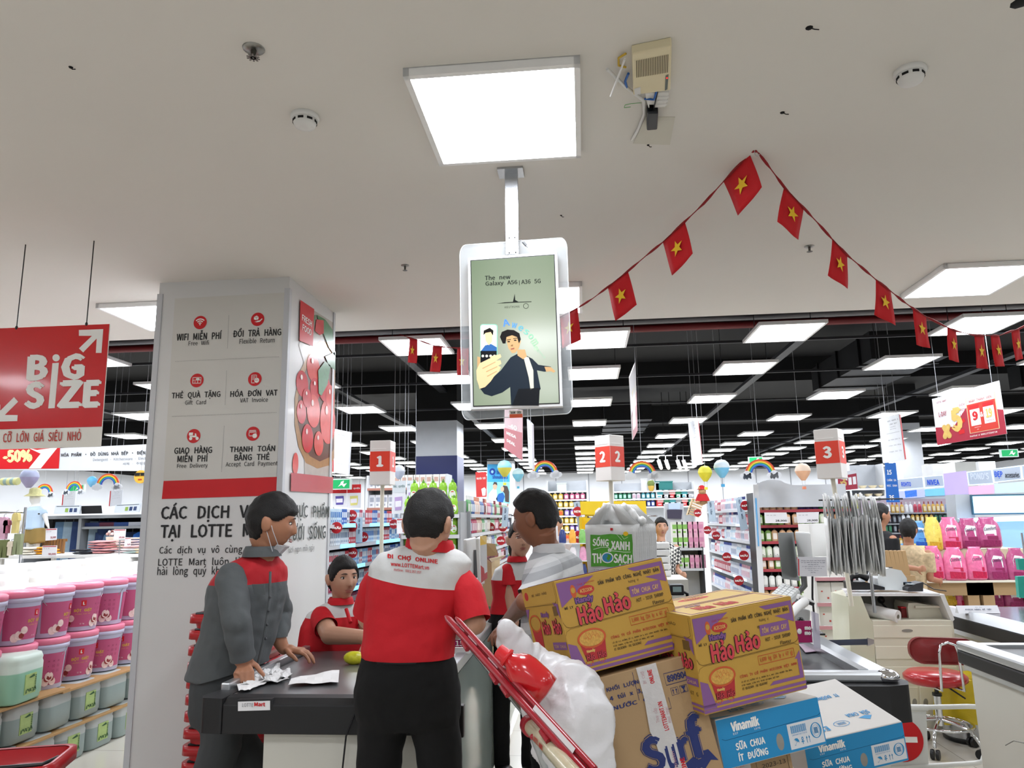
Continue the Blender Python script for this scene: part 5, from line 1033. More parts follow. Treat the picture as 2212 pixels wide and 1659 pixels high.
for s_, c, v0, v1, m_, b_ in (('ĐI CHỢ', .47,.03,.11, mat('tape_pink', '#b98a90', .5),0),('ONLINE', .54,.03,.12, RED, .03),('LOTTEMART.VN', .56,.24,.42, RED, .02),('Truy cập', .5,.27,.36, mat('tape_pink', '#b98a90', .5),0),('mua ngay!', .61,.28,.38, mat('tape_pink', '#b98a90', .5),0),('ĐI CHỢ NHANH', .56,.55,.78, mat('tape_pink', '#b98a90', .5),0),('ONLINE', .63,.6,.74, RED, .03)):
    mw = f.mw @ Matrix.Translation((c*f.w,-(v0+v1)/2*f.h,0)) @ Matrix.Rotation(PI/2,4, 'Z'); text(s_, mw,(v1-v0)*f.h, .045*f.w, m_, S, bold=b_, lift=.0046)
g_ = Face(S, ws, hs, ds, 'left'); g_.text('8909047', .7,.1,.98,.15, NVY, .03); g_.line(rect(.66,.085,.99,.165), NVY, .0008, 'code_frame', True)
# yogurt cartons
def yogurt(label, mw, w_=.36, h_=.135, d_=.38):
    t = carton('yogurt_carton', label, mw, w_, h_, d_, VW, 'blue fronted yogurt cartons'); f = Face(t, w_, h_, d_, 'front')
    f.poly([(.0,.02),(1,.02),(1,.98),(.0,.98)], VB, 'blue_front'); f.line([(.03,.4),(.06,.44),(.97,.38),(1,.34)], mat('crease_blue', '#0e5c86', .6, var=0), .0008)
    f.text('Vinamilk', .13,.1,.4,.31, INKW, .045,3); f.text('EST        1976', .14,.33,.4,.37, INKW); f.text('SỮA CHUA', .14,.5,.42,.68, INKW, .03,3); f.text('ÍT ĐƯỜNG', .15,.72,.43,.9, INKW, .03,3)
    f.poly([(.56+.035*math.cos(a), .72+.17*math.sin(a)) for a in [i*PI/10 for i in range(20)]], mat('hand_hole', '#8b8a84', .7, var=.2, scale=20), 'hand_hole', 1)
    f.poly(rect(.65,.42,.99,.93), mat('label_pale', '#d3d6da', .6), 'info_label', 2)
    for i in range(22): f.poly(rect(.68+.0068*i, .47,.68+.0068*i+(.0036 if i % 3 else .0056), .62), VB, 'barcode_bar', 3)
    f.text('18934673577878', .68,.64,.83,.67, VB, 0,4); f.text('☂', .69,.72,.74,.87, VB, 0,4); f.text('♀', .76,.72,.79,.87, VB, .02,4); f.text('↑↑', .81,.72,.85,.87, VB, .03,4)
    for u in (.745,.8): f.line([(u, .7),(u, .9)], VB, .0003, 'label_rule')
    f.poly(arc2(.92,.66,.055,.16,.014), VB, 'seal_ring', 4); f.poly(arc2(.92,.66,.036,.11,.004), VB, 'seal_ring', 4); f.text('حلال', .9,.6,.94,.72, VB, .03,5)
    h = Face(t, w_, h_, d_, 'top')
    h.text('SỮA CHUA', .62,.7,.86,.78, VB, .03, rot=180); h.text('ÍT ĐƯỜNG', .55,.3,.8,.38, VB, .03, rot=180); h.text('EST', .2,.82,.35,.9, VB, .03, rot=180); h.poly(arc2(.5,.83,.08,.05,.006), VB, 'seal_ring', 1); h.text('حلال', .46,.81,.54,.85, VB, .02)
    h.poly([(.0,.93),(.2,.99),(.0,.99)], VB, 'blue_corner'); h.poly([(.7,.8),(.78,.78),(.84,.8),(.78,.86)], VB, 'cow_print') 
    return t
RV = Matrix(((.93,-.345,-.125),(.35,.936,.015),(.112,-.058,.992)))
def at_corner(Rr, px, py, Y, w_, h_): m = Rr.to_4x4(); m.translation = P(px, py, Y)-Rr @ Vector((w_/2,0, h_/2)); return m
yogurt('upper blue and white yogurt carton directly under the right noodle carton', at_corner(RV, 1764,1504,2.42,.345,.135), .345,.135,.36)
RV2 = Matrix(((.9707,-.2031,-.1286),(.1812,.9697,-.1638),(.158,.1357,.9781)))
yogurt('lower right blue and white yogurt carton with its pale top showing, beside the no entry disc', at_corner(RV2,1948,1558,2.82,.36,.135), .36,.135,.42)
kb = carton('kraft_carton', 'plain kraft carton with tape and date stamp under the upper yogurt carton', at_corner(RV, 1702,1600,2.46,.28,.3), .28,.3,.3, KRT); f = Face(kb, .28,.3,.3, 'front')
f.poly(rect(.22,0,.5,1), TP, 'printed_tape', 1); f.line(rect(.57,.04,.95,.6), INK, .0005, 'stamp_frame', True); f.text('130324', .63,.08,.85,.12, INK); f.text('2023-13', .63,.15,.92,.19, INK); f.text('Ở m', .3,.08,.42,.13, RED)

# trolley
TRO = thing('shopping_trolley', 'shopping trolley with raised red bar and clear handle tube carrying the cartons', 'trolley', (.5,2.4,0))
RP = mat('red_trolley_plastic', '#9c1626', .3, var=.06, coat=.3); DRP = mat('dark_red_plastic', '#7b1220', .35)
b0, b1 = P(963,1332,2.25), P(1275,1680,1.7); dv = (b1-b0).normalized(); sd_ = dv.cross(Vector((0,1,0))).normalized()
for k,(o_, r_) in enumerate(((0,.0105),(.02,.0075))):
    s0 = b0+sd_*o_+(dv*.045 if k else Vector()); kids('red_bar', MB().tube([s0, s0+dv*.02, b1+sd_*o_], r_,8, rs=[r_*.5, r_, r_]), RP, TRO)
kids('bar_web', MB().slab([b0+dv*.11, b1, b1+sd_*.02, b0+dv*.11+sd_*.02],(0,1,0), .006), DRP, TRO)
for tt in (.13,.3,.36,.55,.72): kids('bar_catch', MB().tube([b0+dv*tt-sd_*.012, b0+dv*(tt+.035)-sd_*.016], .008,6), RP, TRO)
for tt in (.14,.26): kids('bar_slot', MB().tube([b0+dv*tt+sd_*.013-Vector((0,.004,0)), b0+dv*(tt+.05)+sd_*.013-Vector((0,.004,0))], .003,5), mat('slot_light', '#c9a0a6', .3), TRO)
kids('bar_sticker', MB().slab([b0+dv*v_+sd_*u_-Vector((0,.012,0)) for v_, u_ in ((.49,.01),(.66,.01),(.66,.022),(.49,.022))],(0,-1,0), .001), M('#d8cfd0'), TRO)
h0, h1 = P(1146,1568,1.98), P(1262,1700,1.62); dh = (h1-h0).normalized()
kids('handle_tube', MB().tube([h0, h1], .019,18), mat('handle_clear', '#c9bfa0', .12, alpha=.9, var=.2, scale=20, coat=.5), TRO)
kids('handle_cap', MB().tube([h0-dh*.018, h0-dh*.012, h0+dh*.012], .025,18, rs=[.016,.025,.025]), RP, TRO)
um = Vector((0,0,1)); nn = dh.cross(um).normalized(); nn = nn if nn.y < 0 else -nn; up_ = nn.cross(dh).normalized()
mwh = Matrix((dh, up_, nn)).transposed().to_4x4(); mwh.translation = h0+dh*.13+nn*.0195+up_*.003-TRO.location
text('LOTTE MART', mwh, .075,.013, RED, TRO, bold=.03); kids('handle_logo', MB().sphere(h0+dh*.078+nn*.018,.007,10,8), RP, TRO)
# basket, frame and wheels (mostly below the picture)
ZB = mat('zinc_wire', '#a9adb0', .3, metal=.9)
bx = [(-.12,2.0),(.95,2.2),(.95,3.0),(-.2,2.75)]
for z in (.45,.58,.70):
    kids('basket_rim', MB().tube([(x, y, z) for x, y in bx], .005,6, closed=True), ZB, TRO)
wr = MB()
for k in range(4):
    a, c_ = Vector((*bx[k],0)), Vector((*bx[(k+1) % 4],0)); n_ = int((c_-a).length/.06)
    for i in range(n_): p_ = a.lerp(c_, i/n_); wr.tube([(p_.x, p_.y, .44),(p_.x, p_.y, .70)], .002,4)
for i in range(24):
    t_ = i/23; a = Vector((*bx[0], .44)).lerp(Vector((*bx[1], .44)), t_); c_ = Vector((*bx[3], .44)).lerp(Vector((*bx[2], .44)), t_); wr.tube([a, c_], .002,4)
kids('basket_wires', wr, ZB, TRO, kind='stuff')
kids('deck', MB().slab([(x, y, .452) for x, y in bx],(0,0,1), .006), ZB, TRO)
for k in range(4):
    x, y = bx[k]; kids('leg', MB().tube([(x, y, .46),(x, y, .12)], .014,8), ZB, TRO)
    kids('wheel', MB().lathe([(.05,-.012),(.06,0),(.05,.012)],18, T=Matrix.Translation((x, y, .062)) @ Matrix.Rotation(PI/2,4, 'X')), BLKP, TRO)
kids('handle_post', MB().tube([(-.1,2.05,.45),(-.05,2.0,.8), h0-dh*.0], .012,8), ZB, TRO)
kids('handle_post', MB().tube([(.3,2.1,.45),(.3,1.9,.8), h1], .012,8), ZB, TRO); kids('bar_post', MB().tube([(-.12,2.75,.7),(-.15,2.5,.9), b0+dv*.05], .008,8), ZB, TRO)
for nm, lb, x, y, z0, z1, w_ in (('support_carton', 'kraft carton hidden under the detergent carton', .1,2.45,.46,.71,.26),('support_carton', 'kraft carton hidden under the yogurt cartons', .78,2.62,.46,.60,.5)):
    wob(nm, MB().box(x-w_/2, y-.12, z0, x+w_/2, y+.2, z1), KRT, lb, 'carton')

# ------------------------------------------------------------------ soft shapes by voxel remesh
def soft(mb_or_mesh, voxel=.008, smooth=4, disp=None):
    me = mb_or_mesh.mesh('tmp', []) if isinstance(mb_or_mesh, MB) else mb_or_mesh
    o = bpy.data.objects.new('tmp', me); COL.objects.link(o)
    r = o.modifiers.new('r', 'REMESH'); r.mode = 'VOXEL'; r.voxel_size = voxel; r.use_smooth_shade = True
    if smooth: s_ = o.modifiers.new('s', 'SMOOTH'); s_.iterations = smooth; s_.factor = .5
    tmp = bpy.data.scenes.new('tmp'); tmp.collection.objects.link(o); COL.objects.unlink(o)
    with bpy.context.temp_override(scene=tmp, view_layer=tmp.view_layers[0]):
        dg = bpy.context.evaluated_depsgraph_get(); dg.update(); out = bpy.data.meshes.new_from_object(o.evaluated_get(dg))
    bpy.data.objects.remove(o); bpy.data.meshes.remove(me); bpy.data.scenes.remove(tmp)
    if disp:
        n = len(out.vertices); a = np.empty(n*3); b = np.empty(n*3); out.vertices.foreach_get('co', a); out.vertices.foreach_get('normal', b)
        a = a.reshape(-1,3); b = b.reshape(-1,3); d = np.array([disp(Vector(v)) for v in a]); out.vertices.foreach_set('co', (a+b*d[:, None]).ravel())
    out.polygons.foreach_set('use_smooth', [True]*len(out.polygons)); out.update(); return out
def ndisp(amp, sc, ridged=True, off=0):
    def f(v):
        n = noise.noise(v*sc+Vector((off,0,0))); return amp*((1-abs(n)*2.2) if ridged else n)
    return f
def shift(me, loc):
    me.transform(Matrix.Translation(-Vector(loc))); return me
# white shopping bag with red bottle
bag = MB()
for px, py, Y, r in ((1100,1362,2.1,.034),(1118,1400,2.12,.055),(1150,1440,2.16,.07),(1205,1470,2.1,.075),(1240,1500,2.05,.09),(1180,1520,2.02,.075),(1245,1560,2.0,.1),(1225,1610,1.98,.09),(1262,1630,1.98,.075),(1240,1700,1.98,.1),(1130,1475,2.1,.05),(1283,1690,2.0,.05)):
    bag.sphere(P(px, py, Y+.05),(r, r*.8, r),14,10)
me = soft(bag,.008,14,lambda v: .009*max(-.4,1-abs(noise.noise(Vector((v.x*7+v.z*3,v.y*6,v.z*4))))*6)+.005*max(-.4,1-abs(noise.noise(Vector((v.x*13-v.z*7,v.y*10,v.z*7+3))))*6)+.002*max(-.3,1-abs(noise.noise(v*22))*6))
bl = P(1200,1560,2.05); BAGM = mat('bag_plastic_white', '#dcdbdd', .35, var=.03, bump=.35, bscale=26, alpha=.93)
mk('shopping_bag', shift(me, bl), loc=bl, label='big white plastic shopping bag stuffed behind the red bar of the trolley', category='bag').data.materials.append(BAGM)
ba, bb_ = P(1083,1410,1.99), P(1180,1490,1.97); bd = (bb_-ba).normalized(); rb2 = Vector((0,0,1)).cross(bd); q_ = bd.to_track_quat('Z', 'Y').to_matrix().to_4x4(); q_.translation = ba
RB_ = mat('red_bottle_plastic', '#c41a20', .22, var=.05, coat=.5)
bt_ = thing('detergent_bottle', 'glossy red bottle lying cap first in the mouth of the white plastic bag', 'bottle', mw=q_)
ob('cap', MB().lathe([(.013,-.012),(.018,-.01),(.019,.012),(.023,.014),(.024,.022),(.018,.024)],20), mat('red_cap', '#d2242a', .35), bt_)
ob('bottle_body', MB().lathe([(.018,.02),(.02,.03),(.034,.045),(.042,.062),(.044,.08),(.042,.12),(.038,.15),(.01,.153)],24), RB_, bt_)
wob('snack_packet', MB().slab([P(1136,1432,2.0), P(1150,1432,1.99), P(1166,1452,1.99), P(1163,1470,2.0), P(1150,1468,2.01)],(0,1,0), .02), mat('red_foil', '#a81820', .25, var=.2, scale=40, bump=.3, bscale=30), 'crumpled dark red foil packet beside the red bottle in the bag', 'packet')

# ------------------------------------------------------------------ carrier bag racks
BW = mat('carrier_white', '#dfe0df', .4, var=.03, bump=.25, bscale=30)
def carrier(fn, n, label0, label, w_, h_, step, grp, cat='bag', handle=True):
    for i in range(n):
        o_, tilt, yaw = fn(i); mb = MB(); NX, NY = 4,6; s_ = i*1.7
        vs = []
        for j in range(NY+1):
            v = j/NY
            for k in range(NX+1):
                u = k/NX-.5; ww = w_*(1 if v < .5 else 1-.1*(v-.5))
                vs.append((u*ww, .004*math.sin(5*u+4*v+s_)*(1+v),-v*h_))
        f_ = [(j*(NX+1)+k, j*(NX+1)+k+1,(j+1)*(NX+1)+k+1,(j+1)*(NX+1)+k) for j in range(NY) for k in range(NX)]
        mb.add(vs, f_,0, True)
        if handle:
            hz = h_*.42
            for sg in (-1,1):
                mb.add([(sg*w_*.5,0,0),(sg*w_*.22,0,0),(sg*w_*.07,.005, hz*.8),(sg*w_*.03,.005, hz),(sg*w_*.12,.005, hz),(sg*w_*.2,.0, hz*.75)],[(0,1,2,5),(5,2,3,4)],0, True)
        t = thing('carrier_bag', label0 if i == 0 else label, cat, o_, rot=(tilt,0, yaw), group=None if i == 0 else grp)
        o = ob('bag_film', mb, BW, t); sd = o.modifiers.new('thickness', 'SOLIDIFY'); sd.thickness = .0035; sd.offset = 0
        yield i, t
c0 = P(1318,1133,4.9)
wb = P(1265,1150,4.9).x-P(1372,1150,4.9).x; wb = abs(wb)
for i, t in carrier(lambda i: (Vector((c0.x+.016*i,4.9+.035*i, c0.z-.0)), R_(2), R_(-4 if i == 0 else -10)),11, 'front white carrier bag with a green print on the rack at till 2', 'white carrier bag hanging edge on behind the printed one at till 2', wb*1.02,.31,.03, 'white carrier bags stacked behind the printed one'):
    if i == 0:
        GRN = mat('print_green', '#4d9a2c', .45, var=.35, scale=22); f = Face(t, wb, .31,.01, 'front'); f.mw = frame((-wb*.51,-.012,0),(1,0,0),(0,0,1)); f.w, f.h = wb*1.02,.31
        edge = [(.1,.2),(.3,.21),(.5,.19),(.7,.21),(.92,.2),(.93,.4),(.92,.6),(.93,.86),(.7,.85),(.5,.86),(.3,.84),(.09,.85),(.1,.6),(.09,.4)]
        f.poly(edge, GRN, 'green_print'); f.text('SỐNG', .14,.24,.46,.44, INKW, .03,4, rot=-3); f.text('XANH', .5,.34,.87,.52, INKW, .03,4, rot=-3); f.text('TH', .12,.58,.3,.78, INKW, .03,4); f.text('SẠCH', .54,.6,.9,.84, INKW, .03,4, rot=-4)
        f.poly([(.42+.12*math.cos(a*PI/10), .67+.11*math.sin(a*PI/10)) for a in range(20)], INKW, 'globe_rim_print', 1); f.poly([(.42+.1*math.cos(a*PI/10), .67+.09*math.sin(a*PI/10)) for a in range(20)], mat('globe_blue', '#3288b4', .4), 'globe_print', 2); f.poly([(.42,.6),(.5,.62),(.48,.68),(.44,.74),(.4,.68),(.43,.65)], GRN, 'continent_print', 3)
        f.text('ˀ', .44,.49,.5,.55, INKW, .05,4); f.poly([(.8+.05*math.cos(a*PI/8), .19+.045*math.sin(a*PI/8)) for a in range(16)], YEL, 'sun_print', 3); f.line([(.15,.5),(.3,.46),(.45,.46),(.5,.53),(.75,.56),(.88,.56)], INKW, .0018, 'underline_print')
        for a, b_ in (((.72,.32),(.62,.2)),((.76,.3),(.84,.26)),((.76,.3),(.7,.2))): f.line([a, b_], INKW, .001, 'leaf_outline_print')
        f.poly(rect(.5,.07,.55,.12), RED, 'logo_square', 1); f.text('Vì một môi trường xanh', .14,.9,.55,.925, INK, 0); f.poly(rect(.6,.89,.82,.915), RED, 'red_mark', 1)
rk = thing('bag_rack', 'wire bag rack under the carrier bags on the pole of lane sign 2', 'rack', (c0.x,4.9,.9))
ob('rack_arm', MB().tube([(-.14,0, c0.z+.05-.9),(-.1,.5, c0.z+.05-.9),(.35,.55, c0.z+.05-.9),(.3,.02, c0.z+.05-.9)], .006,6), CHROME, rk); ob('rack_post', MB().tube([(.0,.45,0),(.0,.45, c0.z+.1-.9)], .012,8), STEEL, rk)
# tied handle bunch above the printed bag
hb = MB()
for px, py, r in ((1310,1095,.03),(1300,1112,.045),(1325,1110,.05),(1350,1098,.035),(1362,1115,.045),(1335,1122,.05),(1385,1125,.03)): hb.sphere(P(px, py,5.0),(r, .05, r),10,8)
me = soft(hb, .01,4, lambda v: .008*(1-abs(noise.noise(Vector((v.x*30, v.y*8, v.z*6))))*3)); bl = P(1335,1115,5.0)
mk('bunched_bag_handles', shift(me, bl), loc=bl, label='bunched white handles of the carrier bags gathered above the green print', category='bag handles').data.materials.append(BW)
c1_ = P(1768,1118,5.3)
for i, t in carrier(lambda i: (Vector((c1_.x+.0165*i,5.15+.012*(i % 4)+.004*i, c1_.z+.01*math.sin(i*1.3)+(0 if i < 19 else -.02))), R_(0), R_(78+6*math.sin(i*2.1))),24, 'leftmost white carrier bag of the fanned bunch at till 3', 'white carrier bag seen edge on in the fanned bunch at till 3', .2,.36,.0, 'fanned white carrier bags at till 3'):
    t.rotation_euler.y = R_(3-.35*i)*-1
rk = thing('bag_rack', 'rack with steel arm holding the fanned carrier bags at till 3', 'rack', (2.0,5.5,.96))
zt = P(1800,1080,5.3).z-.96; ob('rack_arm', MB().tube([(-.4,-.2, zt),(.15,-.2, zt)], .006,6), DGREY, rk); ob('rack_post', MB().tube([(.0,.1,-.06),(.0,.1, zt),(0,-.2, zt)], .012,8), STEEL, rk)
# customer notice, payment terminal, scanner, keyboard of till 2
nt_ = thing('customer_notice', 'white notice with red edge standing at till 2 behind the noodle cartons', 'notice', P(1756,1290,4.6))
nq = [P(x, y,4.6) for x, y in ((1723,1203),(1785,1203),(1787,1245),(1724,1245))]; kids('sheet', MB().slab(nq,(0,1,0), .003), M('#e2e2e8', .4), nt_); qm = quadmap([v-Vector((0,.001,0)) for v in nq]); kids('red_edge', MB().quad(qm(.01,.1), qm(.045,.1), qm(.045,.97), qm(.01,.97)), RED, nt_)
for i,(s_, u0, u1) in enumerate((('Để Quá Trình Thanh Toán Nhanh Chóng', .12,.95),('Xin Quý Khách Vui Lòng Xếp Thu Ngân', .12,.95),('Chờ Hàng Vào Túi', .35,.7),('For quick payment, please help cashier', .15,.92),('by putting the items in the bag', .25,.82),('Trân trọng - Thank you', .35,.7),('Lotte Mart', .43,.6))):
    btext(nt_, qm, Vector((0,1,0)), s_, u0,.17+.1*i, u1,.22+.1*i, M('#30406a'), .01 if i < 3 else 0,1)
kids('stand_leg', MB().tube([P(1755,1245,4.62), P(1755,1290,4.62)], .006,6), BLKP, nt_); kids('stand_foot', MB().box(P(1740,1290,4.6).x,4.55,.905, P(1770,1290,4.6).x,4.75,.915), BLKP, nt_); kids('stand_leg', MB().tube([P(1755,1290,4.62),(P(1755,1290,4.62).x,4.62,.91)], .006,6), BLKP, nt_)
t = thing('till_monitor', 'white till monitor seen from behind beside the fanned carrier bags', 'monitor', P(1735,1260,5.2)); 
kids('monitor_back', MB().slab([P(*c) for c in ((1717,1148,5.2),(1750,1150,5.0),(1757,1215,5.0),(1730,1250,5.2))],(.3,1,0), .05), MON, t, bevel=.01); kids('display_panel', MB().slab([P(*c) for c in ((1680,1151,5.1),(1714,1150,5.25),(1728,1255,5.25),(1690,1250,5.1))],(.2,1,0), .02), mat('monitor_grey', '#8f9291', .25, metal=.4), t)
kids('arm', MB().tube([P(1735,1230,5.1), P(1738,1265,5.1), P(1720,1285,5.1), P(1730,1330,5.1)], .02,8), mat('dark_steel', '#6c6e70', .3, metal=.8), t)
t = thing('till_keyboard', 'white programmable till keyboard behind the right noodle carton', 'keyboard', P(1690,1285,4.9)); kq = [P(*c) for c in ((1663,1287,4.7),(1690,1262,5.0),(1728,1276,5.0),(1700,1302,4.7))]; qm = quadmap(kq)
kids('keyboard_base', MB().slab(kq,(0,0,-1), .03), M('#bfc2c2'), t)
for i in range(6):
    for j in range(4): u, v = .04+.16*i, .06+.235*j; kids('key', MB().slab([qm(u, v), qm(u+.13, v), qm(u+.13, v+.19), qm(u, v+.19)],(0,0,1), .012), M('#e3e5e4', .4), t)
t = thing('barcode_scanner', 'white handheld barcode scanner with black nose in its holder behind the right noodle carton', 'scanner', P(1720,1330,4.3))
kids('scanner_grip', MB().tube([P(1707,1330,4.1), P(1722,1312,4.3), P(1738,1300,4.4)], .02,12, rs=[.02,.024,.026]), WHITE, t, ); kids('scanner_head', MB().slab([P(*c) for c in ((1728,1284,4.4),(1762,1300,4.4),(1758,1308,4.4),(1724,1296,4.4))],(0,1,0), .06), WHITE, t, bevel=.008); kids('scanner_nose', MB().slab([P(*c) for c in ((1728,1291,4.39),(1761,1303,4.39),(1758,1310,4.39),(1726,1298,4.39))],(0,1,0), .062), BLKP, t, bevel=.004)
kids('holder', MB().slab([P(*c) for c in ((1712,1310,4.45),(1752,1318,4.45),(1750,1345,4.45),(1716,1345,4.45))],(0,1,0), .05), mat('holder_grey', '#c3c4c2', .4), t, bevel=.01); kids('coil_cable', MB().tube([P(1727+4*math.sin(i*1.3),1335+i*1.6,4.3) for i in range(20)], .006,6), BLKP, t); kids('cable_grommet', MB().sphere(P(1730,1342,4.35), .022,10,8), BLKP, t)
t = thing('payment_card_stand', 'magenta payment card in a clear holder on till 2 behind the right noodle carton', 'sign stand', P(1735,1395,4.0)); kids('card', MB().slab([P(x, y,4.0) for x, y in ((1718,1341),(1752,1341),(1755,1388),(1722,1388))],(0,1,0), .004), mat('magenta_card', '#a2175c', .35), t)
for i in range(2): wtext(t, 'mo', 1738,1353+i*11,1752,1361+i*11,3.995, INKW, .06)
kids('smile_print', MB().sphere(P(1727,1364,3.998),(.012,.002,.014),10,6), INKW, t); kids('clear_holder', MB().slab([P(x, y,3.98) for x, y in ((1752,1320),(1768,1326),(1773,1400),(1758,1400))],(.5,1,0), .003), mat('holder_clear', '#c9c4d4', .15, alpha=.55), t); kids('card_foot', MB().slab([PZ(x, y, .89) for x, y in ((1725,1392),(1765,1392),(1762,1408),(1740,1410))],(0,0,1), .003), M('#c4aac0', .3), t)
# boxes on white shelf between tills
t = thing('shelf_stand', 'low white shelf with pink price rails between till 2 and the cash desk', 'shelf', (2.0,7.0,0)); sx0, sx1, sy = P(1765,1300,7).x, P(1850,1300,7).x,7.0
kids('back_panel', MB().box(sx0, sy+.34,0, sx1, sy+.36,1.5), WHITE, t); zsh = [P(1800, y, sy).z for y in (1400,1352,1302,1247)]
for z in zsh: kids('shelf_board', MB().box(sx0, sy, z-.015, sx1, sy+.35, z), WHITE, t); kids('price_rail', MB().box(sx0, sy-.012, z-.03, sx1, sy-.002, z), mat('rail_pink', '#c08a90', .3), t)
for x_ in (sx0, sx1): kids('upright', MB().box(x_-.012, sy,0, x_+.012, sy+.35,1.5), WHITE, t)
k = 0; bxm = MB().box(-.06,0,0,.055,.2,.17).mesh('carton_white', M('#dcdbd4')); dotm = MB().box(.02,-.002,.03,.035,0,.045).box(-.03,-.002,.09,-.015,0,.1).mesh('red_print', mat('soft_red', '#b9463c', .5))
for z in zsh:
    for i in range(3):
        b_ = thing('white_product_box', 'small white product box with red marks on the low shelf with pink rails', 'box', (sx0+.08+i*.12, sy+.03, z), group='white product boxes on the low shelf with pink rails'); mk('box_body', bxm, b_); mk('red_print', dotm, b_)

# ------------------------------------------------------------------ pails, jugs and plywood at the left
PKL = mat('pail_lid_pink', '#e07a96', .35, var=.05); PLB = mat('pail_lilac', '#b9b8cf', .35, var=.04); PKB = mat('pail_label_pink', '#b8527a', .35, var=.12, scale=6)
FLW = mat('flower_print', '#e6c9c4', .4, var=.3, scale=40); WIRE = mat('wire_handle', '#b5b8ba', .25, metal=.9)
R0, Hh = .15,.33
pail = {}
b_ = MB().lathe([(.122,0),(.124,.01),(.146,.285),(.146,.29)],32)
pail['body'] = b_.mesh('body', PLB); pail['lid'] = MB().lathe([(.15,.292),(.156,.295),(.156,.325),(.15,.33),(.146,.333),(.001,.333)],32).mesh('lid', PKL); pail['rim'] = MB().lathe([(.146,.262),(.154,.266),(.155,.292),(.148,.293)],32).mesh('rim', PLB)
def wrap(a0, a1, z0, z1, m_, nm, dr=.001, n=16):
    mb = MB(); vs = []; rr = lambda z: .124+.0815*z+dr
    for i in range(n+1):
        a = a0+(a1-a0)*i/n
        for z in (z0, z1): vs.append((rr(z)*math.sin(a),-rr(z)*math.cos(a), z))
    mb.add(vs, [(2*i,2*i+2,2*i+3,2*i+1) for i in range(n)],0, True); return mb.mesh(nm, m_)
pail['label'] = wrap(R_(-85), R_(85), .03,.235, PKB, 'label'); pail['label2'] = wrap(R_(95), R_(265), .03,.235, PKB, 'label')
def wraptext(s_, a_c, zc, w_, h_, m_, bold=0, dr=.002):
    me = text_mesh(s_, bold); n = len(me.vertices); a = np.empty(n*3); me.vertices.foreach_get('co', a); a = a.reshape(-1,3); lo, hi = a.min(0), a.max(0); out = a.copy()
    x = ((a[:, 0]-lo[0])/(hi[0]-lo[0])-.5)*w_; z = zc+((a[:, 1]-lo[1])/(hi[1]-lo[1])-.5)*h_; rr = .124+.0815*z+dr+a[:, 2]*.0002; an = a_c+x/rr
    out[:, 0] = rr*np.sin(an); out[:, 1] = -rr*np.cos(an); out[:, 2] = z; me.vertices.foreach_set('co', out.ravel()); me.materials.clear(); me.materials.append(m_); me.update(); return me
pail['txt'] = wraptext('BỘT GIẶT', 0,.145,.12,.03, mat('gold_text', '#d9b04a', .4), .03); pail['logo'] = wrap(R_(-7), R_(7), .175,.215, RED, 'logo', .002,3); pail['L'] = wraptext('L', 0,.195,.014,.024, INKW, .06,.0035)
pail['small'] = wraptext('12 kg', 0,.05,.03,.012, INKW, 0); pail['line'] = wraptext('HƯƠNG HOA CỎ', 0,.12,.1,.008, mat('gold_text', '#d9b04a', .4),0)
fm3 = MB()
for a, z, r in ((-.75,.06,.03),(-.55,.09,.024),(.55,.05,.028),(.72,.085,.03),(.9,.05,.025),(-.95,.045,.028),(2.4,.07,.03),(2.7,.05,.025),(3.6,.08,.03)):
    rr = .124+.0815*z+.003; fm3.add([(rr*math.sin(a+r/.15*math.cos(t_)),-rr*math.cos(a+r/.15*math.cos(t_)), z+r*math.sin(t_)) for t_ in [i*PI/6 for i in range(12)]],[tuple(range(12))])
pail['flowers'] = fm3.mesh('flower_print', FLW)
fd = MB()
for a, z, r in ((-.66,.055,.018),(.62,.07,.02),(.85,.07,.016),(2.55,.06,.02)):
    rr = .124+.0815*z+.0036; fd.add([(rr*math.sin(a+r/.15*math.cos(t_)),-rr*math.cos(a+r/.15*math.cos(t_)), z+r*math.sin(t_)) for t_ in [i*PI/6 for i in range(12)]],[tuple(range(12))])
pail['flower_dark'] = fd.mesh('fruit_print', mat('fruit_print', '#8c3030', .4, var=.3, scale=40))
pail['info'] = wraptext('▣ ▣ ▣\n▪ ▬ ▬\n▪ ▬ ▬', R_(50), .15,.08,.08, mat('info_dark', '#7d2a4c', .4),0)
def handle(a, drop):
    mb = MB().tube([(.152*math.cos(t_), .152*math.sin(t_)*math.cos(drop), .272-.152*abs(math.sin(t_))*math.sin(drop)) for t_ in [-PI*i/14 for i in range(15)]], .0022,6)
    mb.tube([(.152*math.cos(t_), .152*math.sin(t_)*math.cos(drop)-.003,.272-.152*abs(math.sin(t_))*math.sin(drop)) for t_ in (-PI*.43,-PI*.57)], .006,8); return mb.mesh('wire_handle', WIRE)
pail['handle'] = handle(0, R_(55))
def mk_pail(loc, rz, label, group=None):
    t = thing('detergent_pail', label, 'pail', loc, rot=(0,0, rz), group=group)
    for k_, nm in (('body', 'body'),('lid', 'lid'),('rim', 'rim'),('label', 'label_wrap'),('label2', 'label_wrap'),('txt', 'lettering'),('logo', 'logo_print'),('L', 'lettering'),('small', 'lettering'),('line', 'lettering'),('flowers', 'flower_print'),('flower_dark', 'fruit_print'),('info', 'info_print'),('handle', 'wire_handle')): mk(nm, pail[k_], t, kind='stuff' if nm in ('flower_print', 'fruit_print', 'info_print') else None)
    return t
XF = -3.6; ZB_ = .5
xs = XF-.17; ord_ = ('leftmost', 'second', 'third', 'fourth', 'fifth', 'sixth', 'seventh')
rot_ = [.62,.05,1.55,.62,.2,1.0,.5]
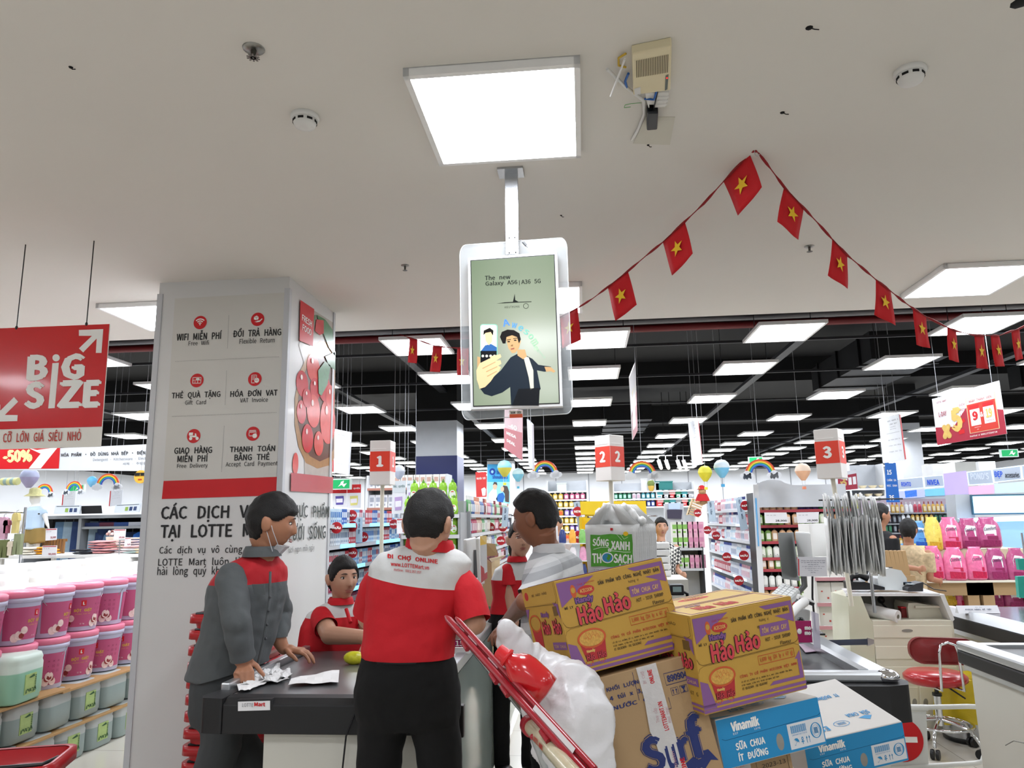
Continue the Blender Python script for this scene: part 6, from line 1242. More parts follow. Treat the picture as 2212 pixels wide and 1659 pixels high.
for i in range(7):
    y = 4.43+.316*i
    mk_pail((xs, y, ZB_), rnd.uniform(.2,2), 'pink detergent pail in the lower row on the plywood, %s from the left edge' % ord_[i])
    mk_pail((xs+.005*math.sin(i*3), y+.01, ZB_+.338), R_(40)+(.0,1.0,1.15,.15,-.75,1,.5)[i], 'pink detergent pail in the upper row, %s from the left edge' % ord_[i])
PLY = mat('plywood', '#b08b5c', .55, var=.18, scale=5, bump=.05)
def plank(y0, y1, z, label, x0=XF+.06, x1=-4.6, dz=.012, dz2=0):
    mb = MB().slab([(x0, y0, z),(x0, y1, z+dz2),(x1, y1, z+dz2),(x1, y0, z)],(0,0,-1), dz); wob('plywood_board', mb, PLY, label, 'board')
plank(3.2,5.05, ZB_, 'front plywood board under the pink pails, nearer piece', dz2=0); plank(4.98,6.9, ZB_-.0125, 'plywood board under the pink pails, farther piece')
plank(3.2,6.9,.235, 'lower plywood board between the two rows of green grey jugs')
# jugs: rounded square translucent containers
def jug_mesh(w_, h_, col, nm):
    mb = MB(); n_ = 32; prof = [(.80,0),(.93,.02),(.97,.06),(.965,.1),(1,.13),(1,.75),(.97,.8),(.985,.86),(.93,.95),(.75,.985),(.3,1)]; vs = []
    for r, z in prof:
        for i in range(n_):
            a = 2*PI*i/n_; c_, s_ = math.cos(a), math.sin(a); e = .42; k = 1-(.02 if i % 4 == 0 and .1 < z < .85 else 0)
            vs.append((w_/2*r*k*math.copysign(abs(c_)**e, c_), w_/2*r*k*math.copysign(abs(s_)**e, s_), z*h_))
    mb.add(vs, [(j*n_+i, j*n_+(i+1) % n_,(j+1)*n_+(i+1) % n_,(j+1)*n_+i) for j in range(len(prof)-1) for i in range(n_)],0, True)
    mb.add(vs[-n_:],[tuple(range(n_))]); mb.add(vs[:n_],[tuple(range(n_))[::-1]]); return mb.mesh(nm, mat(nm, col, .35, var=.08, scale=4, spec=.5))
def two_tone(nm, top, low, h_):
    m_ = bpy.data.materials.new(nm); m_.use_nodes = True; N = m_.node_tree.nodes; L = m_.node_tree.links; b = N['Principled BSDF']; tc = N.new('ShaderNodeTexCoord'); sp_ = N.new('ShaderNodeSeparateXYZ'); L.new(tc.outputs['Object'], sp_.inputs[0])
    mr = N.new('ShaderNodeMapRange'); mr.inputs[1].default_value = h_*.62; mr.inputs[2].default_value = h_*.64; L.new(sp_.outputs[2], mr.inputs[0]); mx = N.new('ShaderNodeMix'); mx.data_type = 'RGBA'; mx.inputs[6].default_value = (*lin(low),1); mx.inputs[7].default_value = (*lin(top),1)
    L.new(mr.outputs[0], mx.inputs[0]); L.new(mx.outputs[2], b.inputs['Base Color']); b.inputs['Roughness'].default_value = .35; return m_
JB = jug_mesh(.3,.245, '#9aa5a4', 'jug_grey_green'); JB.materials.clear(); JB.materials.append(two_tone('jug_liquid', '#b4bab8', '#8f9f9d', .245))
JG = jug_mesh(.34,.3, '#bcd4c6', 'jug_pale_green'); JG.materials.clear(); JG.materials.append(two_tone('jug_liquid_green', '#cfe0d6', '#8fc2a8', .3)); LBG = mat('jug_label_green', '#a9c27a', .45, var=.25, scale=30); LFD = mat('jug_leaf_dark', '#2f5a34', .5)
lbm = MB().box(-.006,-.06,.05,.0,.05,.17).mesh('jug_label', LBG); lfm = MB()
for i in range(9): a = i*.7; y_ = -.055+.012*i; lfm.add([(.001, y_, .055+.01*(i % 3)),(.001, y_+.015,.06+.02*(i % 2)),(.001, y_+.006,.085)],[(0,1,2)]); lfm.add([(.001,.045,.06+.011*i),(.001,.03,.066+.011*i),(.001,.046,.07+.011*i)],[(0,1,2)])
lfm.add([(.001,-.03,.15),(.001,.02,.165),(.001,.03,.15),(.001,-.01,.145)],[(0,1,2,3)]); lfm = lfm.mesh('leaf_print', LFD)
def mk_jug(loc, me, label, group=None, lab=True, rz=0, s_=1):
    t = thing('fabric_softener_jug', label, 'jug', loc, rot=(0,0, rz), group=group); mk('jug_body', me, t)
    if lab: mk('jug_label', lbm, t, loc=(.152*s_+.0,.0,0)); mk('leaf_print', lfm, t, loc=(.153*s_, .0,0), kind='stuff')
    return t
for i in range(9): mk_jug((XF-.13,3.45+.315*i, .247 if True else 0), JB, 'grey green jug directly under the upper plywood board, %s from the left' % (ord_+('eighth', 'ninth'))[i], rz=rnd.uniform(-.08,.08), lab=i not in (5,7)) if i else None
for i in range(9): mk_jug((XF-.11,3.6+.315*i,0.0), JB, 'grey green jug on the floor under the lower plywood board, %s from the left' % (ord_+('eighth', 'ninth'))[i], rz=rnd.uniform(-.08,.08), lab=i not in (4,)) if i else None
_j = PZ(14,1512, ZB_); mk_jug((_j.x+.02, _j.y-.06, ZB_+.001), JG, 'large pale green jug with leaf label on the plywood at the left edge', rz=.1, s_=1.13)
# rows of jugs behind the pails
def wj(col, low): me = JG.copy(); me.materials.clear(); me.materials.append(two_tone('jug_'+col.strip('#'), col, low, .3)); return me
CM = [wj('#e9e8e2', '#a9c9bf'), wj('#ebe9ea', '#c3b5d2'), wj('#e9e9e4', '#b9d2c6'), wj('#ece4e4', '#e2c4c8')]
for r_ in range(3):
    for i in range(9):
        z = (1.17-.3+.0,.93,.98)[r_]; x = XF-.55-.36*r_; y = 4.7+.34*i+.1*r_
        mk_jug((x, y, z), CM[(i+r_) % 4], 'translucent softener jug in the rows behind the pink pails', 'translucent jugs stacked behind the pink pails', lab=False, rz=rnd.uniform(-.1,.1))
for r_ in range(3):
    for lv in range(3):
        for i in range(9):
            z = (1.17-.3+.0,.93,.98)[r_]-.31*(lv+1)
            if z < 0: continue
            if lv == 2 or r_ == 2 or i > 6: continue
            mk_jug((XF-.55-.36*r_,4.7+.34*i+.1*r_, z), CM[(i+lv) % 4], 'translucent softener jug in the rows behind the pink pails', 'translucent jugs stacked behind the pink pails', lab=False)
wob('jug_pallet', MB().box(-4.85,4.3,0, XF-.33,8,.1), PLY, 'wooden pallet under the jugs behind the pink pails', 'pallet')
# red baskets
BR = mat('basket_red', '#b5121c', .35, var=.06, coat=.2)
def basket_meshes():
    w1, d1, w0, d0, h_ = .43,.30,.34,.22,.22
    mb = MB(); a = [(x, y, h_) for x, y in rrect(w1, d1,.05,4)]; b = [(x, y,0) for x, y in rrect(w0, d0,.05,4)]; n_ = len(a)
    a2 = [(x*.97, y*.96, h_) for x, y, z in a]; b2 = [(x*.97, y*.96,.004) for x, y, z in b]
    mb.add(a+b+a2+b2, [(i, i+n_,(i+1) % n_+n_,(i+1) % n_) for i in range(n_)]+[(i+2*n_,(i+1) % n_+2*n_,(i+1) % n_+3*n_, i+3*n_) for i in range(n_)]+[tuple(range(n_,2*n_)), tuple(range(3*n_,4*n_))],0, True)
    rim = MB(); o_ = [(x*1.07, y*1.08, h_+.004) for x, y, z in a]; o2 = [(x*1.08, y*1.09, h_-.042) for x, y, z in a]; i_ = [(x*.96, y*.95, h_+.004) for x, y, z in a]; i2 = [(x*.985, y*.985, h_-.042) for x, y, z in a]
    rim.add(o_+o2+i_+i2, [(i,(i+1) % n_,(i+1) % n_+n_, i+n_) for i in range(n_)]+[(i, i+2*n_,(i+1) % n_+2*n_,(i+1) % n_) for i in range(n_)]+[(i+n_,(i+1) % n_+n_,(i+1) % n_+3*n_, i+3*n_) for i in range(n_)],0, True)
    hn = MB().tube([(-.2,.0, h_-.005),(-.19,-.13, h_+.006),(.19,-.13, h_+.006),(.2,.0, h_-.005)], .009,8)
    return mb.mesh('basket_shell', BR), rim.mesh('rim', BR), hn.mesh('handle', BLKP)
bs, br_, bh = basket_meshes(); bc = P(515,1330,4.2)
for i in range(11):
    t = thing('shopping_basket', 'red hand basket with black handles in the tall stack behind the man in grey' if i < 10 else 'topmost red hand basket of the stack behind the man in grey', 'basket', (bc.x,4.22,.02+.085*i-.0), group='nested red hand baskets in the stack' if i < 10 else None)
    mk('basket_shell', bs, t); mk('rim', br_, t); mk('handle', bh, t)
t = thing('shopping_basket', 'red basket corner cut off at the lower left corner of the photo', 'basket', P(-10,1775,2.9), rot=(0,0,.3)); mk('basket_shell', bs, t); mk('rim', br_, t); mk('handle', bh, t)
ob('basket_stand', MB().lathe([(.16,-t.location.z),(.16,0)],20), BR, t)
wob('basket_stand', MB().box(bc.x-.17,4.12,0, bc.x+.17,4.32,.02), BLKP, 'low black stand under the stack of red baskets', 'stand')
# ------------------------------------------------------------------ shelving and goods of the store behind the tills
SHM = mat('shelf_grey', '#9a9da0', .4, metal=.3, var=.04); SHW = mat('shelf_white', '#d2d4d6', .4, var=.03); SHB = mat('shelf_dark', '#3a3c40', .5, var=.05); DARKB = mat('shelf_back_dark', '#2c2d31', .6, var=.1)
def gondola(label, o, rz, L, D, zs, top, m_=SHM, bm=None, rail=None, name='shelving_unit', ends=True):
    """run of shelves: local x along the run, front at y=0, back at y=D"""
    t = thing(name, label, 'shelves', o, rot=(0,0, rz))
    ob('back_panel', MB().box(0, D-.02,0, L, D, top), bm or m_, t)
    for z in zs:
        ob('shelf_board', MB().box(0,0, z-.025, L, D-.02, z), m_, t)
        ob('price_rail', MB().box(0,-.012, z-.035, L, 0, z+.002), rail or M('#c9ccd0', .35), t)
    for x in ((0, L) if ends else ()): ob('upright', MB().box(x-.015,0,0, x+.015, D, top), m_, t)
    ob('base_plinth', MB().box(0,.02,0, L, D-.02,.1), m_, t); return t
def bottle(nm, w_, h_, body, cap, lab, pump=False, flat=.6, n=8):
    m_ = MB(); r = w_/2
    m_.lathe([(r*.95,0),(r, .02*h_),(r, .62*h_),(r*.75,.72*h_),(r*.3,.78*h_)], n,0, sy=flat)
    m_.lathe([(r*.34,.78*h_),(r*.34,.9*h_),(r*.28,.92*h_)], n,1)
    if pump: m_.box(-r*.12,-r*.12,.9*h_, r*.12, r*.12, h_,1).box(-r*.2,-r*.7,.97*h_, r*.2, r*.2, h_,1)
    else: m_.lathe([(r*.34,.9*h_),(r*.3, h_)], n,1)
    m_.box(-r*.6,-r*flat-.002,.14*h_, r*.6,-r*flat*.9,.56*h_,2)
    return m_.mesh(nm, [M(body, .3), M(cap, .4), M(lab, .5)])
def boxm(nm, w_, h_, d_, col, pr): return MB().box(-w_/2,0,0, w_/2, d_, h_,0).box(-w_*.35,-.0015, h_*.45, w_*.35,0, h_*.8,1).box(-w_*.3,-.0015, h_*.15, w_*.1,0, h_*.3,1).mesh(nm, [M(col, .5), M(pr, .5)])
def dish(nm, w_=.085, h_=.2, body='#8fc63a'):
    m_ = MB(); prof = [(.9,0),(1,.04),(.98,.3),(.82,.48),(.95,.62),(.7,.8),(.3,.86)]
    m_.lathe([(w_/2*r, z*h_) for r, z in prof],12,0, sy=.55); m_.lathe([(w_*.16,.86*h_),(w_*.17,.9*h_),(w_*.08,.96*h_),(w_*.06, h_)],8,1)
    v = [(x*w_*.36,-w_*.285, z) for x, z in circ(0, h_*.3,1,10, ry=h_*.2)]; m_.add(v+[(x*.98, y+.02, z) for x, y, z in v],[tuple(range(10))[::-1]]+[(i,(i+1) % 10,(i+1) % 10+10, i+10) for i in range(10)],2)
    m_.add([(-w_*.16,-w_*.29, h_*.4),(w_*.16,-w_*.29, h_*.4),(w_*.12,-w_*.29, h_*.45),(-w_*.12,-w_*.29, h_*.45)],[(0,1,2,3)],3)
    m_.box(-w_*.1,-w_*.292, h_*.16, w_*.2,-w_*.287, h_*.24,0)
    return m_.mesh(nm, [M(body, .25), mat('cap_green_dark', '#5a8f2a', .4), M('#e6ebe0', .5), M('#c94a30', .5)])
def pouch(nm, w_, h_, col, acc): 
    m_ = MB(); vs = []; n = 10
    for z, sx, sy in ((0,.86,.5),(.06,1,.55),(.3,1,.5),(.6,.96,.36),(.8,.8,.2),(.94,.55,.07),(1,.6,.02)):
        vs += [(w_/2*sx*math.cos(2*PI*i/n), w_*.42*sy*math.sin(2*PI*i/n), z*h_) for i in range(n)]
    m_.add(vs, [(j*n+i, j*n+(i+1) % n,(j+1)*n+(i+1) % n,(j+1)*n+i) for j in range(6) for i in range(n)]+[tuple(range(n))[::-1], tuple(range(6*n,7*n))],0, True)
    return m_.mesh(nm, [mat('film_'+col.strip('#'), col, .18, var=.3, scale=26, bump=.35, bscale=30, coat=.4)])
def stock(t, zs, L, protos, pitch, name, label, cat, group, x0=.06, depth=.05, skip=0, rows=1, gap=.09, runs=True):
    """one thing per product, standing on the shelves of t"""
    mw = Matrix.LocRotScale(t.location, t.rotation_euler, None); k = 0
    for zi, z in enumerate(zs):
        x = x0; pi = rnd.randrange(len(protos)); left = 0
        while x < L-x0:
            if left <= 0: pi = rnd.randrange(len(protos)); left = rnd.randint(2,5)
            left -= 1
            if rnd.random() >= skip:
                for r_ in range(rows):
                    p = mw @ Vector((x+rnd.uniform(-.004,.004), depth+gap*r_, z+.001))
                    o = mk(name, protos[pi], loc=p, rot=(0,0, t.rotation_euler.z+rnd.uniform(-.08,.08)), label=label, category=cat, group=group); k += 1
            x += pitch*rnd.uniform(.95,1.1)
    return k
def promo_disc(px, py, Y, rz=0, s_=.06, txt='MÃI', label='round red promotion disc clipped to the shelves'):
    c = P(px, py, Y); t = thing('promotion_disc', label, 'shelf sign', c, rot=(0,0, rz), group='round red promotion discs on the shelves')
    mk('disc_card', DISC, t, mw=Matrix.Scale(s_,4)); text(txt, frame((0,-.004,0),(1,0,0),(0,0,1)), s_*1.5, s_*.5, INKW, t, bold=.03)
DISC = MB().prism(circ(0,0,1,20),-.04,.04,0, T=Matrix.Rotation(PI/2,4, 'X')).prism(circ(0,0,.88,20), .045,.05,1, T=Matrix.Rotation(PI/2,4, 'X')).mesh('disc_card', [M('#b8242c', .4), M('#a81c26', .4)])
def strip_sign(c, txt, label):
    t, qm, n = board_thing('category_strip', label, c,0, mat('strip_blue_grey', '#a9bccb', .4), th=.01, group=None, cat='shelf sign')
    q0, q1, q3 = qm(0,0), qm(1,0), qm(0,1); me0 = text_mesh(txt, .02); c_ = np.empty(len(me0.vertices)*3); me0.vertices.foreach_get('co', c_); c_ = c_.reshape(-1,3); lo, hi = c_.min(0), c_.max(0)
    for i, v in enumerate(me0.vertices): v.co = qm(.35+.35*(1-(c_[i][1]-lo[1])/(hi[1]-lo[1]))*-1+.35,.06+.6*(c_[i][0]-lo[0])/(hi[0]-lo[0]))-n*(.003+.0002*c_[i][2])-t.location
    me0.materials.clear(); me0.materials.append(M('#2f4a66')); mk('lettering', me0, t)
# A: oral care run left (faces +X), seen receding behind lane sign 1
ZA = [.35,.62,.86,1.1,1.34,1.56]
tA = gondola('long grey shelving run of small boxes with blue lit shelf edges between pillar and green bottles', (-2.62,7.3,0), PI/2,3.6,.45, ZA, 1.72, SHM, DARKB)
BL = mat('shelf_edge_light_blue', '#8fdcff', .4, var=0, emit=1.1)
for z, x0, x1 in ((1.56,1.7,3.3),(1.56,.7,1.2),(1.34,2.0,3.3),(1.34,.6,1.1),(1.1,2.1,3.2),(1.1,.9,1.5),(.86,.9,3.2),(.62,1.8,3.3),(.35,1.6,2.8)):
    wl = MB().box(x0,-.022, z-.03, x1,-.013, z+.012); ob('lit_shelf_edge', wl, BL, tA)
tp_ = [boxm('toothpaste_box', .05,.17,.1, c, p) for c, p in (('#c93a46', '#e8e8ea'),('#d8dadf', '#c93a46'),('#2f5fb0', '#dfe6f0'),('#c7dbe8', '#3a78c0'),('#b54060', '#efe3e8'),('#e4e6ea', '#7a8aa0'),('#7fa8d0', '#ffffff'))]
stock(tA, ZA, 3.6, tp_, .058, 'toothpaste_box', 'small toothpaste box on the lit shelving run left of the green bottles', 'box', 'toothpaste boxes on the lit shelving run')
tA2 = gondola('white shelving facing the tills between the promotion posters and lane pole 1', (-3.35,11.4,0),0,1.25,.4, [.9,1.2,1.5,1.8,2.1],2.3, SHW, SHW, M('#b07a6a'))
stock(tA2, [1.5,1.8,2.1],1.25, [boxm('cosmetic_box', .09,.2,.1, c, p) for c, p in (('#e6e2da', '#c4a090'),('#dfe0e4', '#a0a4b0'))], .1, 'cosmetic_box', 'small white cosmetic box on the white shelving behind lane sign 1', 'box', 'white cosmetic boxes behind lane sign 1')
strip_sign([(770,1118,8.4),(783,1117,8.4),(782,1172,8.4),(768,1172,8.4)], 'KEM ĐÁNH RĂNG', 'pale blue vertical strip sign on the toothpaste shelves')
for px, py, Y in ((760,1113,8.4),(727,1140,7.7),(761,1137,8.4),(785,1160,8.9),(761,1194,8.4),(851,1132,9.6)): promo_disc(px, py, Y)
def poster(c, label, head, hc, body, bc): 
    t, qm, n = board_thing('promotion_poster', label, c,0, M('#dfe0e4', .4), th=.01, cat='poster'); bpoly(t, qm, n, rect(0,0,1,.36), hc, 'header_field', 1); btext(t, qm, n, head, .08,.12,.92,.22, body, .02,3)
    bpoly(t, qm, n, [(.2,.5),(.78,.48),(.8,.66),(.75,.88),(.25,.9)], bc, 'product_print', 2); bpoly(t, qm, n, [(.25,.62),(.72,.6),(.72,.78),(.27,.8)], M('#e9e6ee'), 'product_label_print', 3); wires(t, [(qm(.1,0),0),(qm(.9,0),0)])
poster([(719,1049,9.6),(749,1048,9.6),(749,1096,9.6),(718,1095,9.6)], 'red and white poster with blue pink pack, left one of the pair beside the pillar', 'ĐẶC QUYỀN', RED, INKW, M('#5a50a0'))
poster([(750,1047,9.6),(780,1046,9.6),(779,1097,9.6),(750,1097,9.6)], 'red and white poster with yellow pack, right one of the pair beside the pillar', 'ĐẶC QUYỀN', RED, INKW, M('#d8d27a'))
poster([(848,1039,8.6),(877,1038,8.6),(874,1110,8.6),(846,1110,8.6)], 'white poster with lilac packs left of the green bottles', 'ĐẶC QUYỀN', M('#ccd2d6'), M('#5a7a78'), M('#b49ac8')); poster([(879,1038,8.9),(900,1038,8.9),(898,1090,8.9),(878,1090,8.9)], 'white poster half hidden behind the navy column', 'ĐẶC QUYỀN', M('#ccd2d6'), M('#5a7a78'), M('#b49ac8'))
# green emergency sign
def exit_sign(px, py, Y, label):
    c = P(px, py, Y); t = thing('exit_sign', label, 'sign', c); ob('sign_body', MB().cbox((0,0,0),(.3,.05,.14)), M('#cfe0d6'), t); ob('green_field', MB().cbox((0,-.028,0),(.26,.006,.11)), mat('exit_green', '#0f9a56', .4, emit=.5), t)
    ob('running_figure', MB().add([(x,-.033, z) for x, z in ((.02,.03),(.06,.045),(.05,.0),(.1,.01),(.06,-.04),(.03,-.01),(-.02,-.035),(.01,.0))],[tuple(range(8))]), INKW, t); ob('rod', MB().tube([(0,0,.07),(0,0,4.5-c.z)], .005,5), M('#9a9ca0'), t)
exit_sign(735,1046,9.5, 'green emergency exit sign above the red posters beside the pillar'); exit_sign(1632,994,16, 'small green exit sign above the rainbow left of sign 3'); exit_sign(2179,979,14, 'green exit sign at the right edge of the store'); exit_sign(167,1055,13, 'small green exit sign above the clothes racks')
# B: green dish soap end cap
gx0, gx1 = P(868,1100,7.6).x, P(992,1100,7.6).x; ZBs = [P(930, y,7.6).z for y in (1260,1229,1197,1156,1112)]; zt_ = P(930,1084,8.0).z
tB = gondola('end shelf of green dish soap bottles in front of the navy column', (gx0,7.6,0),0, gx1-gx0,.5, [.3,.7]+ZBs, ZBs[-1]+.02, SHM, DARKB)
ob('top_riser', MB().box(.0,.3, ZBs[-1], gx1-gx0,.48, zt_), SHM, tB)
ds = [dish('dish_soap_bottle', .088,.2)]; stock(tB, ZBs[:-1], gx1-gx0, ds, .092, 'dish_soap_bottle', 'green dish soap bottle on the end shelf in front of the navy column', 'bottle', 'green dish soap bottles', .05,.07, rows=2, gap=.12)
stock(tB, [ZBs[-1]], gx1-gx0, ds, .092, 'dish_soap_bottle', 'green dish soap bottle on the end shelf in front of the navy column', 'bottle', 'green dish soap bottles', .05,.07); ds2 = [dish('dish_soap_bottle', .1,.24)]
stock(tB, [zt_], gx1-gx0, ds2,.098, 'dish_soap_bottle', 'green dish soap bottle on the end shelf in front of the navy column', 'bottle', 'green dish soap bottles', .05,.37)
def price_card(c, label, price, s1='', red=True):
    t, qm, n = board_thing('price_card', label, c,0, M('#e3e3e8', .4), th=.004, cat='price card'); 
    if red: bpoly(t, qm, n, rect(.03,.04,.97,.12), M('#b04048'), 'red_stripe', 1)
    btext(t, qm, n, 'Giá ưu đãi', .08,.2,.5,.3, INKG, 0,1)
    if price: btext(t, qm, n, price, .45,.68,.95,.9, M('#a84a50') if red else INK, .02,1)
    return t
price_card([(857,1120,7.5),(884,1119,7.5),(884,1152,7.5),(857,1153,7.5)], 'white price card left of the man\'s head at the green bottles', '18.000'); price_card([(955,1118,7.5),(978,1116,7.5),(978,1146,7.5),(956,1146,7.5)], 'white price card right of the man\'s head at the green bottles', '.000₫'.replace('₫', ''), red=False)
# C: shelves right of the navy column
ZC = [.5,.75,1.0,1.22,1.44,1.65]; tC = gondola('grey shelving run of dark red and white shampoo bottles right of the navy column', (-1.22,8.05,0), PI/2,4.6,.45, ZC, 1.68, SHM, SHM)
pc = [bottle('shampoo_bottle', .075,.2, *c) for c in (('#7a1a24', '#8a222c', '#9a3a42'),('#8a1d26', '#7a1a22', '#5e1018'),('#d6d8da', '#c9ccd0', '#e6e0dc'),('#2f5a9a', '#dfe3e8', '#cfd8e6'),('#c2b8a8', '#3a3230', '#e6e0d6'),('#d8b4a0', '#c9866a', '#efe6e0'),('#58a060', '#e8e8e8', '#e6efe0'),('#b83a5a', '#e8e8e8', '#f0d6de'))]
stock(tC, ZC, 4.6, pc, .085, 'shampoo_bottle', 'shampoo bottle on the grey shelving run right of the navy column', 'bottle', 'shampoo bottles right of the navy column')
promo_disc(1058,1140,10,.0,.07, '▣ ▣'); promo_disc(1086,1139,10.5,0,.06, 'NEW'); promo_disc(1082,1168,8.6,0,.05, 'MÃI')
strip_sign([(1086,1094,9.8),(1099,1096,9.8),(1096,1138,9.8),(1083,1138,9.8)], 'SỮA TẮM', 'pale blue vertical strip sign right of the shampoo bottles')
t, qm, n = board_thing('red_poster', 'red hanging poster left of the shampoo poster on the column', [(1027,1020,16),(1051,1019,16),(1051,1073,16),(1029,1074,16)],0, M('#c83a38', .4)); btext(t, qm, n, 'NGUYÊN TƯƠI', .1,.2,.9,.3, INKW, .02,2); bpoly(t, qm, n, [(.5,.68),(.8,.62),(.95,.7),(.9,.95),(.6,.96)], INKW, 'package_print', 1); wires(t, [(qm(.5,0),0)])
# D: far white shelves
def farshelf(px0, px1, pys, Y, label, m_=SHW, top=None, D=.4):
    x0, x1 = P(px0, pys[0], Y).x, P(px1, pys[0], Y).x; zs = [P((px0+px1)/2, y, Y).z for y in pys]
    return gondola(label,(x0, Y, 0),0, x1-x0, D, zs, top or zs[0]+.02, m_, M('#b9bdc2'), M('#e3e5e8')), zs, x1-x0
tD, zD, LD = farshelf(1182,1268,(1061,1079,1096,1114,1131,1148,1166),20, 'white far shelving of purple and amber bottles behind the man in the striped shirt', top=2.6)
pd = [bottle('softener_bottle', .13,.2, *c) for c in (('#8a6ab8', '#dcd6ee', '#e6e0f0'),('#b8862a', '#f0ede6', '#d8582a'),('#a83a3a', '#f0ede6', '#e0b090'),('#c05a80', '#f0ede6', '#f0d0dc'),('#c8a83a', '#f0ede6', '#efe2b0'))]
stock(tD, zD[1:], LD, pd, .14, 'softener_bottle', 'purple or amber bottle on the white far shelves behind the striped shirt', 'bottle', 'bottles on the white far shelves')
tD2, zD2, LD2 = farshelf(1325,1500,(1060,1077,1094),20, 'white far shelving of green and blue bottles right of lane sign 2', top=2.5)
pd2 = [bottle('cleaner_bottle', .11,.2, *c) for c in (('#2a7a5a', '#e6ebe6', '#a8d0c0'),('#3a8a9a', '#e6ebee', '#bfe0e6'),('#2a3a80', '#e6e8f0', '#c0c8e6'),('#c9ccd2', '#7a3a50', '#c0a0b0'))]
stock(tD2, [zD2[1]], LD2*.55, pd2,.12, 'cleaner_bottle', 'green or blue bottle on the white far shelves right of lane sign 2', 'bottle', 'bottles right of lane sign 2'); stock(tD2, [zD2[2]], LD2*.55, [pd2[2]], .12, 'cleaner_bottle', 'green or blue bottle on the white far shelves right of lane sign 2', 'bottle', 'bottles right of lane sign 2')
for i in range(12):
    x, z = tD2.location.x+LD2*(.58+.075*(i % 6)), zD2[1+i//6]; o = mk('appliance_box', boxm('appliance_box', .22,.22,.2,('#dfe3e4', '#d6d9dc', '#c02a30', '#dfe3e4')[i % 4],('#4aa0a8', '#a0a4a8', '#e6b0b0', '#3a8a6a')[i % 4]), loc=(x,20.05, z+.001), label='small appliance box on the far shelves left of the red hatted teddy', category='box', group='small appliance boxes on the far shelves')
for nm, px, py, c, sz, lb in (('storage_bin', 1436,1058, '#2a7a78', (.45,.3,.22), 'teal storage bin on top of the far shelves'),('storage_bin', 1417,1059, '#d0d4d8', (.2,.2,.2), 'white storage bin beside the teal one'),('planter', 1393,1053, '#d9dadc', (.15,.15,.3), 'white box planter on top of the far shelves'),('storage_bin', 1213,1058, '#d4dcd8', (.25,.2,.2), 'clear storage box on the far shelves above the amber bottles')):
    p = P(px,1061 if px > 1300 else 1061,20); p.z = zD2[0] if px > 1300 else zD[0]; t = thing(nm, lb, 'bin', p+Vector((0,.1,0))); ob('bin_body', MB().box(-sz[0]/2,0,0, sz[0]/2, sz[1], sz[2]), M(c), t, bevel=.01); ob('bin_lid', MB().box(-sz[0]/2-.01,-.01, sz[2], sz[0]/2+.01, sz[1]+.01, sz[2]+.03), M(c), t)
t = thing('yellow_pot', 'yellow fruit pot on top of the far shelves', 'pot', P(1407,1061,20)); ob('pot', MB().lathe([(.05,0),(.09,.12),(.08,.14)],10), M('#b8963a'), t); ob('leaves', MB().sphere((0,0,.2), .1,8,6), M('#6a7a3a'), t)
# E: yellow header unit
tE = gondola('shelving unit with plain yellow header boards behind the white carrier bags', (P(1253,1100,9).x,9.2,0),0, P(1397,1100,9).x-P(1253,1100,9).x, .4, [.5,.9,1.2,1.45],1.6, mat('unit_yellow', '#d8b820', .45), mat('unit_yellow', '#d8b820', .45))
kids('header_board', MB().slab([P(x, y,9) for x, y in ((1253,1083),(1395,1082),(1397,1112),(1255,1112))],(0,1,0), .03), mat('unit_yellow', '#d8b820', .45), tE); wtext(tE, 'L', 1293,1096,1299,1109,8.99, INKW, .06)
kids('header_neck', MB().slab([P(x, y,9.02) for x, y in ((1263,1112),(1385,1112),(1380,1125),(1265,1125))],(0,1,0), .03), mat('unit_yellow', '#d8b820', .45), tE)
strip_sign([(1238,1085,9.6),(1252,1083,9.6),(1262,1150,9.6),(1252,1155,9.6)], 'NƯỚC GIẶT', 'tilted pale strip sign between striped shirt and carrier bags'); promo_disc(1249,1160,9,0,.07); promo_disc(1248,1105,9.4,0,.06, 'NEW')
zE = [.5,.8]
for i in range(26):
    c = ('#d99ab8', '#c23a48', '#2a3a70', '#e0a040', '#7ab060', '#e6e0e6')[i % 6]; x, z = P(1233+5*(i % 4),1150,8.9).x+.09*(i % 4)-.1,(.3,.5,.7,.9,1.1,1.3)[i//4 % 6]
    mk('snack_pouch', pouch('snack_pouch', .085,.16, c, c), loc=(x,8.95,z), label='small colourful pouch on the narrow rack left of the carrier bags', category='pouch', group='colourful pouches left of the carrier bags')
tE2 = thing('narrow_rack', 'narrow wire rack of colourful pouches left of the carrier bags', 'rack', (P(1243,1150,8.9).x,8.9,0)); 
for z in (.3,.5,.7,.9,1.1,1.3): ob('rack_shelf', MB().box(-.22,0, z-.01,.22,.25, z-.001), SHW, tE2)
for sx in (-.22,.22): ob('rack_post', MB().box(sx-.01,.1,0, sx+.01,.13,1.5), SHW, tE2)
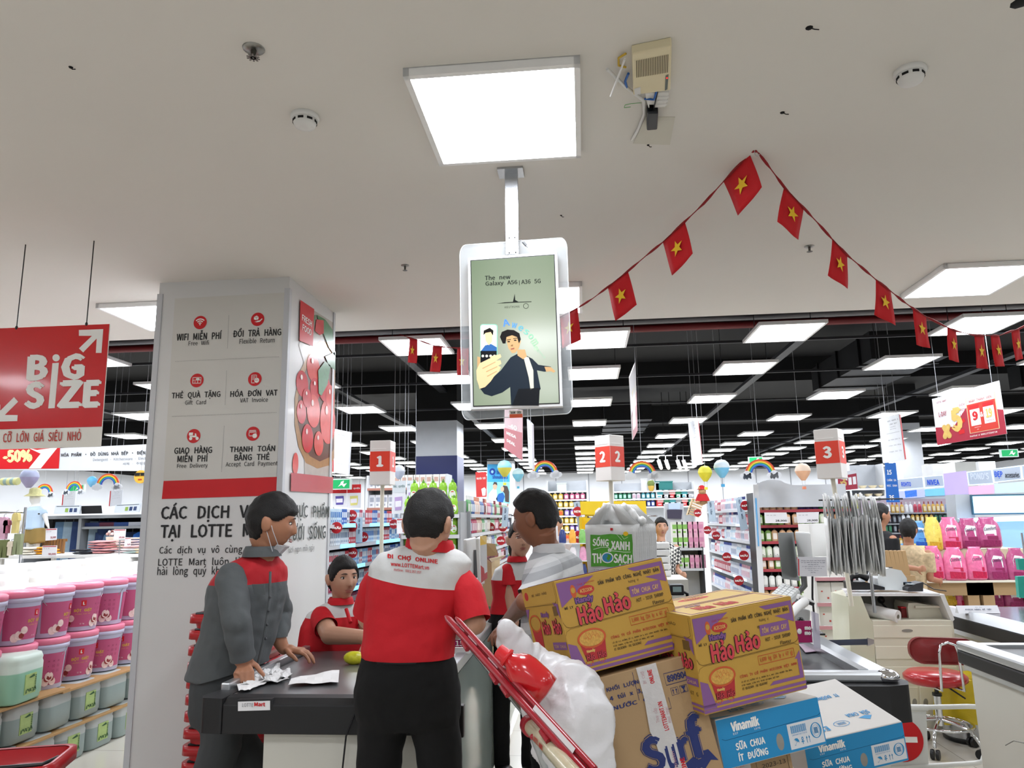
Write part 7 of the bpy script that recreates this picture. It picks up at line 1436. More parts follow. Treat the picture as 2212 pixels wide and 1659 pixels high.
# F: price 28,900 shelf facing the tills, G: run receding on its left
fx0, fx1 = P(1636,1150,10.5).x, P(1842,1150,10.5).x; zF = [P(1700, y,10.5).z for y in (1300,1268,1229,1204,1169,1134,1101)]
tF = gondola('dark shelf end with red price rails and white hand wash bottles left of the fanned bags', (fx0,10.5,0),0, fx1-fx0,.45, zF, P(1700,1063,10.5).z, mat('shelf_black', '#26272a', .5), mat('shelf_black', '#26272a', .5), mat('rail_red', '#a8404a', .4))
kids('header_board', MB().slab([P(x, y,10.48) for x, y in [(1633,1048),(1636,1042)]+[(1668+30*math.cos(PI-a*PI/8),1048-12*math.sin(a*PI/8)) for a in range(1,8)]+[(1712,1048),(1826,1045),(1830,1094),(1640,1096)]],(0,1,0), .03), mat('header_pale', '#c9ced4', .4), tF)
kids('side_post', MB().slab([P(x, y,10.45) for x, y in ((1627,1047),(1638,1046),(1652,1292),(1641,1292))],(0,1,0), .04), SHW, tF)
pf = [bottle('hand_wash_bottle', .085,.19, *c, pump=True) for c in (('#dfe2dd', '#1d1f22', '#eef0ec'),('#cfe0c0', '#1d1f22', '#eef2e6'),('#e0b48a', '#1d1f22', '#f2e8e0'),('#8ab060', '#1d1f22', '#e8efe0'))]; pf2 = [bottle('mouthwash_bottle', .085,.16, *c) for c in (('#4a3a80', '#3a2f70', '#1d1f30'),('#2a9a5a', '#1f7a48', '#1d2f24'),('#c8d03a', '#9aa02a', '#e0e6a0'))]
stock(tF, [zF[6]],(fx1-fx0)*.47, pf, .092, 'hand_wash_bottle', 'white pump bottle on the dark shelf with red price rails', 'bottle', 'pump bottles on the dark shelf'); tFb = tF
for i in range(9): mk('mouthwash_bottle', pf2[min(2, i//3)], loc=(fx0+(fx1-fx0)*.5+.09*i,10.56, zF[6]+.001), label='small purple, green or yellow bottle on the top of the dark shelf', category='bottle', group='coloured bottles on top of the dark shelf')
stock(tF, zF[:6], fx1-fx0, pf, .092, 'hand_wash_bottle', 'white pump bottle on the dark shelf with red price rails', 'bottle', 'pump bottles on the dark shelf')
price_card([(1651,1107,10.35),(1699,1107,10.35),(1703,1130,10.35),(1653,1130,10.35)], 'left price card reading 28,900 on the dark shelf', '28,900', red=False); price_card([(1720,1107,10.35),(1769,1106,10.35),(1768,1129,10.35),(1723,1130,10.35)], 'right price card reading 28,900 on the dark shelf', '28,900', red=False)
ZG = [.3,.62,.93,1.2,1.45,1.68]; tG = gondola('long white shelving run of lit toiletries receding left of the dark shelf', (2.46,15.4,0), -PI/2,4.4,.45, ZG, 1.9, SHW, SHW)
pg_ = [bottle('lotion_bottle', .08,.2, *c) for c in (('#e0e3ea', '#c4cad6', '#b0b8cc'),('#cfd8ea', '#4a5aa0', '#e6eaf4'),('#e8e4e8', '#d8a8b8', '#e6c0cc'),('#dfe6ea', '#1f2a6a', '#c8d0e0'),('#c0d8e8', '#e8ecf0', '#f0f4f8'),('#a83040', '#e0e0e4', '#e6c8cc'))]
stock(tG, ZG, 4.4,pg_, .088, 'lotion_bottle', 'pale lotion bottle on the shelving run left of the dark shelf', 'bottle', 'pale lotion bottles left of the dark shelf')
for z, x0, x1 in ((1.2,.8,1.6),(.93,1.6,3.0),(.62,2.4,3.4),(1.45,2.9,3.6),(.62,.5,1.3)): ob('lit_shelf_edge', MB().box(x0,-.022, z-.03, x1,-.013, z+.01), mat('edge_light_white', '#cfe8ff', .4, var=0, emit=.9), tG)
t, qm, n = board_thing('blue_strip', 'bright blue vertical strip with white letters on the post left of the dark shelf', [(1620,1076,10.9),(1633,1076,10.4),(1639,1180,10.4),(1626,1178,10.9)],0, mat('strip_cyan', '#2b9ad6', .4), cat='shelf sign'); bpoly(t, qm, n, rect(.2,.1,.55,.8), M('#bfe2f2'), 'letters_area', 1)
strip_sign([(1528,1083,13.5),(1541,1082,13.3),(1546,1125,13.3),(1532,1127,13.5)], 'SỮA TẮM', 'pale strip sign at the far end of the lotion shelves'); strip_sign([(1589,1078,11.4),(1602,1072,11.4),(1616,1143,11.4),(1600,1146,11.4)], 'XỊT KHỬ MÙI', 'tilted pale strip sign reading deodorant above the lotion shelves')
for a in ((1528,1145,13.2),(1547,1157,12.6),(1514,1172,13.8),(1570,1203,11.9),(1607,1200,11.0),(1596,1254,11.1),(1507,1108,13.9),(1610,1092,11.0)): promo_disc(*a, s_=.068)
t = thing('slatted_crate', 'tilted wooden slatted crate on top of the lotion shelves', 'crate', P(1502,1110,14)); cq = [P(x, y,14) for x, y in ((1497,1076),(1520,1086),(1509,1120),(1485,1112))]; qm = quadmap(cq)
for i in range(7): kids('slat', MB().slab([qm(0, i/7), qm(1, i/7), qm(1, i/7+.09), qm(0, i/7+.09)],(0,1,0), .02), mat('pale_wood', '#cdb084', .6), t)
kids('crate_side', MB().slab([qm(0,0), qm(.08,0), qm(.08,1), qm(0,1)],(0,1,0), .2), mat('pale_wood', '#cdb084', .6), t)
t = thing('teddy_bear', 'small teddy bear in a red hat and coat sitting on the lotion shelves', 'plush toy', P(1518,1085,13.6))
mk('body', soft(MB().sphere((0,0,.06),(.1,.08,.11),12,8).sphere((0,-.02,.19),(.07,.07,.065),12,8).sphere((-.05,-.02,.25), .025,8,6).sphere((.05,-.02,.25), .025,8,6).sphere((-.09,-.05,.0),(.05,.06,.03),8,6).sphere((.09,-.05,0),(.05,.06,.03),8,6), .012,2), t).data.materials.append(mat('plush_tan', '#b08a60', .9))
ob('coat', MB().lathe([(.13,.02),(.11,.08),(.075,.15)],14, sy=.85), mat('plush_red', '#b01c22', .9), t); ob('hat', MB().lathe([(.095,.225),(.06,.24),(.055,.28),(.02,.3)],14), mat('plush_red', '#b01c22', .9), t)
# K: pink boxed goods and black rack before the lotion run
kx = P(1498,1200,12.2).x; t = gondola('black framed stand with pink gift boxes left of the lotion shelves', (P(1453,1200,12).x,12,0),0, P(1518,1200,12).x-P(1453,1200,12).x, .4, [P(1480, y,12).z for y in (1228,1184)], P(1480,1182,12).z, mat('shelf_black', '#26272a', .5), SHW)
for i in range(18):
    z = P(1480,1184,12).z+.001 if i < 12 else P(1480,1228,12).z; pk = i % 6 > 2
    mk('gift_box', boxm('gift_box', .1,.2,.1, '#e8b0c4' if pk else '#e6e8e0', '#d890b0' if pk else '#8ac060'), loc=(t.location.x+.06+.08*(i % 6),12.05, z+(.2 if 6 <= i < 12 else 0)), label='pink or white gift box on the black framed stand', category='box', group='gift boxes on the black framed stand')
t = thing('display_screen', 'dark small display panel on a white stand behind the woman in the patterned blouse', 'screen', P(1457,1110,13)); kids('panel_frame', MB().slab([P(x, y,13) for x, y in ((1441,1101),(1474,1101),(1472,1121),(1442,1120))],(0,1,0), .04), mat('screen_violet_dark', '#4a4658', .3), t); kids('header_card', MB().slab([P(x, y,13) for x, y in ((1445,1087),(1469,1086),(1469,1100),(1445,1100))],(0,1,0), .03), mat('card_blue_white', '#b9cdf0', .4, emit=.3), t); kids('stand_panel', MB().box(P(1436,1100,13).x,13.05,0, P(1478,1100,13).x,13.15, P(1436,1088,13).z), SHW, t)
for i in range(5): mk('tall_pouch', pouch('tall_pouch', .12,.22,('#d8e4e0', '#9ac060')[i % 2], ''), loc=(P(1477+5*i,1150,12.9).x,12.9,1.22), label='pale green pouch on the stand left of the pink gift boxes', category='pouch', group='pale green pouches')
ob('pouch_shelf', MB().box(P(1470,1150,12.9).x-t.location.x,12.8-13,1.2-t.location.z, P(1504,1150,12.9).x-t.location.x,12.99-13,1.218-t.location.z), SHW, t)
# small goods behind till 2
t = thing('folded_bag_stack', 'stack of folded white bags on till 2 right of the carrier bags', 'bags', P(1425,1245,6)); 
for i in range(5): kids('folded_bag', MB().box(P(1402,1200,6).x,6, P(1400,1246-i*15,6).z, P(1448,1200,6).x,6.2, P(1400,1246-i*15-13,6).z), mat('carrier_white', '#dfe0df', .4), t, bevel=.008)
kids('till_ledge', MB().box(P(1380,1246,6).x,5.7,.78, P(1475,1246,6).x,6.2, P(1400,1246,6).z), BODY, t)
t = thing('card_terminal', 'black card terminal beside the right upper corner of the left noodle carton', 'card terminal', P(1462,1278,4.6)); ob('terminal_body', MB().box(-.04,-.02,-.02,.04,.08,.04), BLKP, t, bevel=.006); ob('keypad', MB().cbox((0,-.022,.015),(.05,.004,.03)), M('#8aa0a0'), t); ob('terminal_arm', MB().tube([(.03,.05,0),(.07,.08,-.02),(.07,.08, P(0,0,1).z*0-.13)], .01,6), BLKP, t)
# H: cosmetics wall at the right with lit headers
HY = 13.0; tH = thing('cosmetics_wall', 'cosmetics wall with lit brand headers at the right of the store', 'shelves', (P(1930,1100, HY).x, HY, 0)); xr = P(2260,1100, HY).x
kids('wall_body', MB().box(tH.location.x, HY+.02,0, xr, HY+.5, P(2000,1068, HY).z), SHW, tH)
def hp(pts, m_, nm='header_light_box', d=0, th=.02): return kids(nm, MB().slab([P(x, y, HY-d) for x, y in pts],(0,1,0), th), m_, tH)
LB1 = mat('lightbox_grey', '#a9b4c4', .4, emit=.35); LBW = mat('lightbox_rim', '#cfe4ff', .4, emit=.9); LBV = mat('lightbox_violet', '#b0a0e8', .4, var=.2, scale=2, emit=.6)
for a in (((1929,1036),(1994,1029),(1997,1054),(1931,1060)),((1996,1029),(2037,1025),(2040,1051),(1998,1054)),((2089,1019),(2142,1013),(2147,1045),(2093,1049)),((2143,1013),(2205,1005),(2208,1036),(2148,1043)),((2206,1005),(2260,998),(2262,1032),(2210,1036))):
    hp(a, LBW); cx_ = sum(p[0] for p in a)/4; cy_ = sum(p[1] for p in a)/4; hp([(cx_+(x-cx_)*.94, cy_+(y-cy_)*.86) for x, y in a], LB1, 'header_face', .01)
hp(((2038,1023),(2087,1017),(2093,1067),(2042,1070)), LBV, 'violet_light_box', .01)
for a, c in ((((1932,1062),(1997,1057),(1998,1074),(1933,1078)), '#b8c0ee'),(((1954,1061),(1980,1058),(1981,1072),(1956,1075)), '#3a7ad8'),(((1998,1057),(2040,1054),(2041,1070),(2000,1072)), '#7ac4ea'),(((2093,1051),(2147,1047),(2148,1066),(2094,1069)), '#eab4d4'),(((2148,1045),(2212,1040),(2260,1036),(2260,1062),(2149,1066)), '#c4d8e8')): hp(a, mat('lower_box_'+c.strip('#'), c, .4, emit=.35), 'picture_light_box', .012)
NB = mat('brand_blue', '#1d4fc4', .4, emit=.3)
for s_, a, m_ in (('ROHTO', (1947,1041,1968,1051), NB),('NIVEA', (2003,1036,2029,1048), NB),("POND'S", (2096,1021,2136,1036), M('#dfe8f4')),('ĐẸP', (2148,1018,2166,1034), NB),('accessories', (2171,1020,2202,1032), M('#2a2e38'))): wtext(tH, s_, *a, HY-.025, m_, .03)
zH = [P(1980, y, HY-.4).z for y in (1204,1180,1150,1130,1107)]
for z in zH: kids('shelf_board', MB().box(P(1855,1100, HY).x, HY-.4, z-.02, P(2068,1100, HY).x, HY, z), SHM, tH)
kids('shelf_back', MB().box(P(1855,1100, HY).x, HY, 0, P(2068,1100, HY).x, HY+.02, P(1990,1078, HY).z), mat('back_pink_grey', '#b8a8b4', .5), tH)
kids('plain_panel', MB().slab([P(x, y,11.5) for x, y in ((2063,1068),(2100,1068),(2108,1130),(2068,1128))],(0,1,0), .3), mat('panel_grey', '#aeb4ba', .4), tH)
kids('lit_display', MB().slab([P(x, y,11.4) for x, y in ((2098,1069),(2270,1066),(2270,1110),(2103,1112))],(0,1,0), .05), mat('display_teal_rim', '#2f5a70', .4), tH); kids('lit_display_face', MB().slab([P(x, y,11.39) for x, y in ((2101,1072),(2270,1069),(2270,1107),(2105,1109))],(0,1,0), .02), mat('display_sky', '#b4dcf6', .4, var=.03, emit=.85), tH)
kids('display_ledge', MB().slab([P(x, y,11.2) for x, y in ((2090,1120),(2270,1112),(2270,1124),(2108,1128))],(0,1,0), .3), LBW, tH); kids('lower_display', MB().slab([P(x, y,11.4) for x, y in ((2108,1128),(2270,1122),(2270,1200),(2112,1200))],(0,1,0), .05), mat('display_sky_low', '#93bce6', .4, emit=.5), tH)
ph = [bottle('cosmetic_tube', .06,.17, *c) for c in (('#c8586a', '#e8d8dc', '#a83048'),('#c8a24a', '#8a3a30', '#e6d8b0'),('#dfe2e6', '#c4c8cc', '#f0f2f4'),('#2f5a4a', '#1d2a24', '#3f7a5a'),('#3a3e44', '#24262a', '#8a9098'),('#8aa8c8', '#dfe6ee', '#c8d8e8'))]
tHs = thing('x', 'x', 'x'); tHs.location = (P(1855,1100, HY).x, HY-.4,0); stock(tHs, zH, P(2068,1100, HY).x-P(1855,1100, HY).x, ph, .068, 'cosmetic_tube', 'small cosmetic tube hanging or standing on the cosmetics wall', 'tube', 'cosmetic tubes on the cosmetics wall'); bpy.data.objects.remove(tHs)
for x0, y0, x1, y1, z_, c in ((2017,1002,2050,1030,16, '#c9cacb'),(2065,998,2110,1022,15, '#d2d2cc'),(2115,997,2152,1015,16, '#cfd0d0')): wob('upper_storage_box', MB().box(P(x0, y1, z_).x, z_,0, P(x1, y1, z_).x, z_+.5, P(x0, y0, z_).z), M(c), {2017: 'grey white box rising behind the cosmetics headers, left one', 2065: 'pale box rising behind the violet cosmetics header', 2115: 'grey white box rising behind the right cosmetics headers'}[x0], 'box')
# decor shelf between
tI, zI, LI = farshelf(1838,1912,(1055,1073),16, 'white decor shelving with cream bowls behind lane sign 3', top=2.6)
for i in range(7): mk('cream_bowl', MB().lathe([(.04,0),(.09,.06),(.085,.06),(.02,.01)],12).mesh('cream_bowl', M('#d9cba8')), loc=(tI.location.x+.07+.1*i,16.1, zI[i % 2]+.001), label='cream bowl on the white decor shelves behind lane sign 3', category='bowl', group='cream bowls on the decor shelves')
# spotlights on track
for i, px in enumerate((1427,1443,1468,1481,1864,1898)):
    Y = 17.6; c = P(px,999 if px < 1600 else 1020, Y); t = thing('track_spotlight', 'white track spotlight under the black roof', 'spotlight', c, group='white track spotlights')
    ob('spot_body', MB().tube([(0,0,-.12),(-.05,0,.06)], .045,10), WHITE, t); ob('spot_lens', MB().sphere((.005,-.01,-.13), .035,8,6), mat('spot_glow', '#fff4e0', .3, emit=4), t); ob('spot_arm', MB().tube([(-.05,0,.06),(-.05,0,.16),(.1,0,.16)], .012,5), WHITE, t); ob('drop_rod', MB().tube([(.1,0,.16),(.1,0,4.5-c.z)], .008,5), BLK, t)
# I: softener pouch display at the right
IY = 8.9; zi1, zi2 = P(2080,1253, IY).z, P(2080,1187, IY+.25).z
t = thing('display_platform', 'kraft display boxes with white top board carrying the fabric softener pouches', 'display stand', (P(2080,1253, IY).x, IY, 0)); xl_, xr_ = P(1963,1250, IY).x, P(2260,1250, IY).x
kids('top_board', MB().box(xl_, IY-.1, zi1-.02, xr_, IY+.9, zi1), M('#d8d4c6'), t); kids('riser', MB().box(xl_+.1, IY+.22, zi1, xr_, IY+.8, zi2), M('#c9bda0'), t)
for a, b_ in ((1965,2108),(2116,2260)):
    x0, x1 = P(a,1270, IY).x, P(b_,1270, IY).x; kids('kraft_box', MB().box(x0, IY-.05,0, x0+.12, IY+.8, zi1-.02).box(x1-.12, IY-.05,0, x1, IY+.8, zi1-.02).box(x0, IY-.05, zi1-.16, x1, IY+.8, zi1-.02).box(x0, IY+.7,0, x1, IY+.8, zi1-.1), KRT, t)
    kids('inner_shelf', MB().box(x0+.12, IY-.03, P(2080,1312, IY).z-.03, x1-.12, IY+.7, P(2080,1312, IY).z), KRT, t)
def softener(px, py, Y, wpx, hpx, col, acc, label, dark=False, yaw=0):
    c = P(px, py, Y); w_, h_ = wpx*Y/FP, hpx*Y/FP; t = thing('softener_pouch', label, 'pouch', c, rot=(0,0, yaw))
    mk('pouch_film', pouch('pouch_film', w_, h_, col, ''), t); d = -w_*.235
    poly2([(-w_*.2, h_*.42),(w_*.24, h_*.4),(w_*.26, h_*.74),(-w_*.1, h_*.78),(-w_*.22, h_*.62)], frame((0, d*1.0,0),(1,0,0),(0,.12,1)), M('#e6e3e8', .3), t, 'white_label'); poly2([(-w_*.12, h_*.28),(w_*.28, h_*.27),(w_*.28, h_*.38),(-w_*.12, h_*.39)], frame((0, d*1.02,0),(1,0,0),(0,.1,1)), M(acc, .3), t, 'colour_band'); poly2([(-w_*.3, h_*.06),(w_*.32, h_*.05),(w_*.34, h_*.24),(-w_*.3, h_*.27)], frame((0, d*1.03,0),(1,0,0),(0,.05,1)), mat('floral_'+acc.strip('#'), acc, .3, var=.6, scale=50), t, 'floral_print')
    text('Comfort', frame((w_*.03, d*1.04+h_*.07, h_*.63),(1,0,.1),(0,.12,1)), w_*.46, h_*.11, M('#27314a'), t, bold=.01, shear=.3)
PKs, PKd, YLs, BLs = '#e0709c', '#c2528a', '#e6d28a', '#4f90d0'
lp = [(2155,1253, IY, 44,62, '#a8487a', '#8a2a58', 'magenta black fabric softener pouch, lower row, fourth pink from the left'),(2200,1253, IY, 42,62, '#b0507e', '#8a2a58', 'magenta black fabric softener pouch, lower row, behind the blue green tags'),
      (2020,1252, IY-.02,40,66, PKs, '#b8244a', 'pink fabric softener pouch, lower row, first pink from the left'),(2066,1253, IY-.04,44,64, PKs, '#b8244a', 'pink fabric softener pouch, lower row, second pink from the left'),(2112,1252, IY-.02,42,64, PKs, '#b8244a', 'pink fabric softener pouch, lower row, third pink from the left'),
      (1977,1247, IY, 30,66, '#e2cc66', '#c8a02a', 'yellow softener pouch, lower row, left end'),(1998,1247, IY+.12,22,62, '#e8d890', '#c8a02a', 'yellow softener pouch half hidden in the lower row'),(1962,1240, IY+.1,30,60, '#6aa4dc', '#2a5ab0', 'blue softener pouch at the left end behind the yellow one'),
      (1988,1186, IY+.28,38,56, '#5a98d4', '#2a5ab0', 'blue softener pouch, upper row, left end'),(2020,1189, IY+.25,34,66, '#e8d064', '#c8a02a', 'yellow softener pouch, upper row'),(2056,1187, IY+.25,44,64, PKs, '#b8244a', 'pink fabric softener pouch, upper row'),(2096,1185, IY+.28,46,60, '#b04a7c', '#8a2a58', 'magenta softener pouch in black wrap, upper row, left one'),(2138,1183, IY+.28,50,60, '#b85084', '#8a2a58', 'magenta softener pouch in black wrap, upper row, right one'),
      (2050,1308, IY+.1,36,46, '#e6cf58', '#c8a02a', 'yellow softener pouch inside the left kraft box'),(2085,1310, IY+.1,38,46, PKs, '#b8244a', 'pink softener pouch inside the left kraft box'),(2150,1312, IY+.1,36,46, '#a8487a', '#8a2a58', 'magenta softener pouch inside the right kraft box, left one'),(2192,1314, IY+.1,40,48, '#a8487a', '#8a2a58', 'magenta softener pouch inside the right kraft box, right one')]
for a in lp: softener(*a[:8], yaw=rnd.uniform(-.15,.15))
t = thing('leaflet_stack', 'row of folded kraft leaflets standing behind the receipt printer', 'leaflets', P(1920,1240,7.4)); 
for i in range(9): kids('leaflet', MB().slab([P(1876+9*i,1189+1.0*i*.2,7.4), P(1884+9*i,1189,7.4), P(1896+9*i,1244+.5*i,7.4), P(1886+9*i,1244,7.4)],(0,1,0), .05), KR, t)
kids('leaflet_holder', MB().box(P(1876,1244,7.4).x,7.38,.0, P(1975,1244,7.4).x,7.5, P(1876,1244,7.4).z), KRT, t)
for i,(x, y, h_) in enumerate(((2198,1207,26),(2198,1245,48))): wob('hanging_pouch', MB().slab([P(x, y,6.8), P(x+30, y-1,6.8), P(x+30, y+h_,6.8), P(x+4, y+h_-2,6.8)],(0,1,0), .04), mat('blue_green_foil', '#2f9a8a', .25, var=.5, scale=3),('upper blue green packet hanging at the right edge', 'lower blue green packet hanging at the right edge')[i], 'packet')
rod('packet_hook', (P(2215,1200,6.82).x,6.83,.8),(P(2215,1200,6.82).x,6.83,1.4), .008, STEEL, 'steel hook stand carrying the blue green packets at the right edge', 'hook')
# J: clothing department at the left
def garment(nm, w_, h_, col, kind='shirt'):
    m_ = MB()
    pts = {'shirt': [(-.5,.92),(-.2,1),(0,.95),(.2,1),(.5,.92),(.62,.62),(.42,.6),(.4,0),(-.4,0),(-.42,.6),(-.62,.62)], 'trousers': [(-.45,1),(.45,1),(.5,0),(.1,0),(0,.7),(-.1,0),(-.5,0)]}[kind]
    m_.prism([(x*w_, y*h_) for x, y in pts],-.02,.02, T=Matrix.Rotation(PI/2,4, 'X')); m_.tube([(0,0, h_*.95),(0,0, h_*1.1),(.02,0, h_*1.13)], .003,5,1); return m_.mesh(nm, [mat('cloth_'+col.strip('#'), col, .85, var=.2, scale=14, bump=.3, bscale=20), M('#8a8c90')])
CLY = 9.2; x0, x1 = P(60,1110, CLY).x, P(312,1110, CLY).x; zr = P(200,1113, CLY).z
t = thing('clothes_rack', 'grey framed clothes rack with shelves and hanging clothes below the rainbows', 'rack', (x0, CLY, 0))
for px in (60,176,312): x = P(px,1113, CLY).x; kids('rack_post', MB().box(x-.02, CLY-.02,0, x+.02, CLY+.5, zr), mat('rack_grey', '#8f9396', .4, metal=.3), t)
kids('top_beam', MB().box(x0, CLY-.03, zr-.04, x1, CLY+.5, zr), mat('rack_grey', '#8f9396', .4, metal=.3), t); kids('shelf_board', MB().box(P(176,1100, CLY).x, CLY, P(240,1137, CLY).z-.03, x1, CLY+.45, P(240,1137, CLY).z), mat('rack_grey', '#8f9396', .4, metal=.3), t); kids('hanging_rail', MB().tube([(x0, CLY+.2, P(200,1142, CLY).z),(x1, CLY+.2, P(200,1142, CLY).z)], .012,6), CHROME, t); kids('hanging_rail', MB().tube([(x0, CLY+.2, P(90,1118, CLY).z),(P(176,1100, CLY).x, CLY+.2, P(90,1118, CLY).z)], .012,6), CHROME, t); kids('rack_back', MB().box(x0, CLY+.45,.2, x1, CLY+.48, zr-.04), DARKB, t)
cols = ['#2a3d66', '#5a7a9a', '#8aa0b0', '#1f2f4f', '#2f6ac0', '#9ab0b8', '#d8d4c8', '#1d1f26']
zr1 = P(200,1142, CLY).z; 
for i in range(14):
    k = i % 8; h_ = .42; mk('hanging_garment', garment('hanging_garment', .2, h_, cols[k], 'shirt' if i % 3 else 'trousers'), loc=(x0+.95+.135*i, CLY+.18, zr1-h_*1.12), rot=(0,0, rnd.uniform(.3,1.2)), label='blue or grey garment hanging in the clothes rack below the rainbows', category='garment', group='garments hanging in the clothes rack')
zr2 = P(90,1118, CLY).z
for i in range(6): h_ = .5; mk('hanging_garment', garment('hanging_garment', .24, h_,('#5a7a9a', '#8aa0b0', '#2a3d66')[i % 3], 'trousers'), loc=(x0+.4+.12*i, CLY+.18, zr2-h_*1.12), rot=(0,0, rnd.uniform(.1,.8)), label='long garment hanging behind the child mannequin', category='garment', group='garments behind the child mannequin')
for i in range(9): mk('folded_garment', MB().box(-.1,0,0,.1,.25,.05).mesh('folded_garment', mat('fold_%d' % (i % 4),('#22305a', '#5a2a3a', '#2f4a80', '#b8bcc4')[i % 4], .85, bump=.5, bscale=20)), loc=(P(176,1100, CLY).x+.13+.2*i, CLY+.05, P(240,1137, CLY).z+.001), label='folded dark garment on the rack shelf below the rainbows', category='garment', group='folded garments on the rack shelf')
for c, lb in ((((120,1092,CLY-.1),(174,1091,CLY-.1),(172,1110,CLY-.1),(116,1110,CLY-.1)), 'pale size guide board with tiny trousers on the clothes rack'),(((250,1090,CLY-.1),(304,1087,CLY-.1),(300,1106,CLY-.1),(246,1108,CLY-.1)), 'pale board with dark picture at the right end of the clothes rack')):
    t2, qm, n = board_thing('size_board', lb, c,0, M('#ccd4dc', .4), th=.02); bpoly(t2, qm, n, rect(.05,.08,.95,.14), M('#3a4248'), 'rule', 1)
    for i in range(3): bpoly(t2, qm, n, rect(.42+.17*i, .35,.54+.17*i, .8), M(('#8aa84a', '#2a3d66', '#3a4a70')[i]), 'trousers_print', 1)
wob('black_panel', MB().slab([P(x, y, CLY-.05) for x, y in ((175,1093),(217,1092),(219,1109),(176,1110))],(0,1,0), .02), BLK, 'black panel on the clothes rack between the two pale boards', 'panel')
aisle([(136,1062,CLY+1),(164,1060,CLY+1),(161,1092,CLY+1),(133,1094,CLY+1)], 'white sign with red edge under the middle rainbow at the left', .04,1); aisle([(238,1060,CLY+1),(265,1057,CLY+1),(262,1090,CLY+1),(235,1094,CLY+1)], 'white sign with red edge under the rainbow nearest the pillar', .04,1)
# table with piles
TY = 7.6; zt2 = P(180,1198, TY).z; t = thing('sales_table', 'white sales table with piles of folded clothes behind the jugs', 'table', (P(160,1198, TY).x, TY, 0)); kids('table_top', MB().box(P(8,1198, TY).x, TY-.1, zt2-.03, P(330,1198, TY).x, TY+.8, zt2), WHITE, t)
for px in (12,325):
    for yy in (TY-.05, TY+.75): kids('leg', MB().box(P(px,1198, TY).x-.02, yy-.02,0, P(px,1198, TY).x+.02, yy+.02, zt2-.03), WHITE, t)
def pile(px, Y, wpx, n, cols, label, hh=.028):
    for i in range(n):
        w_ = wpx*Y/FP; c = cols[i % len(cols)]; p = P(px,1198, TY); me = soft(MB().cbox((0,.12, hh/2),(w_, .26, hh*.8)), .018,4, lambda v: .006*noise.noise(v*14+Vector((i, px,0)))) if n < 12 else None
        me.materials.append(mat('fold_cloth_'+c.strip('#'), c, .85, var=.1)); mk('folded_shirt', me, loc=(p.x+rnd.uniform(-.02,.02), Y-TY+TY, zt2+hh*i), rot=(0,0, rnd.uniform(-.12,.12)), label=label, category='garment', group=label+' pile')
pile(195, TY+.1,46,5, ['#c98a8a', '#d8a0a0', '#c07878'], 'folded rose coloured shirt in the pile right of the table middle'); pile(232, TY+.25,40,6, ['#dccaca', '#e0c8c4', '#d8c8b0'], 'folded pale pink or cream shirt in the tallest pile')
pile(170, TY, 38,2, ['#15171f'], 'folded black shirt on the table left of the rose pile'); pile(45, TY, 44,3, ['#e2dccb'], 'folded cream shirt at the left end of the table'); pile(66, TY+.1,34,3, ['#e09a20'], 'folded orange shirt beside the mannequin feet'); pile(270, TY+.05,36,3, ['#b8ccc8', '#dcdcdc', '#cfa0a0'], 'folded mint or white shirt beside the pillar'); pile(300, TY, 24,2, ['#d8c49a'], 'folded sand coloured shirt next to the pillar')
price_card([(99,1142,TY-.1),(123,1141,TY-.1),(122,1166,TY-.1),(98,1168,TY-.1)], 'white red topped price card beside the mannequin hand', '59,900'); price_card([(92,1179,TY-.15),(123,1178,TY-.15),(122,1202,TY-.15),(90,1202,TY-.15)], 'white red topped price card in front of the mannequin feet', '99,000'); price_card([(247,1143,TY-.1),(272,1143,TY-.1),(270,1166,TY-.1),(245,1166,TY-.1)], 'white price card on a metal foot between the piles', '149,000'); price_card([(270,1162,TY),(283,1161,TY),(282,1180,TY),(268,1181,TY)], 'small price card near the pillar on the sales table', '79,000')
rod('card_stand', (P(258,1166, TY-.1).x, TY-.09, zt2),(P(258,1166, TY-.1).x, TY-.09, P(258,1166, TY-.1).z), .005, STEEL, 'thin metal stand under the middle price card', 'stand')
t = thing('flower_pot', 'small potted pink white flowers behind the folded shirts', 'plant', P(243,1165, TY+.5)); ob('pot', MB().lathe([(.05,-.1),(.07,.03),(.06,.03)],12), M('#cdbba8'), t)
for i in range(14): a = i*2.4; ob('blossom', MB().sphere((.06*math.cos(a)*(i/14)**.5,.06*math.sin(a)*(i/14)**.5,.07+.02*math.sin(i)), .018,6,5), M(('#d8b0a8', '#ece0dc', '#7a4a48')[i % 3]), t)
t = thing('wooden_rack', 'small wooden slatted box behind the sales table', 'crate', P(112,1180, TY+.4)); [ob('slat', MB().box(-.12+.035*i,0,-.12,-.1+.035*i, .02,.08), mat('wood_brown', '#8a6238', .6), t) for i in range(8)]; ob('slat_rail', MB().box(-.12,.02,.05,.16,.03,.08), mat('wood_brown', '#8a6238', .6), t); ob('slat_rail', MB().box(-.12,.02,-.12,.16,.03,-.09), mat('wood_brown', '#8a6238', .6), t)
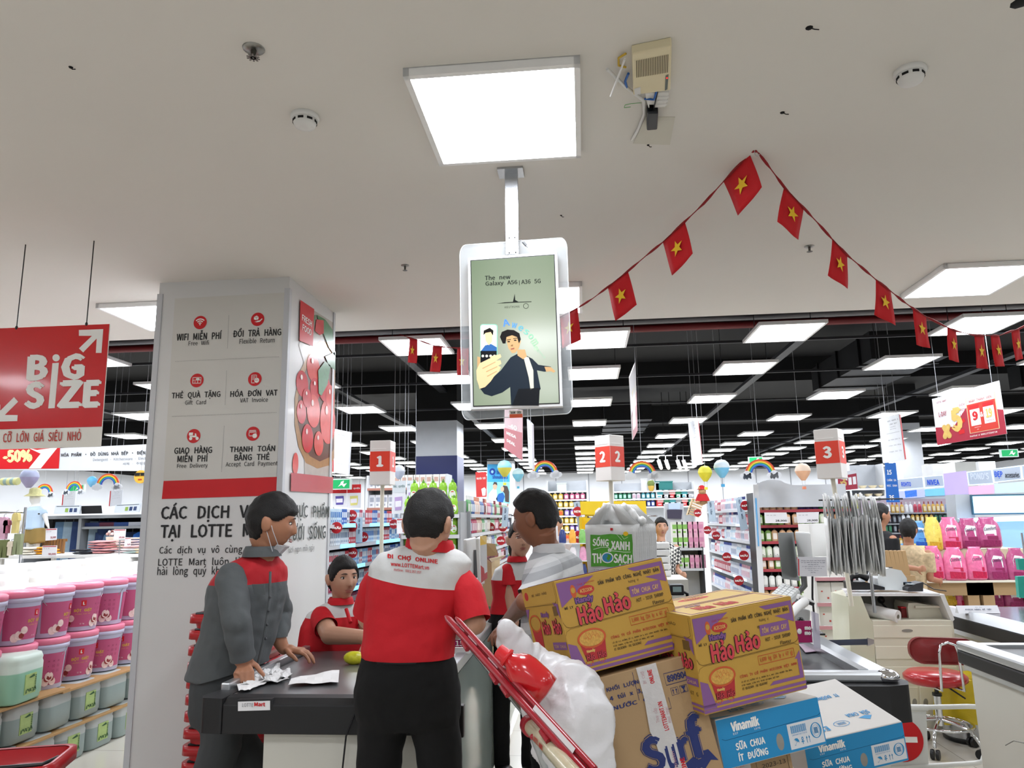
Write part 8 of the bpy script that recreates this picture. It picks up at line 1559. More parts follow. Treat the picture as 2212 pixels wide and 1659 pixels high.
# far left hanging clothes
for i,(px, py, w_, h_, c, k) in enumerate(((4,1165,24,50, '#c49aae', 'shirt'),(32,1152,14,46, '#c8b878', 'shirt'),(6,1205,20,40, '#6a7248', 'trousers'),(37,1198,18,46, '#8a9270', 'trousers'),(22,1200,12,32, '#d8ccb8', 'shirt'),(14,1152,12,30, '#a05a70', 'shirt'))):
    Y = 6.9; t = thing('hanging_garment', ('mauve top hanging at the left edge', 'khaki patterned top hanging left of the mannequin', 'olive trousers hanging at the left edge', 'sage green trousers hanging left of the mannequin', 'cream top hanging at the lower left behind the jugs', 'dark pink top hanging at the left edge')[i], 'garment', P(px, py, Y)); mk('cloth', garment('cloth', w_*Y/FP, h_*Y/FP, c, k), t)
t = thing('garment_rail', 'steel rail with hanging tops at the left edge of the photo', 'rack', P(-20,1108,6.95)); z_ = t.location.z; ob('rail', MB().tube([(0,0,0),(.35,0,0)], .012,6), CHROME, t); ob('rail', MB().tube([(0,0,-.36),(.35,0,-.36)], .01,6), CHROME, t); ob('rail_post', MB().tube([(0,.02,-z_),(0,.02,.05)], .014,6), CHROME, t); ob('rail_post', MB().tube([(.35,.02,-z_),(.35,.02,.05)], .014,6), CHROME, t)
# child mannequin
MQ = 7.9; base = P(74,1208, MQ); t = thing('child_mannequin', 'white child mannequin in pale blue shirt, khaki shorts and yellow bucket hat', 'mannequin', Vector((base.x, MQ, zt2)))
def mp(px, py, dy=0): return P(px, py, MQ+dy)
mb = MB(); 
for pts, rs in ((((75,1068),(76,1080),(77,1092)),(.05,.058,.03)),(((77,1088),(77,1100),(75,1125),(73,1142)),(.025,.085,.07,.08)),(((60,1102),(52,1120),(45,1136),(40,1148),(38,1156)),(.035,.026,.022,.018,.01)),(((92,1100),(98,1118),(102,1132),(106,1142)),(.035,.026,.02,.01)),(((66,1142),(64,1170),(62,1200)),(.05,.035,.028)),(((82,1142),(80,1170),(77,1202)),(.05,.035,.028))):
    mb.tube([mp(*p) for p in pts], .03,12, rs=rs); mb.sphere(mp(*pts[0]), rs[0],10,8)
me = soft(mb, .012,3); me.materials.append(mat('mannequin_white', '#e4e3df', .3)); mk('mannequin_body', shift(me, t.location), t)
mb = MB().tube([mp(77,1094), mp(77,1102), mp(75,1125), mp(73,1144)], .09,16, rs=[.06,.105,.095,.1]).tube([mp(64,1100), mp(57,1112)], .045,10).tube([mp(88,1099), mp(95,1112)], .045,10)
me = soft(mb, .012,2); me.materials.append(mat('cloth_pale_blue', '#b4cbe0', .85)); mk('shirt', shift(me, t.location), t)
mb = MB().tube([mp(66,1142), mp(65,1172)], .065,12, rs=[.085,.075]).tube([mp(80,1142), mp(81,1174)], .065,12, rs=[.085,.075]); me = soft(mb, .012,2); me.materials.append(mat('cloth_khaki', '#8a7340', .85)); mk('shorts', shift(me, t.location), t)
kids('bucket_hat', MB().lathe([(.11,-.03),(.062,.0),(.058,.05),(.03,.065),(.001,.067)],16, T=Matrix.Translation(mp(76,1066))), mat('hat_yellow', '#d8d49a', .8, var=.3, scale=30), t); kids('chest_print', MB().sphere(mp(84,1110,-.1),(.014,.004,.008),8,6), INK, t)
kids('display_base', MB().lathe([(.14,0),(.14,.01)],16, T=Matrix.Translation((base.x, MQ, zt2))), WHITE, t)
# ------------------------------------------------------------------ people
from mathutils.bvhtree import BVHTree
HEADN, HEADM = 56,44
def head_pts(off=None, bul=1.0):
    out = []
    for j in range(HEADM+1):
        th = PI*j/HEADM
        for i in range(HEADN):
            a = 2*PI*i/HEADN; d = Vector((math.sin(th)*math.cos(a), math.sin(th)*math.sin(a), math.cos(th)))
            x, y, z = d.x*.075, d.y*.097, d.z*.117; t = max(0,-d.z)
            if z < 0: x *= 1-.30*t**1.6; y *= (1-.08*t) if y > 0 else (1-.42*t)
            if y > 0:
                g = lambda cx, sx, cz, sz: math.exp(-((abs(x)-cx)/sx)**2-((z-cz)/sz)**2)
                ns = math.exp(-(x/.0125)**2)*(max(0, min(1,(.034-z)/.058)) if z > -.026 else math.exp(-((z+.026)/.009)**2))
                y += .024*ns-.009*g(.031,.017,.014,.012)+.004*g(.028,.022,.036,.009)+.004*g(0,.026,-.049,.006)+.005*g(0,.024,-.064,.007)-.004*g(0,.022,-.0565,.003)+.007*g(0,.022,-.096,.016)+.004*g(.042,.018,-.02,.02)
            p = Vector((x, y, z))
            if off is not None: p += d*off(d, p)
            out.append(p)
    return out
HF = [(j*HEADN+i,(j+1)*HEADN+i,(j+1)*HEADN+(i+1) % HEADN, j*HEADN+(i+1) % HEADN) for j in range(HEADM) for i in range(HEADN)]
ss = lambda a, b, v: (lambda q: q*q*(3-2*q))(max(0, min(1,(v-a)/(b-a))))
def hair_off(front, side, back, th):
    def f(d, p):
        zl = front*ss(.25,.75, d.y)+side*(1-ss(.25,.75, d.y))*(1-ss(.05,.45,-d.y))+back*ss(.05,.45,-d.y)
        k = ss(zl-.008, zl+.010, p.z); return k*(th*(.5+.5*ss(-.05,.1,p.z))+.005*noise.noise(p*38)+.003*noise.noise(Vector((p.x*220,p.y*40,p.z*40))))-(1-k)*.012
    return f
def loft(mb, rings, wv, tilt=0, n=20):
    """rings (px, py, Y, half width, half depth): elliptical sections, wv = horizontal width direction"""
    w3 = Vector((wv[0], wv[1], tilt)).normalized(); d3 = Vector((-wv[1], wv[0],0)).normalized(); V = []
    for px, py, Y, hw, hd in rings:
        c = P(px, py, Y); 
        for i in range(n):
            a = 2*PI*i/n; c_, s_ = math.cos(a), math.sin(a); V.append(c+w3*(hw*math.copysign(abs(c_)**.85, c_))+d3*(hd*math.copysign(abs(s_)**.85, s_)))
    k = len(rings); mb.add(V, [(j*n+i, j*n+(i+1) % n,(j+1)*n+(i+1) % n,(j+1)*n+i) for j in range(k-1) for i in range(n)]+[tuple(range(n)), tuple(range((k-1)*n, k*n))],0, True)
def limb(mb, pts, dr=0, ends=True):
    q = [(P(*p[:3]) if not isinstance(p[0], Vector) else p[0]) for p in pts]; r = [p[-1]+dr for p in pts]; Q, R = [],[]
    for i in range(len(q)-1):
        for t in (0,.33,.67): Q.append(q[i].lerp(q[i+1], t)); R.append(r[i]+(r[i+1]-r[i])*t)
    Q.append(q[-1]); R.append(r[-1]); mb.tube(Q, .05,14, rs=R)
    for a, b in zip(q if ends else q[:-1], r): mb.sphere(a, b*.98,12,8)
def hand(mb, w, f, up, side=1, curl=.5, s=1.0, spread=.12):
    """w wrist, f towards the fingers, up = back of the hand"""
    f = f.normalized(); x = f.cross(up).normalized()*side; up = (x*side).cross(f).normalized(); r3 = lambda v, ax, a: Matrix.Rotation(a,3, ax) @ v
    for k in range(4): mb.tube([w+x*((-.004+.004*k)*s), w+f*.085*s+x*((.030-.02*k)*s)], .012*s,8, rs=[.016*s, .0125*s])
    mb.sphere(w+f*.03*s, .023*s,10,8)
    for k,(L, r) in enumerate(((.068,.0088),(.078,.009),(.072,.0088),(.056,.0078))):
        p = w+f*(.084-.004*abs(k-1))*s+x*((.030-.02*k)*s); d = r3(f, up,-side*spread*(k-1.5)*-.5); pts = [p]; ax = x*side
        for m_, fr in enumerate((.45,.32,.23)): d = r3(d, ax,-curl*(.5,.9,.6)[m_]); p = p+d*L*fr*s; pts.append(p)
        mb.tube(pts, r*s,8, rs=[r*1.08*s, r*s, r*.94*s, r*.8*s]); mb.sphere(pts[-1], r*.82*s,8,6)
    p = w+f*.02*s+x*.02*s; d = (f*.6+x*.75-up*.25).normalized(); pts = [p, p+d*.035*s]; d = r3(d, up, side*.35); pts.append(pts[-1]+d*.03*s); d = r3(d, x,-.2); pts.append(pts[-1]+d*.022*s); mb.tube(pts, .01*s,8, rs=[.013*s, .0115*s, .01*s, .008*s]); mb.sphere(pts[-1], .0085*s,8,6)
def cut(me, cuts):
    bm = bmesh.new(); bm.from_mesh(me)
    for c, n_, R in cuts:
        fs = [f for f in bm.faces if (f.calc_center_median()-c).length < R]; g_ = list({e for f in fs for e in f.edges})+fs+list({v for f in fs for v in f.verts})
        bmesh.ops.bisect_plane(bm, geom=g_, plane_co=c, plane_no=n_); bm.faces.ensure_lookup_table()
        bmesh.ops.delete(bm, geom=[f for f in bm.faces if (f.calc_center_median()-c).length < R and (f.calc_center_median()-c).dot(n_) > 1e-5], context='FACES')
    bm.to_mesh(me); bm.free(); me.polygons.foreach_set('use_smooth', [True]*len(me.polygons)); return me
def two_mat(nm, c0, c1, rough=.8, stripes=0):
    if nm in MATS: return MATS[nm]
    m = mat(nm, c0, rough, var=.05, bump=.25, bscale=25); nt = m.node_tree; N = nt.nodes; L = nt.links; b = N['Principled BSDF']; at = N.new('ShaderNodeAttribute'); at.attribute_name = 'reg'
    g_ = N.new('ShaderNodeMath'); g_.operation = 'GREATER_THAN'; g_.inputs[1].default_value = 0; L.new(at.outputs['Fac'], g_.inputs[0]); mx = N.new('ShaderNodeMix'); mx.data_type = 'RGBA'; mx.inputs[7].default_value = (*lin(c1),1)
    src = b.inputs['Base Color'].links[0].from_socket; L.new(src, mx.inputs[6]); L.new(g_.outputs[0], mx.inputs[0]); L.new(mx.outputs[2], b.inputs['Base Color']); return m
def cloth(nm, mb, m_, t, vox=.009, cuts=(), reg=None, wr=.004, seed=0, sm=4):
    def dsp_(v): return wr*(noise.noise(Vector((v.x*9+v.z*7, v.y*9, v.z*11-v.x*6))+Vector((seed,0,0)))+.5*noise.noise(v*26+Vector((0, seed,0))))
    me = soft(mb, vox, sm, dsp_); cut(me, cuts)
    if reg: a = me.attributes.new('reg', 'FLOAT', 'POINT'); a.data.foreach_set('value', [reg(v.co) for v in me.vertices])
    me.materials.append(m_); wm_ = me.copy(); mk(nm, shift(me, t.location), t); return wm_
SK1, SK2_, SK3 = mat('skin_warm', '#a9765a', .5, var=.08, scale=25), mat('skin_light', '#bd9078', .5, var=.06, scale=25), mat('skin_tan', '#8a5a42', .5, var=.08, scale=25)
HAIR = mat('black_hair','#0b0909',.6, var=.3, scale=60, bump=.5, bscale=250); TRB = mat('black_trousers','#040405',.9,var=.2, bump=.2, bscale=20); WRED, WWHT = '#bf1220', '#cfd0d0'
UNI = two_mat('uniform_red_white', WRED, WWHT); URED = mat('uniform_red', WRED, .8, var=.06, bump=.25, bscale=25)
LIPM = mat('lips', '#8c4440', .45); EYW = mat('eye_white', '#d9d4cc', .3); EYD = mat('eye_dark', '#140d0b', .2)
def person(label, hd, phi, s, skin, neck, arms=(), hair=(.062,.03,-.07,.015), face=True, vox=.005, loc=None, pitch=0, roll=0, group=None):
    c = P(*hd); Mh = Matrix.Translation(c) @ Matrix.Rotation(phi,4, 'Z') @ Matrix.Rotation(pitch,4, 'X') @ Matrix.Rotation(roll,4, 'Y') @ Matrix.Scale(s,4)
    t = thing('person', label, 'person', loc or Vector((c.x, c.y,0)), group=group); mb = MB(); mb.add(head_pts(), HF, 0, True, T=Mh)
    for sx in (-1,1): mb.sphere((sx*.081,-.012,-.004),(.013,.022,.033),10,8, T=Mh); mb.sphere((sx*.09,-.022,.004),(.007,.014,.024),8,6, T=Mh)
    q0 = Mh @ Vector((0,-.025,-.05)); nk = [P(*n[:3]) for n in neck]; mb.tube([q0]+nk, .05,14, rs=[.055*s]+[n[3] for n in neck])
    for a in arms:
        limb(mb, a['pts'], ends='hand' in a)
        if 'hand' in a: hand(mb, P(*a['pts'][-1][:3]) if not isinstance(a['pts'][-1][0], Vector) else a['pts'][-1][0], *a['hand'])
    me = soft(mb, vox,3); me.materials.append(skin); mk('body', shift(me, t.location), t)
    o = -t.location; H_ = MB().add(head_pts(hair_off(*hair)), HF, 0, True, T=Mh); kids('hair', H_, HAIR, t)
    if face:
        for sx in (-1,1):
            kids('eye', MB().sphere((sx*.031,.0775,.0125),(.0125,.008,.0062),12,8,0, T=Mh).sphere((sx*.031+.001,.0835,.0125),(.0055,.0035,.0055),10,8,1, T=Mh),[EYW, EYD], t)
            kids('eyelid', MB().tube([Mh @ Vector((sx*(.031+.0145*u), .0845-.006*abs(u)-.003*u*u, .0165+.003*(1-u*u))) for u in (-1,-.5,0,.5,1)], .0014*s,5), HAIR, t)
            kids('eyebrow', MB().tube([Mh @ Vector((sx*(.032+.017*u), .094-.004*u-.003*u*u, .034+.003*(1-u*u)-.001*u)) for u in (-1,-.5,0,.5,1)], .0025*s,5, rs=[.002*s, .003*s, .0028*s, .0022*s, .001*s]), HAIR, t)
        kids('lips', MB().tube([Mh @ Vector((.021*u, .0975-.010*u*u,-.0545+.0015*(1-u*u))) for u in (-1,-.6,-.2,.2,.6,1)], .003*s,6, rs=[.001*s, .0028*s, .0032*s, .0032*s, .0028*s, .001*s]).tube([Mh @ Vector((.018*u, .099-.010*u*u,-.0615)) for u in (-1,-.5,0,.5,1)], .0035*s,6, rs=[.001*s, .0034*s, .004*s, .0034*s, .001*s]), LIPM, t)
        kids('nostrils', MB().sphere((-.006,.107,-.0335),(.0028,.004,.0018),6,5,0, T=Mh).sphere((.006,.107,-.0335),(.0028,.004,.0018),6,5,0, T=Mh), EYD, t)
    return t, Mh
def ring(c, wv, rx, ry, h_, t, m_, nm='collar', tilt=0, open_a=0, flare=.012):
    w3 = Vector((wv[0], wv[1], tilt)).normalized(); d3 = Vector((-wv[1], wv[0],0)).normalized(); mb = MB(); n = 24; V = []
    for k,(fl, z) in enumerate(((flare*1.6,-h_*.2),(flare, h_*.5),(0, h_),(-.006, h_*.95),(-.004,0))):
        V += [c+w3*((rx+fl)*math.cos(2*PI*i/n))+d3*((ry+fl)*math.sin(2*PI*i/n))+Vector((0,0, z)) for i in range(n)]
    mb.add(V, [(j*n+i, j*n+(i+1) % n,(j+1)*n+(i+1) % n,(j+1)*n+i) for j in range(4) for i in range(n)],0, True); kids(nm, mb, m_, t)
def trousers(t, hips, legs, m_, wv, cuts=(), vox=.011):
    mb = MB(); loft(mb, hips, wv)
    for l in legs: limb(mb, l)
    cloth('trousers', mb, m_, t, vox, cuts, wr=.005)
    for l in legs:
        p = l[-1][0] if isinstance(l[-1][0], Vector) else P(*l[-1][:3]); f = Vector((wv[1],-wv[0],0)) if t.get('ff') is None else Vector(t['ff'])
        kids('shoe', MB().sphere((p.x+f.x*.06, p.y+f.y*.06,.045),(.055+.07*abs(f.x), .055+.07*abs(f.y), .045),14,8), BLKP, t)
WL = lambda x, y, z, r: (Vector((x, y, z)), r)
# man with the lettered back
A_arms = [dict(pts=[(990,1252,2.85,.044),(1024,1345,2.8,.046),(985,1362,3.08,.036)], hand=(Vector((-.6,.7,-.1)), Vector((0,0,1)),-1,.6)), dict(pts=[(824,1250,2.85,.044),(797,1335,2.92,.045),(850,1352,3.14,.035)], hand=(Vector((.5,.8,-.1)), Vector((0,0,1)),1,.6))]
t, Mh = person('man seen from behind in red and white polo with red lettering, at the first till', (926,1134,2.8),-.28,1.06, SK2_, [(930,1190,2.82,.062),(930,1225,2.84,.07)], A_arms, hair=(.06,.02,-.058,.017), pitch=-.22)
mb = MB(); loft(mb, [(934,1180,2.84,.08,.065),(930,1190,2.84,.13,.08),(919,1205,2.84,.178,.097),(905,1232,2.84,.192,.112),(895,1290,2.84,.187,.12),(888,1340,2.84,.176,.122),(883,1385,2.84,.174,.125),(881,1410,2.84,.176,.125),(880,1428,2.84,.17,.12)],(1,0),-.10)
zl0, zl1 = P(790,1250,2.72), P(985,1280,2.72)
def regA(v): zz = zl0.z+(zl1.z-zl0.z)*(v.x-zl0.x)/(zl1.x-zl0.x)-.25*((v.x-zl0.x)*(zl1.x-v.x)); return v.z-zz-.003
shA = cloth('polo_shirt', mb, UNI, t, .008, [(P(880,1418,2.84), Vector((0,0,-1)), .35)], regA, .006,1)
for nm, pts, n_ in (('sleeve', [(990,1258,2.84,.066),(1006,1280,2.82,.066),(1022,1330,2.79,.066),(1026,1355,2.78,.066)],(1024,1343,2.79)),('sleeve', [(826,1256,2.84,.066),(811,1275,2.85,.066),(799,1318,2.9,.064),(796,1335,2.91,.064)],(797,1325,2.905))):
    mb = MB(); limb(mb, pts); c = P(*n_); d = (P(*pts[-1][:3])-P(*pts[1][:3])).normalized(); cloth(nm, mb, URED, t, .008, [(c, d, .16)], None, .004,3)
ring(P(929,1184,2.83),(1,0),.086,.08,.036, t, URED, tilt=-.12, flare=.006)
bvh = BVHTree.FromPolygons([v.co.copy() for v in shA.vertices],[list(p.vertices) for p in shA.polygons])
def wraptxt(s_, px0, py0, px1, py1, slope, m_, bold):
    me = text_mesh(s_, bold); n = len(me.vertices); a = np.empty(n*3); me.vertices.foreach_get('co', a); a = a.reshape(-1,3); lo, hi = a.min(0), a.max(0)
    for i, v in enumerate(me.vertices):
        u = (a[i][0]-lo[0])/(hi[0]-lo[0]); w_ = (a[i][1]-lo[1])/(hi[1]-lo[1]); px = px0+(px1-px0)*u; py = py1+(py0-py1)*w_+slope*(px1-px0)*u; d = ray(px, py).normalized(); h_ = bvh.ray_cast(C0, d); p = (h_[0] if h_[0] else P(px, py,2.7)); v.co = p-d*(.003+.0002*a[i][2])-t.location
    me.materials.clear(); me.materials.append(m_); mk('lettering', me, t)
wraptxt('ĐI CHỢ ONLINE', 836,1194,946,1208,.115, RED, .03); wraptxt('www.LOTTEMart.vn', 844,1213,927,1222,.11, RED, .02); wraptxt('Hotline: 0901.057.057', 851,1227,910,1233,.11, RED, .005)
fl_ = lambda x, y: Vector((x, y, .09)); t['ff'] = (0,1,0)
cA = P(880,1480,2.84); trousers(t, [(880,1408,2.84,.165,.115),(880,1440,2.84,.185,.125),(880,1490,2.84,.198,.13),(882,1545,2.84,.195,.12),(884,1570,2.84,.17,.1)],[[(835,1520,2.84,.1),(822,1610,2.84,.085),(Vector((cA.x-.13,2.86,.45)), .075),(Vector((cA.x-.14,2.86,.08)), .062)],[(930,1520,2.84,.1),(948,1610,2.84,.085),(Vector((cA.x+.14,2.86,.45)), .075),(Vector((cA.x+.16,2.86,.08)), .062)]], TRB, (1,0))
ring(P(880,1418,2.84),(1,0), .168,.118,.03, t, mat('belt_black', '#0a0a0b', .3), 'belt', flare=.003)
# worker in grey coveralls leaning on the till
GRY = mat('coverall_grey', '#55595b', .85, var=.07, bump=.3, bscale=20); GRD = two_mat('coverall_grey_red', '#55595b', '#b01a24')
wvB = (.42,.907); hB1, hB2 = PZ(527,1450,.945), PZ(614,1415,.945)
armB = [[(497,1248,3.34,.055),(512,1345,3.24,.052),(525,1420,3.3,.045),(hB1+Vector((-.01,.02,.05)), .03)],[(588,1248,3.66,.055),(603,1325,3.78,.054),(hB2+Vector((-.03,-.02,.09)), .04),(hB2+Vector((-.0,-.01,.03)), .028)]]
t, Mh = person('man in grey coveralls with red shoulders and a lowered face mask, leaning on the till', (585,1131,3.48),-1.22,1.12, SK1, [(572,1180,3.48,.058),(560,1222,3.5,.066)],
    [dict(pts=armB[0], hand=(Vector((.35,-.75,-.55)), Vector((.1,-.4,.9)),-1,1.15,1.1,.1)), dict(pts=armB[1], hand=(Vector((.95,.1,-.12)), Vector((.1,0,1)),1,.5,1.1,.3))], hair=(.045,.012,-.075,.021), pitch=-.18, loc=Vector((-1.75,3.5,0)))
mb = MB(); loft(mb, [(562,1200,3.5,.075,.065),(556,1212,3.5,.13,.085),(547,1228,3.5,.185,.11),(537,1265,3.5,.2,.135),(528,1320,3.5,.195,.138),(514,1380,3.5,.188,.138),(497,1430,3.5,.19,.142),(490,1462,3.5,.195,.145)], wvB)
zB = P(560,1258,3.5).z; cloth('jacket', mb, GRD, t, .009, [(P(490,1455,3.5), Vector((.25,0,-1)).normalized(), .4)], lambda v: v.z-zB, .008,5)
for pts, c in ((armB[0][:3],(525,1430,3.3)),(armB[1][:2]+[armB[1][2]], None)):
    mb = MB(); limb(mb, [(*p[:-1], p[-1]+.013) for p in pts]); d = (P(*pts[2][:3])-P(*pts[1][:3])).normalized() if c else Vector((0,0,-1)); cc = P(*pts[2][:3]) if c else pts[2][0]; cloth('sleeve', mb, GRY, t, .009, [(cc, d, .12)], None, .009,8)
ring(P(566,1198,3.48), wvB,.075,.078,.04, t, GRY, flare=.009)
pf_ = P(585,1300,3.3)
for a in (((545,1262),(572,1262),(574,1285),(550,1283)),): kids('pocket_flap', MB().slab([P(x, y,3.33) for x, y in a],(.2,-1,0), .008), GRY, t)
kids('button_placket', MB().tube([P(584,1235,3.37), P(582,1300,3.33), P(570,1380,3.33), P(556,1440,3.34)], .006,6), GRY, t)
for i in range(4): kids('button', MB().sphere(P(583-3*i,1290+30*i,3.325), .006,8,6), DGREY, t)
MSK = mat('mask_white', '#c9c9ce', .6); Mk = lambda x, y, z: Mh @ Vector((x, y, z))
kids('face_mask', MB().add([Mk(*p) for p in ((-.052,.045,-.082),(-.03,.082,-.082),(0,.098,-.08),(.03,.082,-.082),(.052,.045,-.082),(-.035,.03,-.118),(-.02,.055,-.126),(0,.064,-.13),(.02,.055,-.126),(.035,.03,-.118))],[(i, i+1, i+6, i+5) for i in range(4)]), MSK, t).modifiers.new('t', 'SOLIDIFY').thickness = .004
for sx in (-1,1): kids('ear_loop', MB().tube([Mk(sx*.05,.055,-.088), Mk(sx*.077,.02,-.03), Mk(sx*.084,-.005,.02), Mk(sx*.084,-.022,.0), Mk(sx*.06,.035,-.11)], .0018,5), MSK, t)
t['ff'] = (.9,-.42,0); cB = P(492,1500,3.5); trousers(t, [(494,1440,3.5,.17,.12),(492,1480,3.5,.18,.13),(490,1530,3.5,.18,.125),(490,1560,3.5,.16,.11)],[[(485,1530,3.42,.1),(478,1610,3.4,.09),(Vector((cB.x-.02,3.38,.45)), .08),(Vector((cB.x-.03,3.36,.08)), .07)],[(505,1530,3.58,.1),(515,1610,3.6,.09),(Vector((cB.x+.1,3.62,.45)), .08),(Vector((cB.x+.12,3.62,.08)), .07)]], mat('coverall_dark', '#3f4244', .85, var=.1, bump=.3, bscale=20), wvB)
# seated cashier
wvC = (.8,.6); armC = [[(694,1334,4.14,.048),(712,1372,4.0,.05),(785,1376,3.92,.036)],[(772,1330,4.32,.046),(806,1370,4.16,.045),(800,1385,3.96,.034)]]
t, Mh = person('seated cashier with black hair in red and white uniform looking towards the lettered man', (741,1250,4.2),-2.44,1.0, SK2_, [(738,1290,4.22,.052),(734,1312,4.24,.06)],[dict(pts=armC[0], hand=(Vector((1,.05,-.1)), Vector((0,0,1)),-1,.5,.95)), dict(pts=armC[1], hand=(Vector((.4,-.8,-.2)), Vector((0,0,1)),1,.5,.95))], hair=(.058,-.012,-.085,.014), pitch=-.05)
kids('hair_bun', MB().sphere((0,-.125,-.035),(.045,.035,.045),12,8, T=Mh), HAIR, t); kids('hair_band', MB().sphere((0,-.105,-.035),(.04,.016,.04),12,8, T=Mh), RED, t)
zC0 = P(735,1345,4.1).z; mb = MB(); loft(mb, [(735,1300,4.24,.07,.06),(732,1308,4.24,.12,.08),(728,1322,4.24,.17,.1),(724,1350,4.24,.19,.13),(720,1390,4.24,.195,.145),(718,1440,4.24,.2,.15)], wvC)
cloth('polo_shirt', mb, UNI, t, .01, [], lambda v: v.z-zC0-.02,.005,2)
for pts in armC:
    mb = MB(); limb(mb, [(*pts[0][:3], pts[0][3]+.014),(*[(pts[0][i]*.35+pts[1][i]*.65) for i in range(3)], .064)]); cc = P(*[(pts[0][i]*.4+pts[1][i]*.6) for i in range(3)]); cloth('sleeve', mb, URED, t, .01, [(cc,(P(*pts[1][:3])-P(*pts[0][:3])).normalized(), .12)], None, .004,4)
ring(P(736,1302,4.22), wvC,.062,.062,.032, t, URED, flare=.008)
kids('placket', MB().tube([P(748,1316,4.12), P(757,1345,4.06)], .011,6), URED, t)
t['ff'] = (.6,-.8,0); trousers(t, [(718,1425,4.24,.18,.14),(717,1460,4.24,.19,.15)],[[(Vector((-1.42,4.3,.52)), .085),(Vector((-1.2,4.22,.5)), .07),(Vector((-1.15,4.25,.1)), .055)],[(Vector((-1.5,4.45,.52)), .085),(Vector((-1.25,4.5,.5)), .07),(Vector((-1.2,4.5,.1)), .055)]], TRB, wvC)
ob('seat_pad', MB().lathe([(.2,.36),(.21,.4),(.2,.44)],20), VIN, thing('cashier_stool', 'red stool hidden under the seated cashier', 'stool', (P(718,1440,4.24).x,4.36,0))); ob('stool_column', MB().lathe([(.22,0),(.03,.04),(.03,.36)],16), CHROME, bpy.data.objects['cashier_stool'])
# customer in the striped shirt
wvD = (.5,.866); hD = PZ(1062,1372,.975); armD = [(1186,1232,3.56,.046),(1135,1300,3.42,.046),(hD+Vector((.075,-.03,.06)), .03)]
t, Mh = person('man with combed back black hair in grey white striped polo shirt beside the plastic bag', (1157,1121,3.66),1.22,1.13,SK3, [(1176,1172,3.68,.062),(1192,1205,3.7,.07)],[dict(pts=armD, hand=((PZ(1045,1395,.94)-hD), Vector((-.4,-.4,.8)),1,.5,1.1))], hair=(.066,.03,-.055,.017), pitch=-.2)
STR = mat('shirt_stripes', '#d6d8da', .8, var=0, bump=.25, bscale=30); nt = STR.node_tree; b = nt.nodes['Principled BSDF']; tc = nt.nodes.new('ShaderNodeTexCoord'); sx_ = nt.nodes.new('ShaderNodeSeparateXYZ'); nt.links.new(tc.outputs['Object'], sx_.inputs[0]); m1 = nt.nodes.new('ShaderNodeMath'); m1.operation = 'MULTIPLY_ADD'; m1.inputs[1].default_value = -.28; nt.links.new(sx_.outputs[0], m1.inputs[0]); nt.links.new(sx_.outputs[2], m1.inputs[2]); m2_ = nt.nodes.new('ShaderNodeMath'); m2_.operation = 'FRACT'; m0 = nt.nodes.new('ShaderNodeMath'); m0.operation = 'MULTIPLY'; m0.inputs[1].default_value = 11; nt.links.new(m1.outputs[0], m0.inputs[0]); nt.links.new(m0.outputs[0], m2_.inputs[0])
rp = nt.nodes.new('ShaderNodeValToRGB'); rp.color_ramp.interpolation = 'CONSTANT'; rp.color_ramp.elements[0].color = (*lin('#d4d6d8'),1); rp.color_ramp.elements[1].position = .38; rp.color_ramp.elements[1].color = (*lin('#a4a7ab'),1); e_ = rp.color_ramp.elements.new(.78); e_.color = (*lin('#c0c3c6'),1); nt.links.new(m2_.outputs[0], rp.inputs[0]); nt.links.new(rp.outputs[0], b.inputs['Base Color'])
mb = MB(); loft(mb, [(1190,1186,3.7,.08,.065),(1194,1196,3.7,.13,.08),(1198,1212,3.7,.18,.1),(1198,1245,3.7,.2,.115),(1195,1300,3.7,.195,.12),(1192,1400,3.7,.185,.125)], wvD); cloth('striped_polo_shirt', mb, STR, t, .009, [], None, .006,7)
mb = MB(); limb(mb, [(1187,1232,3.56,.07),(1166,1260,3.48,.066),(1139,1298,3.43,.064)]); cloth('sleeve', mb, STR, t, .009, [(P(1143,1290,3.43),(P(1135,1300,3.42)-P(1183,1222,3.5)).normalized(), .12)], None, .004,4)
ring(P(1186,1190,3.68), wvD,.072,.072,.036, t, mat('polo_collar','#c6c8cb',.8),flare=.006)
wt_ = hD+Vector((.07,-.03,.055)); dw = (hD-wt_).normalized(); kids('wristwatch', MB().tube([wt_-dw*.011, wt_+dw*.011], .034,16), STEEL, t); kids('watch_face', MB().sphere(wt_+Vector((-.012,-.028,.012)),(.013,.009,.013),12,8), BLKP, t)
t['ff'] = (-.85,.5,0); cD = P(1192,1440,3.7); trousers(t, [(1190,1380,3.7,.17,.115),(1190,1450,3.7,.18,.125),(1190,1500,3.7,.17,.12)],[[(1180,1490,3.62,.095),(Vector((cD.x-.03,3.62,.45)), .07),(Vector((cD.x-.03,3.64,.08)), .055)],[(1195,1490,3.8,.095),(Vector((cD.x,3.82,.45)), .07),(Vector((cD.x,3.84,.08)), .055)]], TRB, wvD)
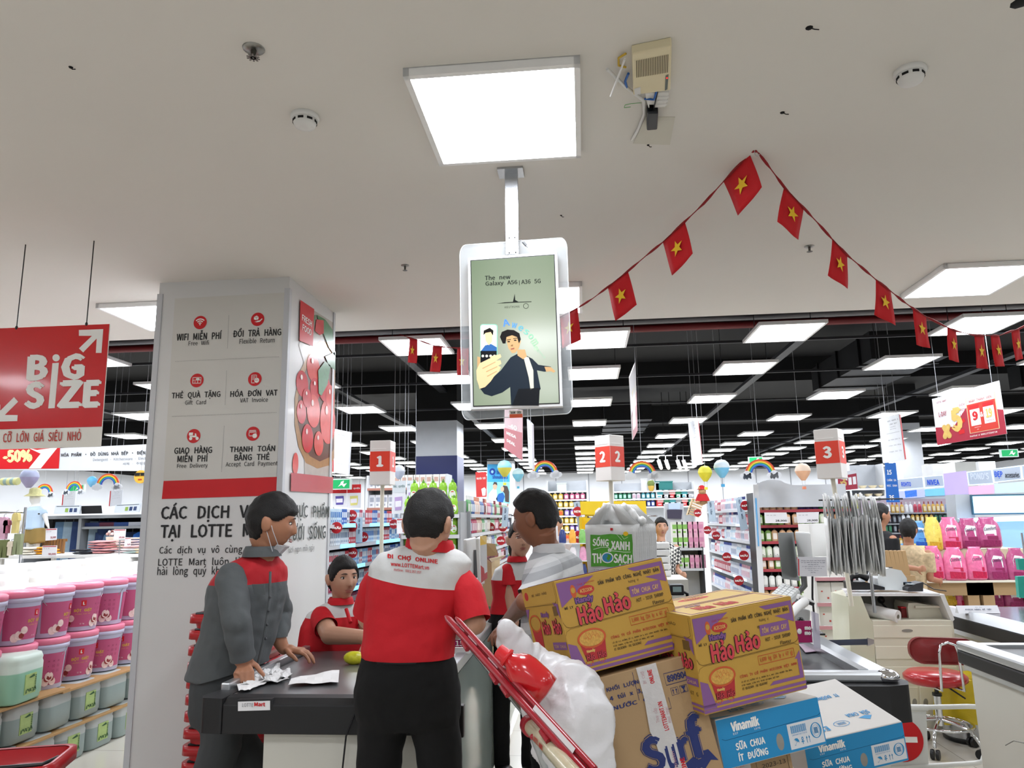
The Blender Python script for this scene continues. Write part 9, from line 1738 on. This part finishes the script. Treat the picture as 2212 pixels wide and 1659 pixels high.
# standing female cashier behind him
wvE = (.97,.24); armE = [(1096,1232,4.88,.04),(1101,1288,4.85,.038),(1112,1345,4.8,.028)]
t, Mh = person('woman cashier with tied black hair in red and white uniform beside the striped shirt', (1124,1166,4.9),-2.87,.98, SK2_, [(1119,1205,4.92,.045),(1116,1222,4.93,.055)],[dict(pts=armE, hand=(Vector((.2,-.5,-.8)), Vector((-.5,-.5,.2)),1,.5,.9)), dict(pts=[(1140,1226,4.98,.046),(1150,1290,4.95,.038),(1140,1340,4.85,.028)])], hair=(.062,.008,-.085,.012), pitch=.03)
kids('hair_tail', MB().sphere((.03,-.11,-.06),(.035,.03,.06),12,8, T=Mh), HAIR, t)
zE0 = P(1110,1252,4.9).z; mb = MB(); loft(mb, [(1117,1212,4.93,.065,.055),(1116,1219,4.93,.1,.07),(1114,1229,4.93,.145,.085),(1112,1252,4.93,.155,.1),(1110,1290,4.93,.14,.1),(1108,1330,4.93,.16,.115)], wvE); cloth('polo_shirt', mb, UNI, t, .01, [(P(1108,1323,4.93), Vector((0,0,-1)), .3)], lambda v: v.z-zE0,.005,6)
mb = MB(); limb(mb, [(1098,1234,4.88,.054),(1100,1268,4.85,.055)]); cloth('sleeve', mb, URED, t, .01, [(P(1100,1262,4.85), Vector((0,0,-1)), .1)], None, .003,4); ring(P(1117,1211,4.91), wvE,.055,.055,.03,t,URED,flare=.008)
t['ff'] = (.2,-.95,0); cE = P(1110,1350,4.93); trousers(t, [(1108,1320,4.93,.14,.1),(1107,1350,4.93,.165,.115),(1106,1390,4.93,.165,.11)],[[(1095,1390,4.93,.085),(Vector((cE.x-.09,4.93,.45)), .06),(Vector((cE.x-.09,4.95,.08)), .05)],[(1120,1390,4.93,.085),(Vector((cE.x+.09,4.93,.45)), .06),(Vector((cE.x+.08,4.95,.08)), .05)]], TRB, wvE)
# shoppers in the distance
def shopper(label, px, py, Y, phi, s, skin, top, legs_m, face=True, hair=(.06,.01,-.08,.014), armup=False, bag=None):
    c = P(px, py, Y); k = FP/Y; f = Vector((-math.sin(phi), math.cos(phi),0)); wv = (math.cos(phi), math.sin(phi)); px_ = lambda dx, dz: (px+dx*k, py-dz*k, Y)
    sh_ = [c+Vector((wv[0], wv[1],0))*(sx*.17)+Vector((0,0,-.24)) for sx in (-1,1)]; arms = []
    for q in sh_: arms.append(dict(pts=[(q, .042),(q+Vector((0,0,-.26))-f*.02,.036),((q+Vector((0,0,-.3))+f*.22) if armup else (q+Vector((0,0,-.5))+f*.06), .027)], hand=(f*.5+Vector((0,0,-.4 if not armup else 0)), f.cross(Vector((0,0,1))),1,.5,.9)))
    t, Mh = person(label,(px, py, Y), phi, s, skin, [(*px_(0,-.13), .05),(*px_(0,-.2), .06)], arms, hair=hair, face=face, vox=.009)
    mb = MB(); loft(mb, [(*px_(0,-.17), .08,.07),(*px_(0,-.2), .14,.09),(*px_(0,-.27), .185,.11),(*px_(0,-.42), .18,.12),(*px_(0,-.6), .175,.13),(*px_(0,-.75), .19,.13)], wv)
    for q in sh_: mb.tube([q+Vector((0,0,.01)), q+Vector((0,0,-.2))], .062,12)
    cloth('top', mb, top, t, .014, [(P(*px_(0,-.73)), Vector((0,0,-1)), .3)]); t['ff'] = tuple(f); w3 = Vector((wv[0], wv[1],0))
    trousers(t, [(*px_(0,-.7), .165,.115),(*px_(0,-.85), .17,.12)],[[(c+w3*(sx*.09)+Vector((0,0,-.85)), .085),(c+w3*(sx*.1)+Vector((0,0,.45-c.z)), .06),(c+w3*(sx*.1)+Vector((0,0,.08-c.z)), .05)] for sx in (-1,1)], legs_m, wv, vox=.016); return t
PAT = mat('blouse_pattern', '#c9c9c4', .8, var=0); nt = PAT.node_tree; b = nt.nodes['Principled BSDF']; tc = nt.nodes.new('ShaderNodeTexCoord'); ck = nt.nodes.new('ShaderNodeTexChecker'); ck.inputs['Scale'].default_value = 32; ck.inputs[1].default_value = (*lin('#d6d6d0'),1); ck.inputs[2].default_value = (*lin('#3a3c3e'),1); mp = nt.nodes.new('ShaderNodeMapping'); mp.inputs['Rotation'].default_value = (.3,.6,.4); nt.links.new(tc.outputs['Object'], mp.inputs[0]); nt.links.new(mp.outputs[0], ck.inputs[0]); nt.links.new(ck.outputs[0], b.inputs['Base Color'])
shopper('woman shopper in black and white checked blouse right of the carrier bags', 1428,1140,9.4, PI+.1,1.0, SK2_, PAT, TRB, armup=True)
shopper('woman in a pale grey top half hidden behind the striped shirt', 1202,1133,11, PI-.4,1.0, SK2_, mat('cloth_pale_grey', '#b5aaa8', .85), TRB)
t = shopper('man in black T-shirt with red bag standing left of the softener pouches', 1902,1114,8.3,-1.35,1.02, SK1, mat('black_tshirt', '#111216', .85), TRB, armup=True); bp_ = P(1890,1172,8.3); kids('red_bag', MB().sphere(bp_,(.09,.1,.12),14,10), mat('bag_red', '#a8201c', .5), t)
shopper('woman with black hair in floral top beside the man in black', 1963,1146,8.6,-.75,.98, SK1, mat('floral_top', '#c2ac8a', .85, var=.5, scale=35), TRB, hair=(.05,-.03,-.12,.022), armup=True)
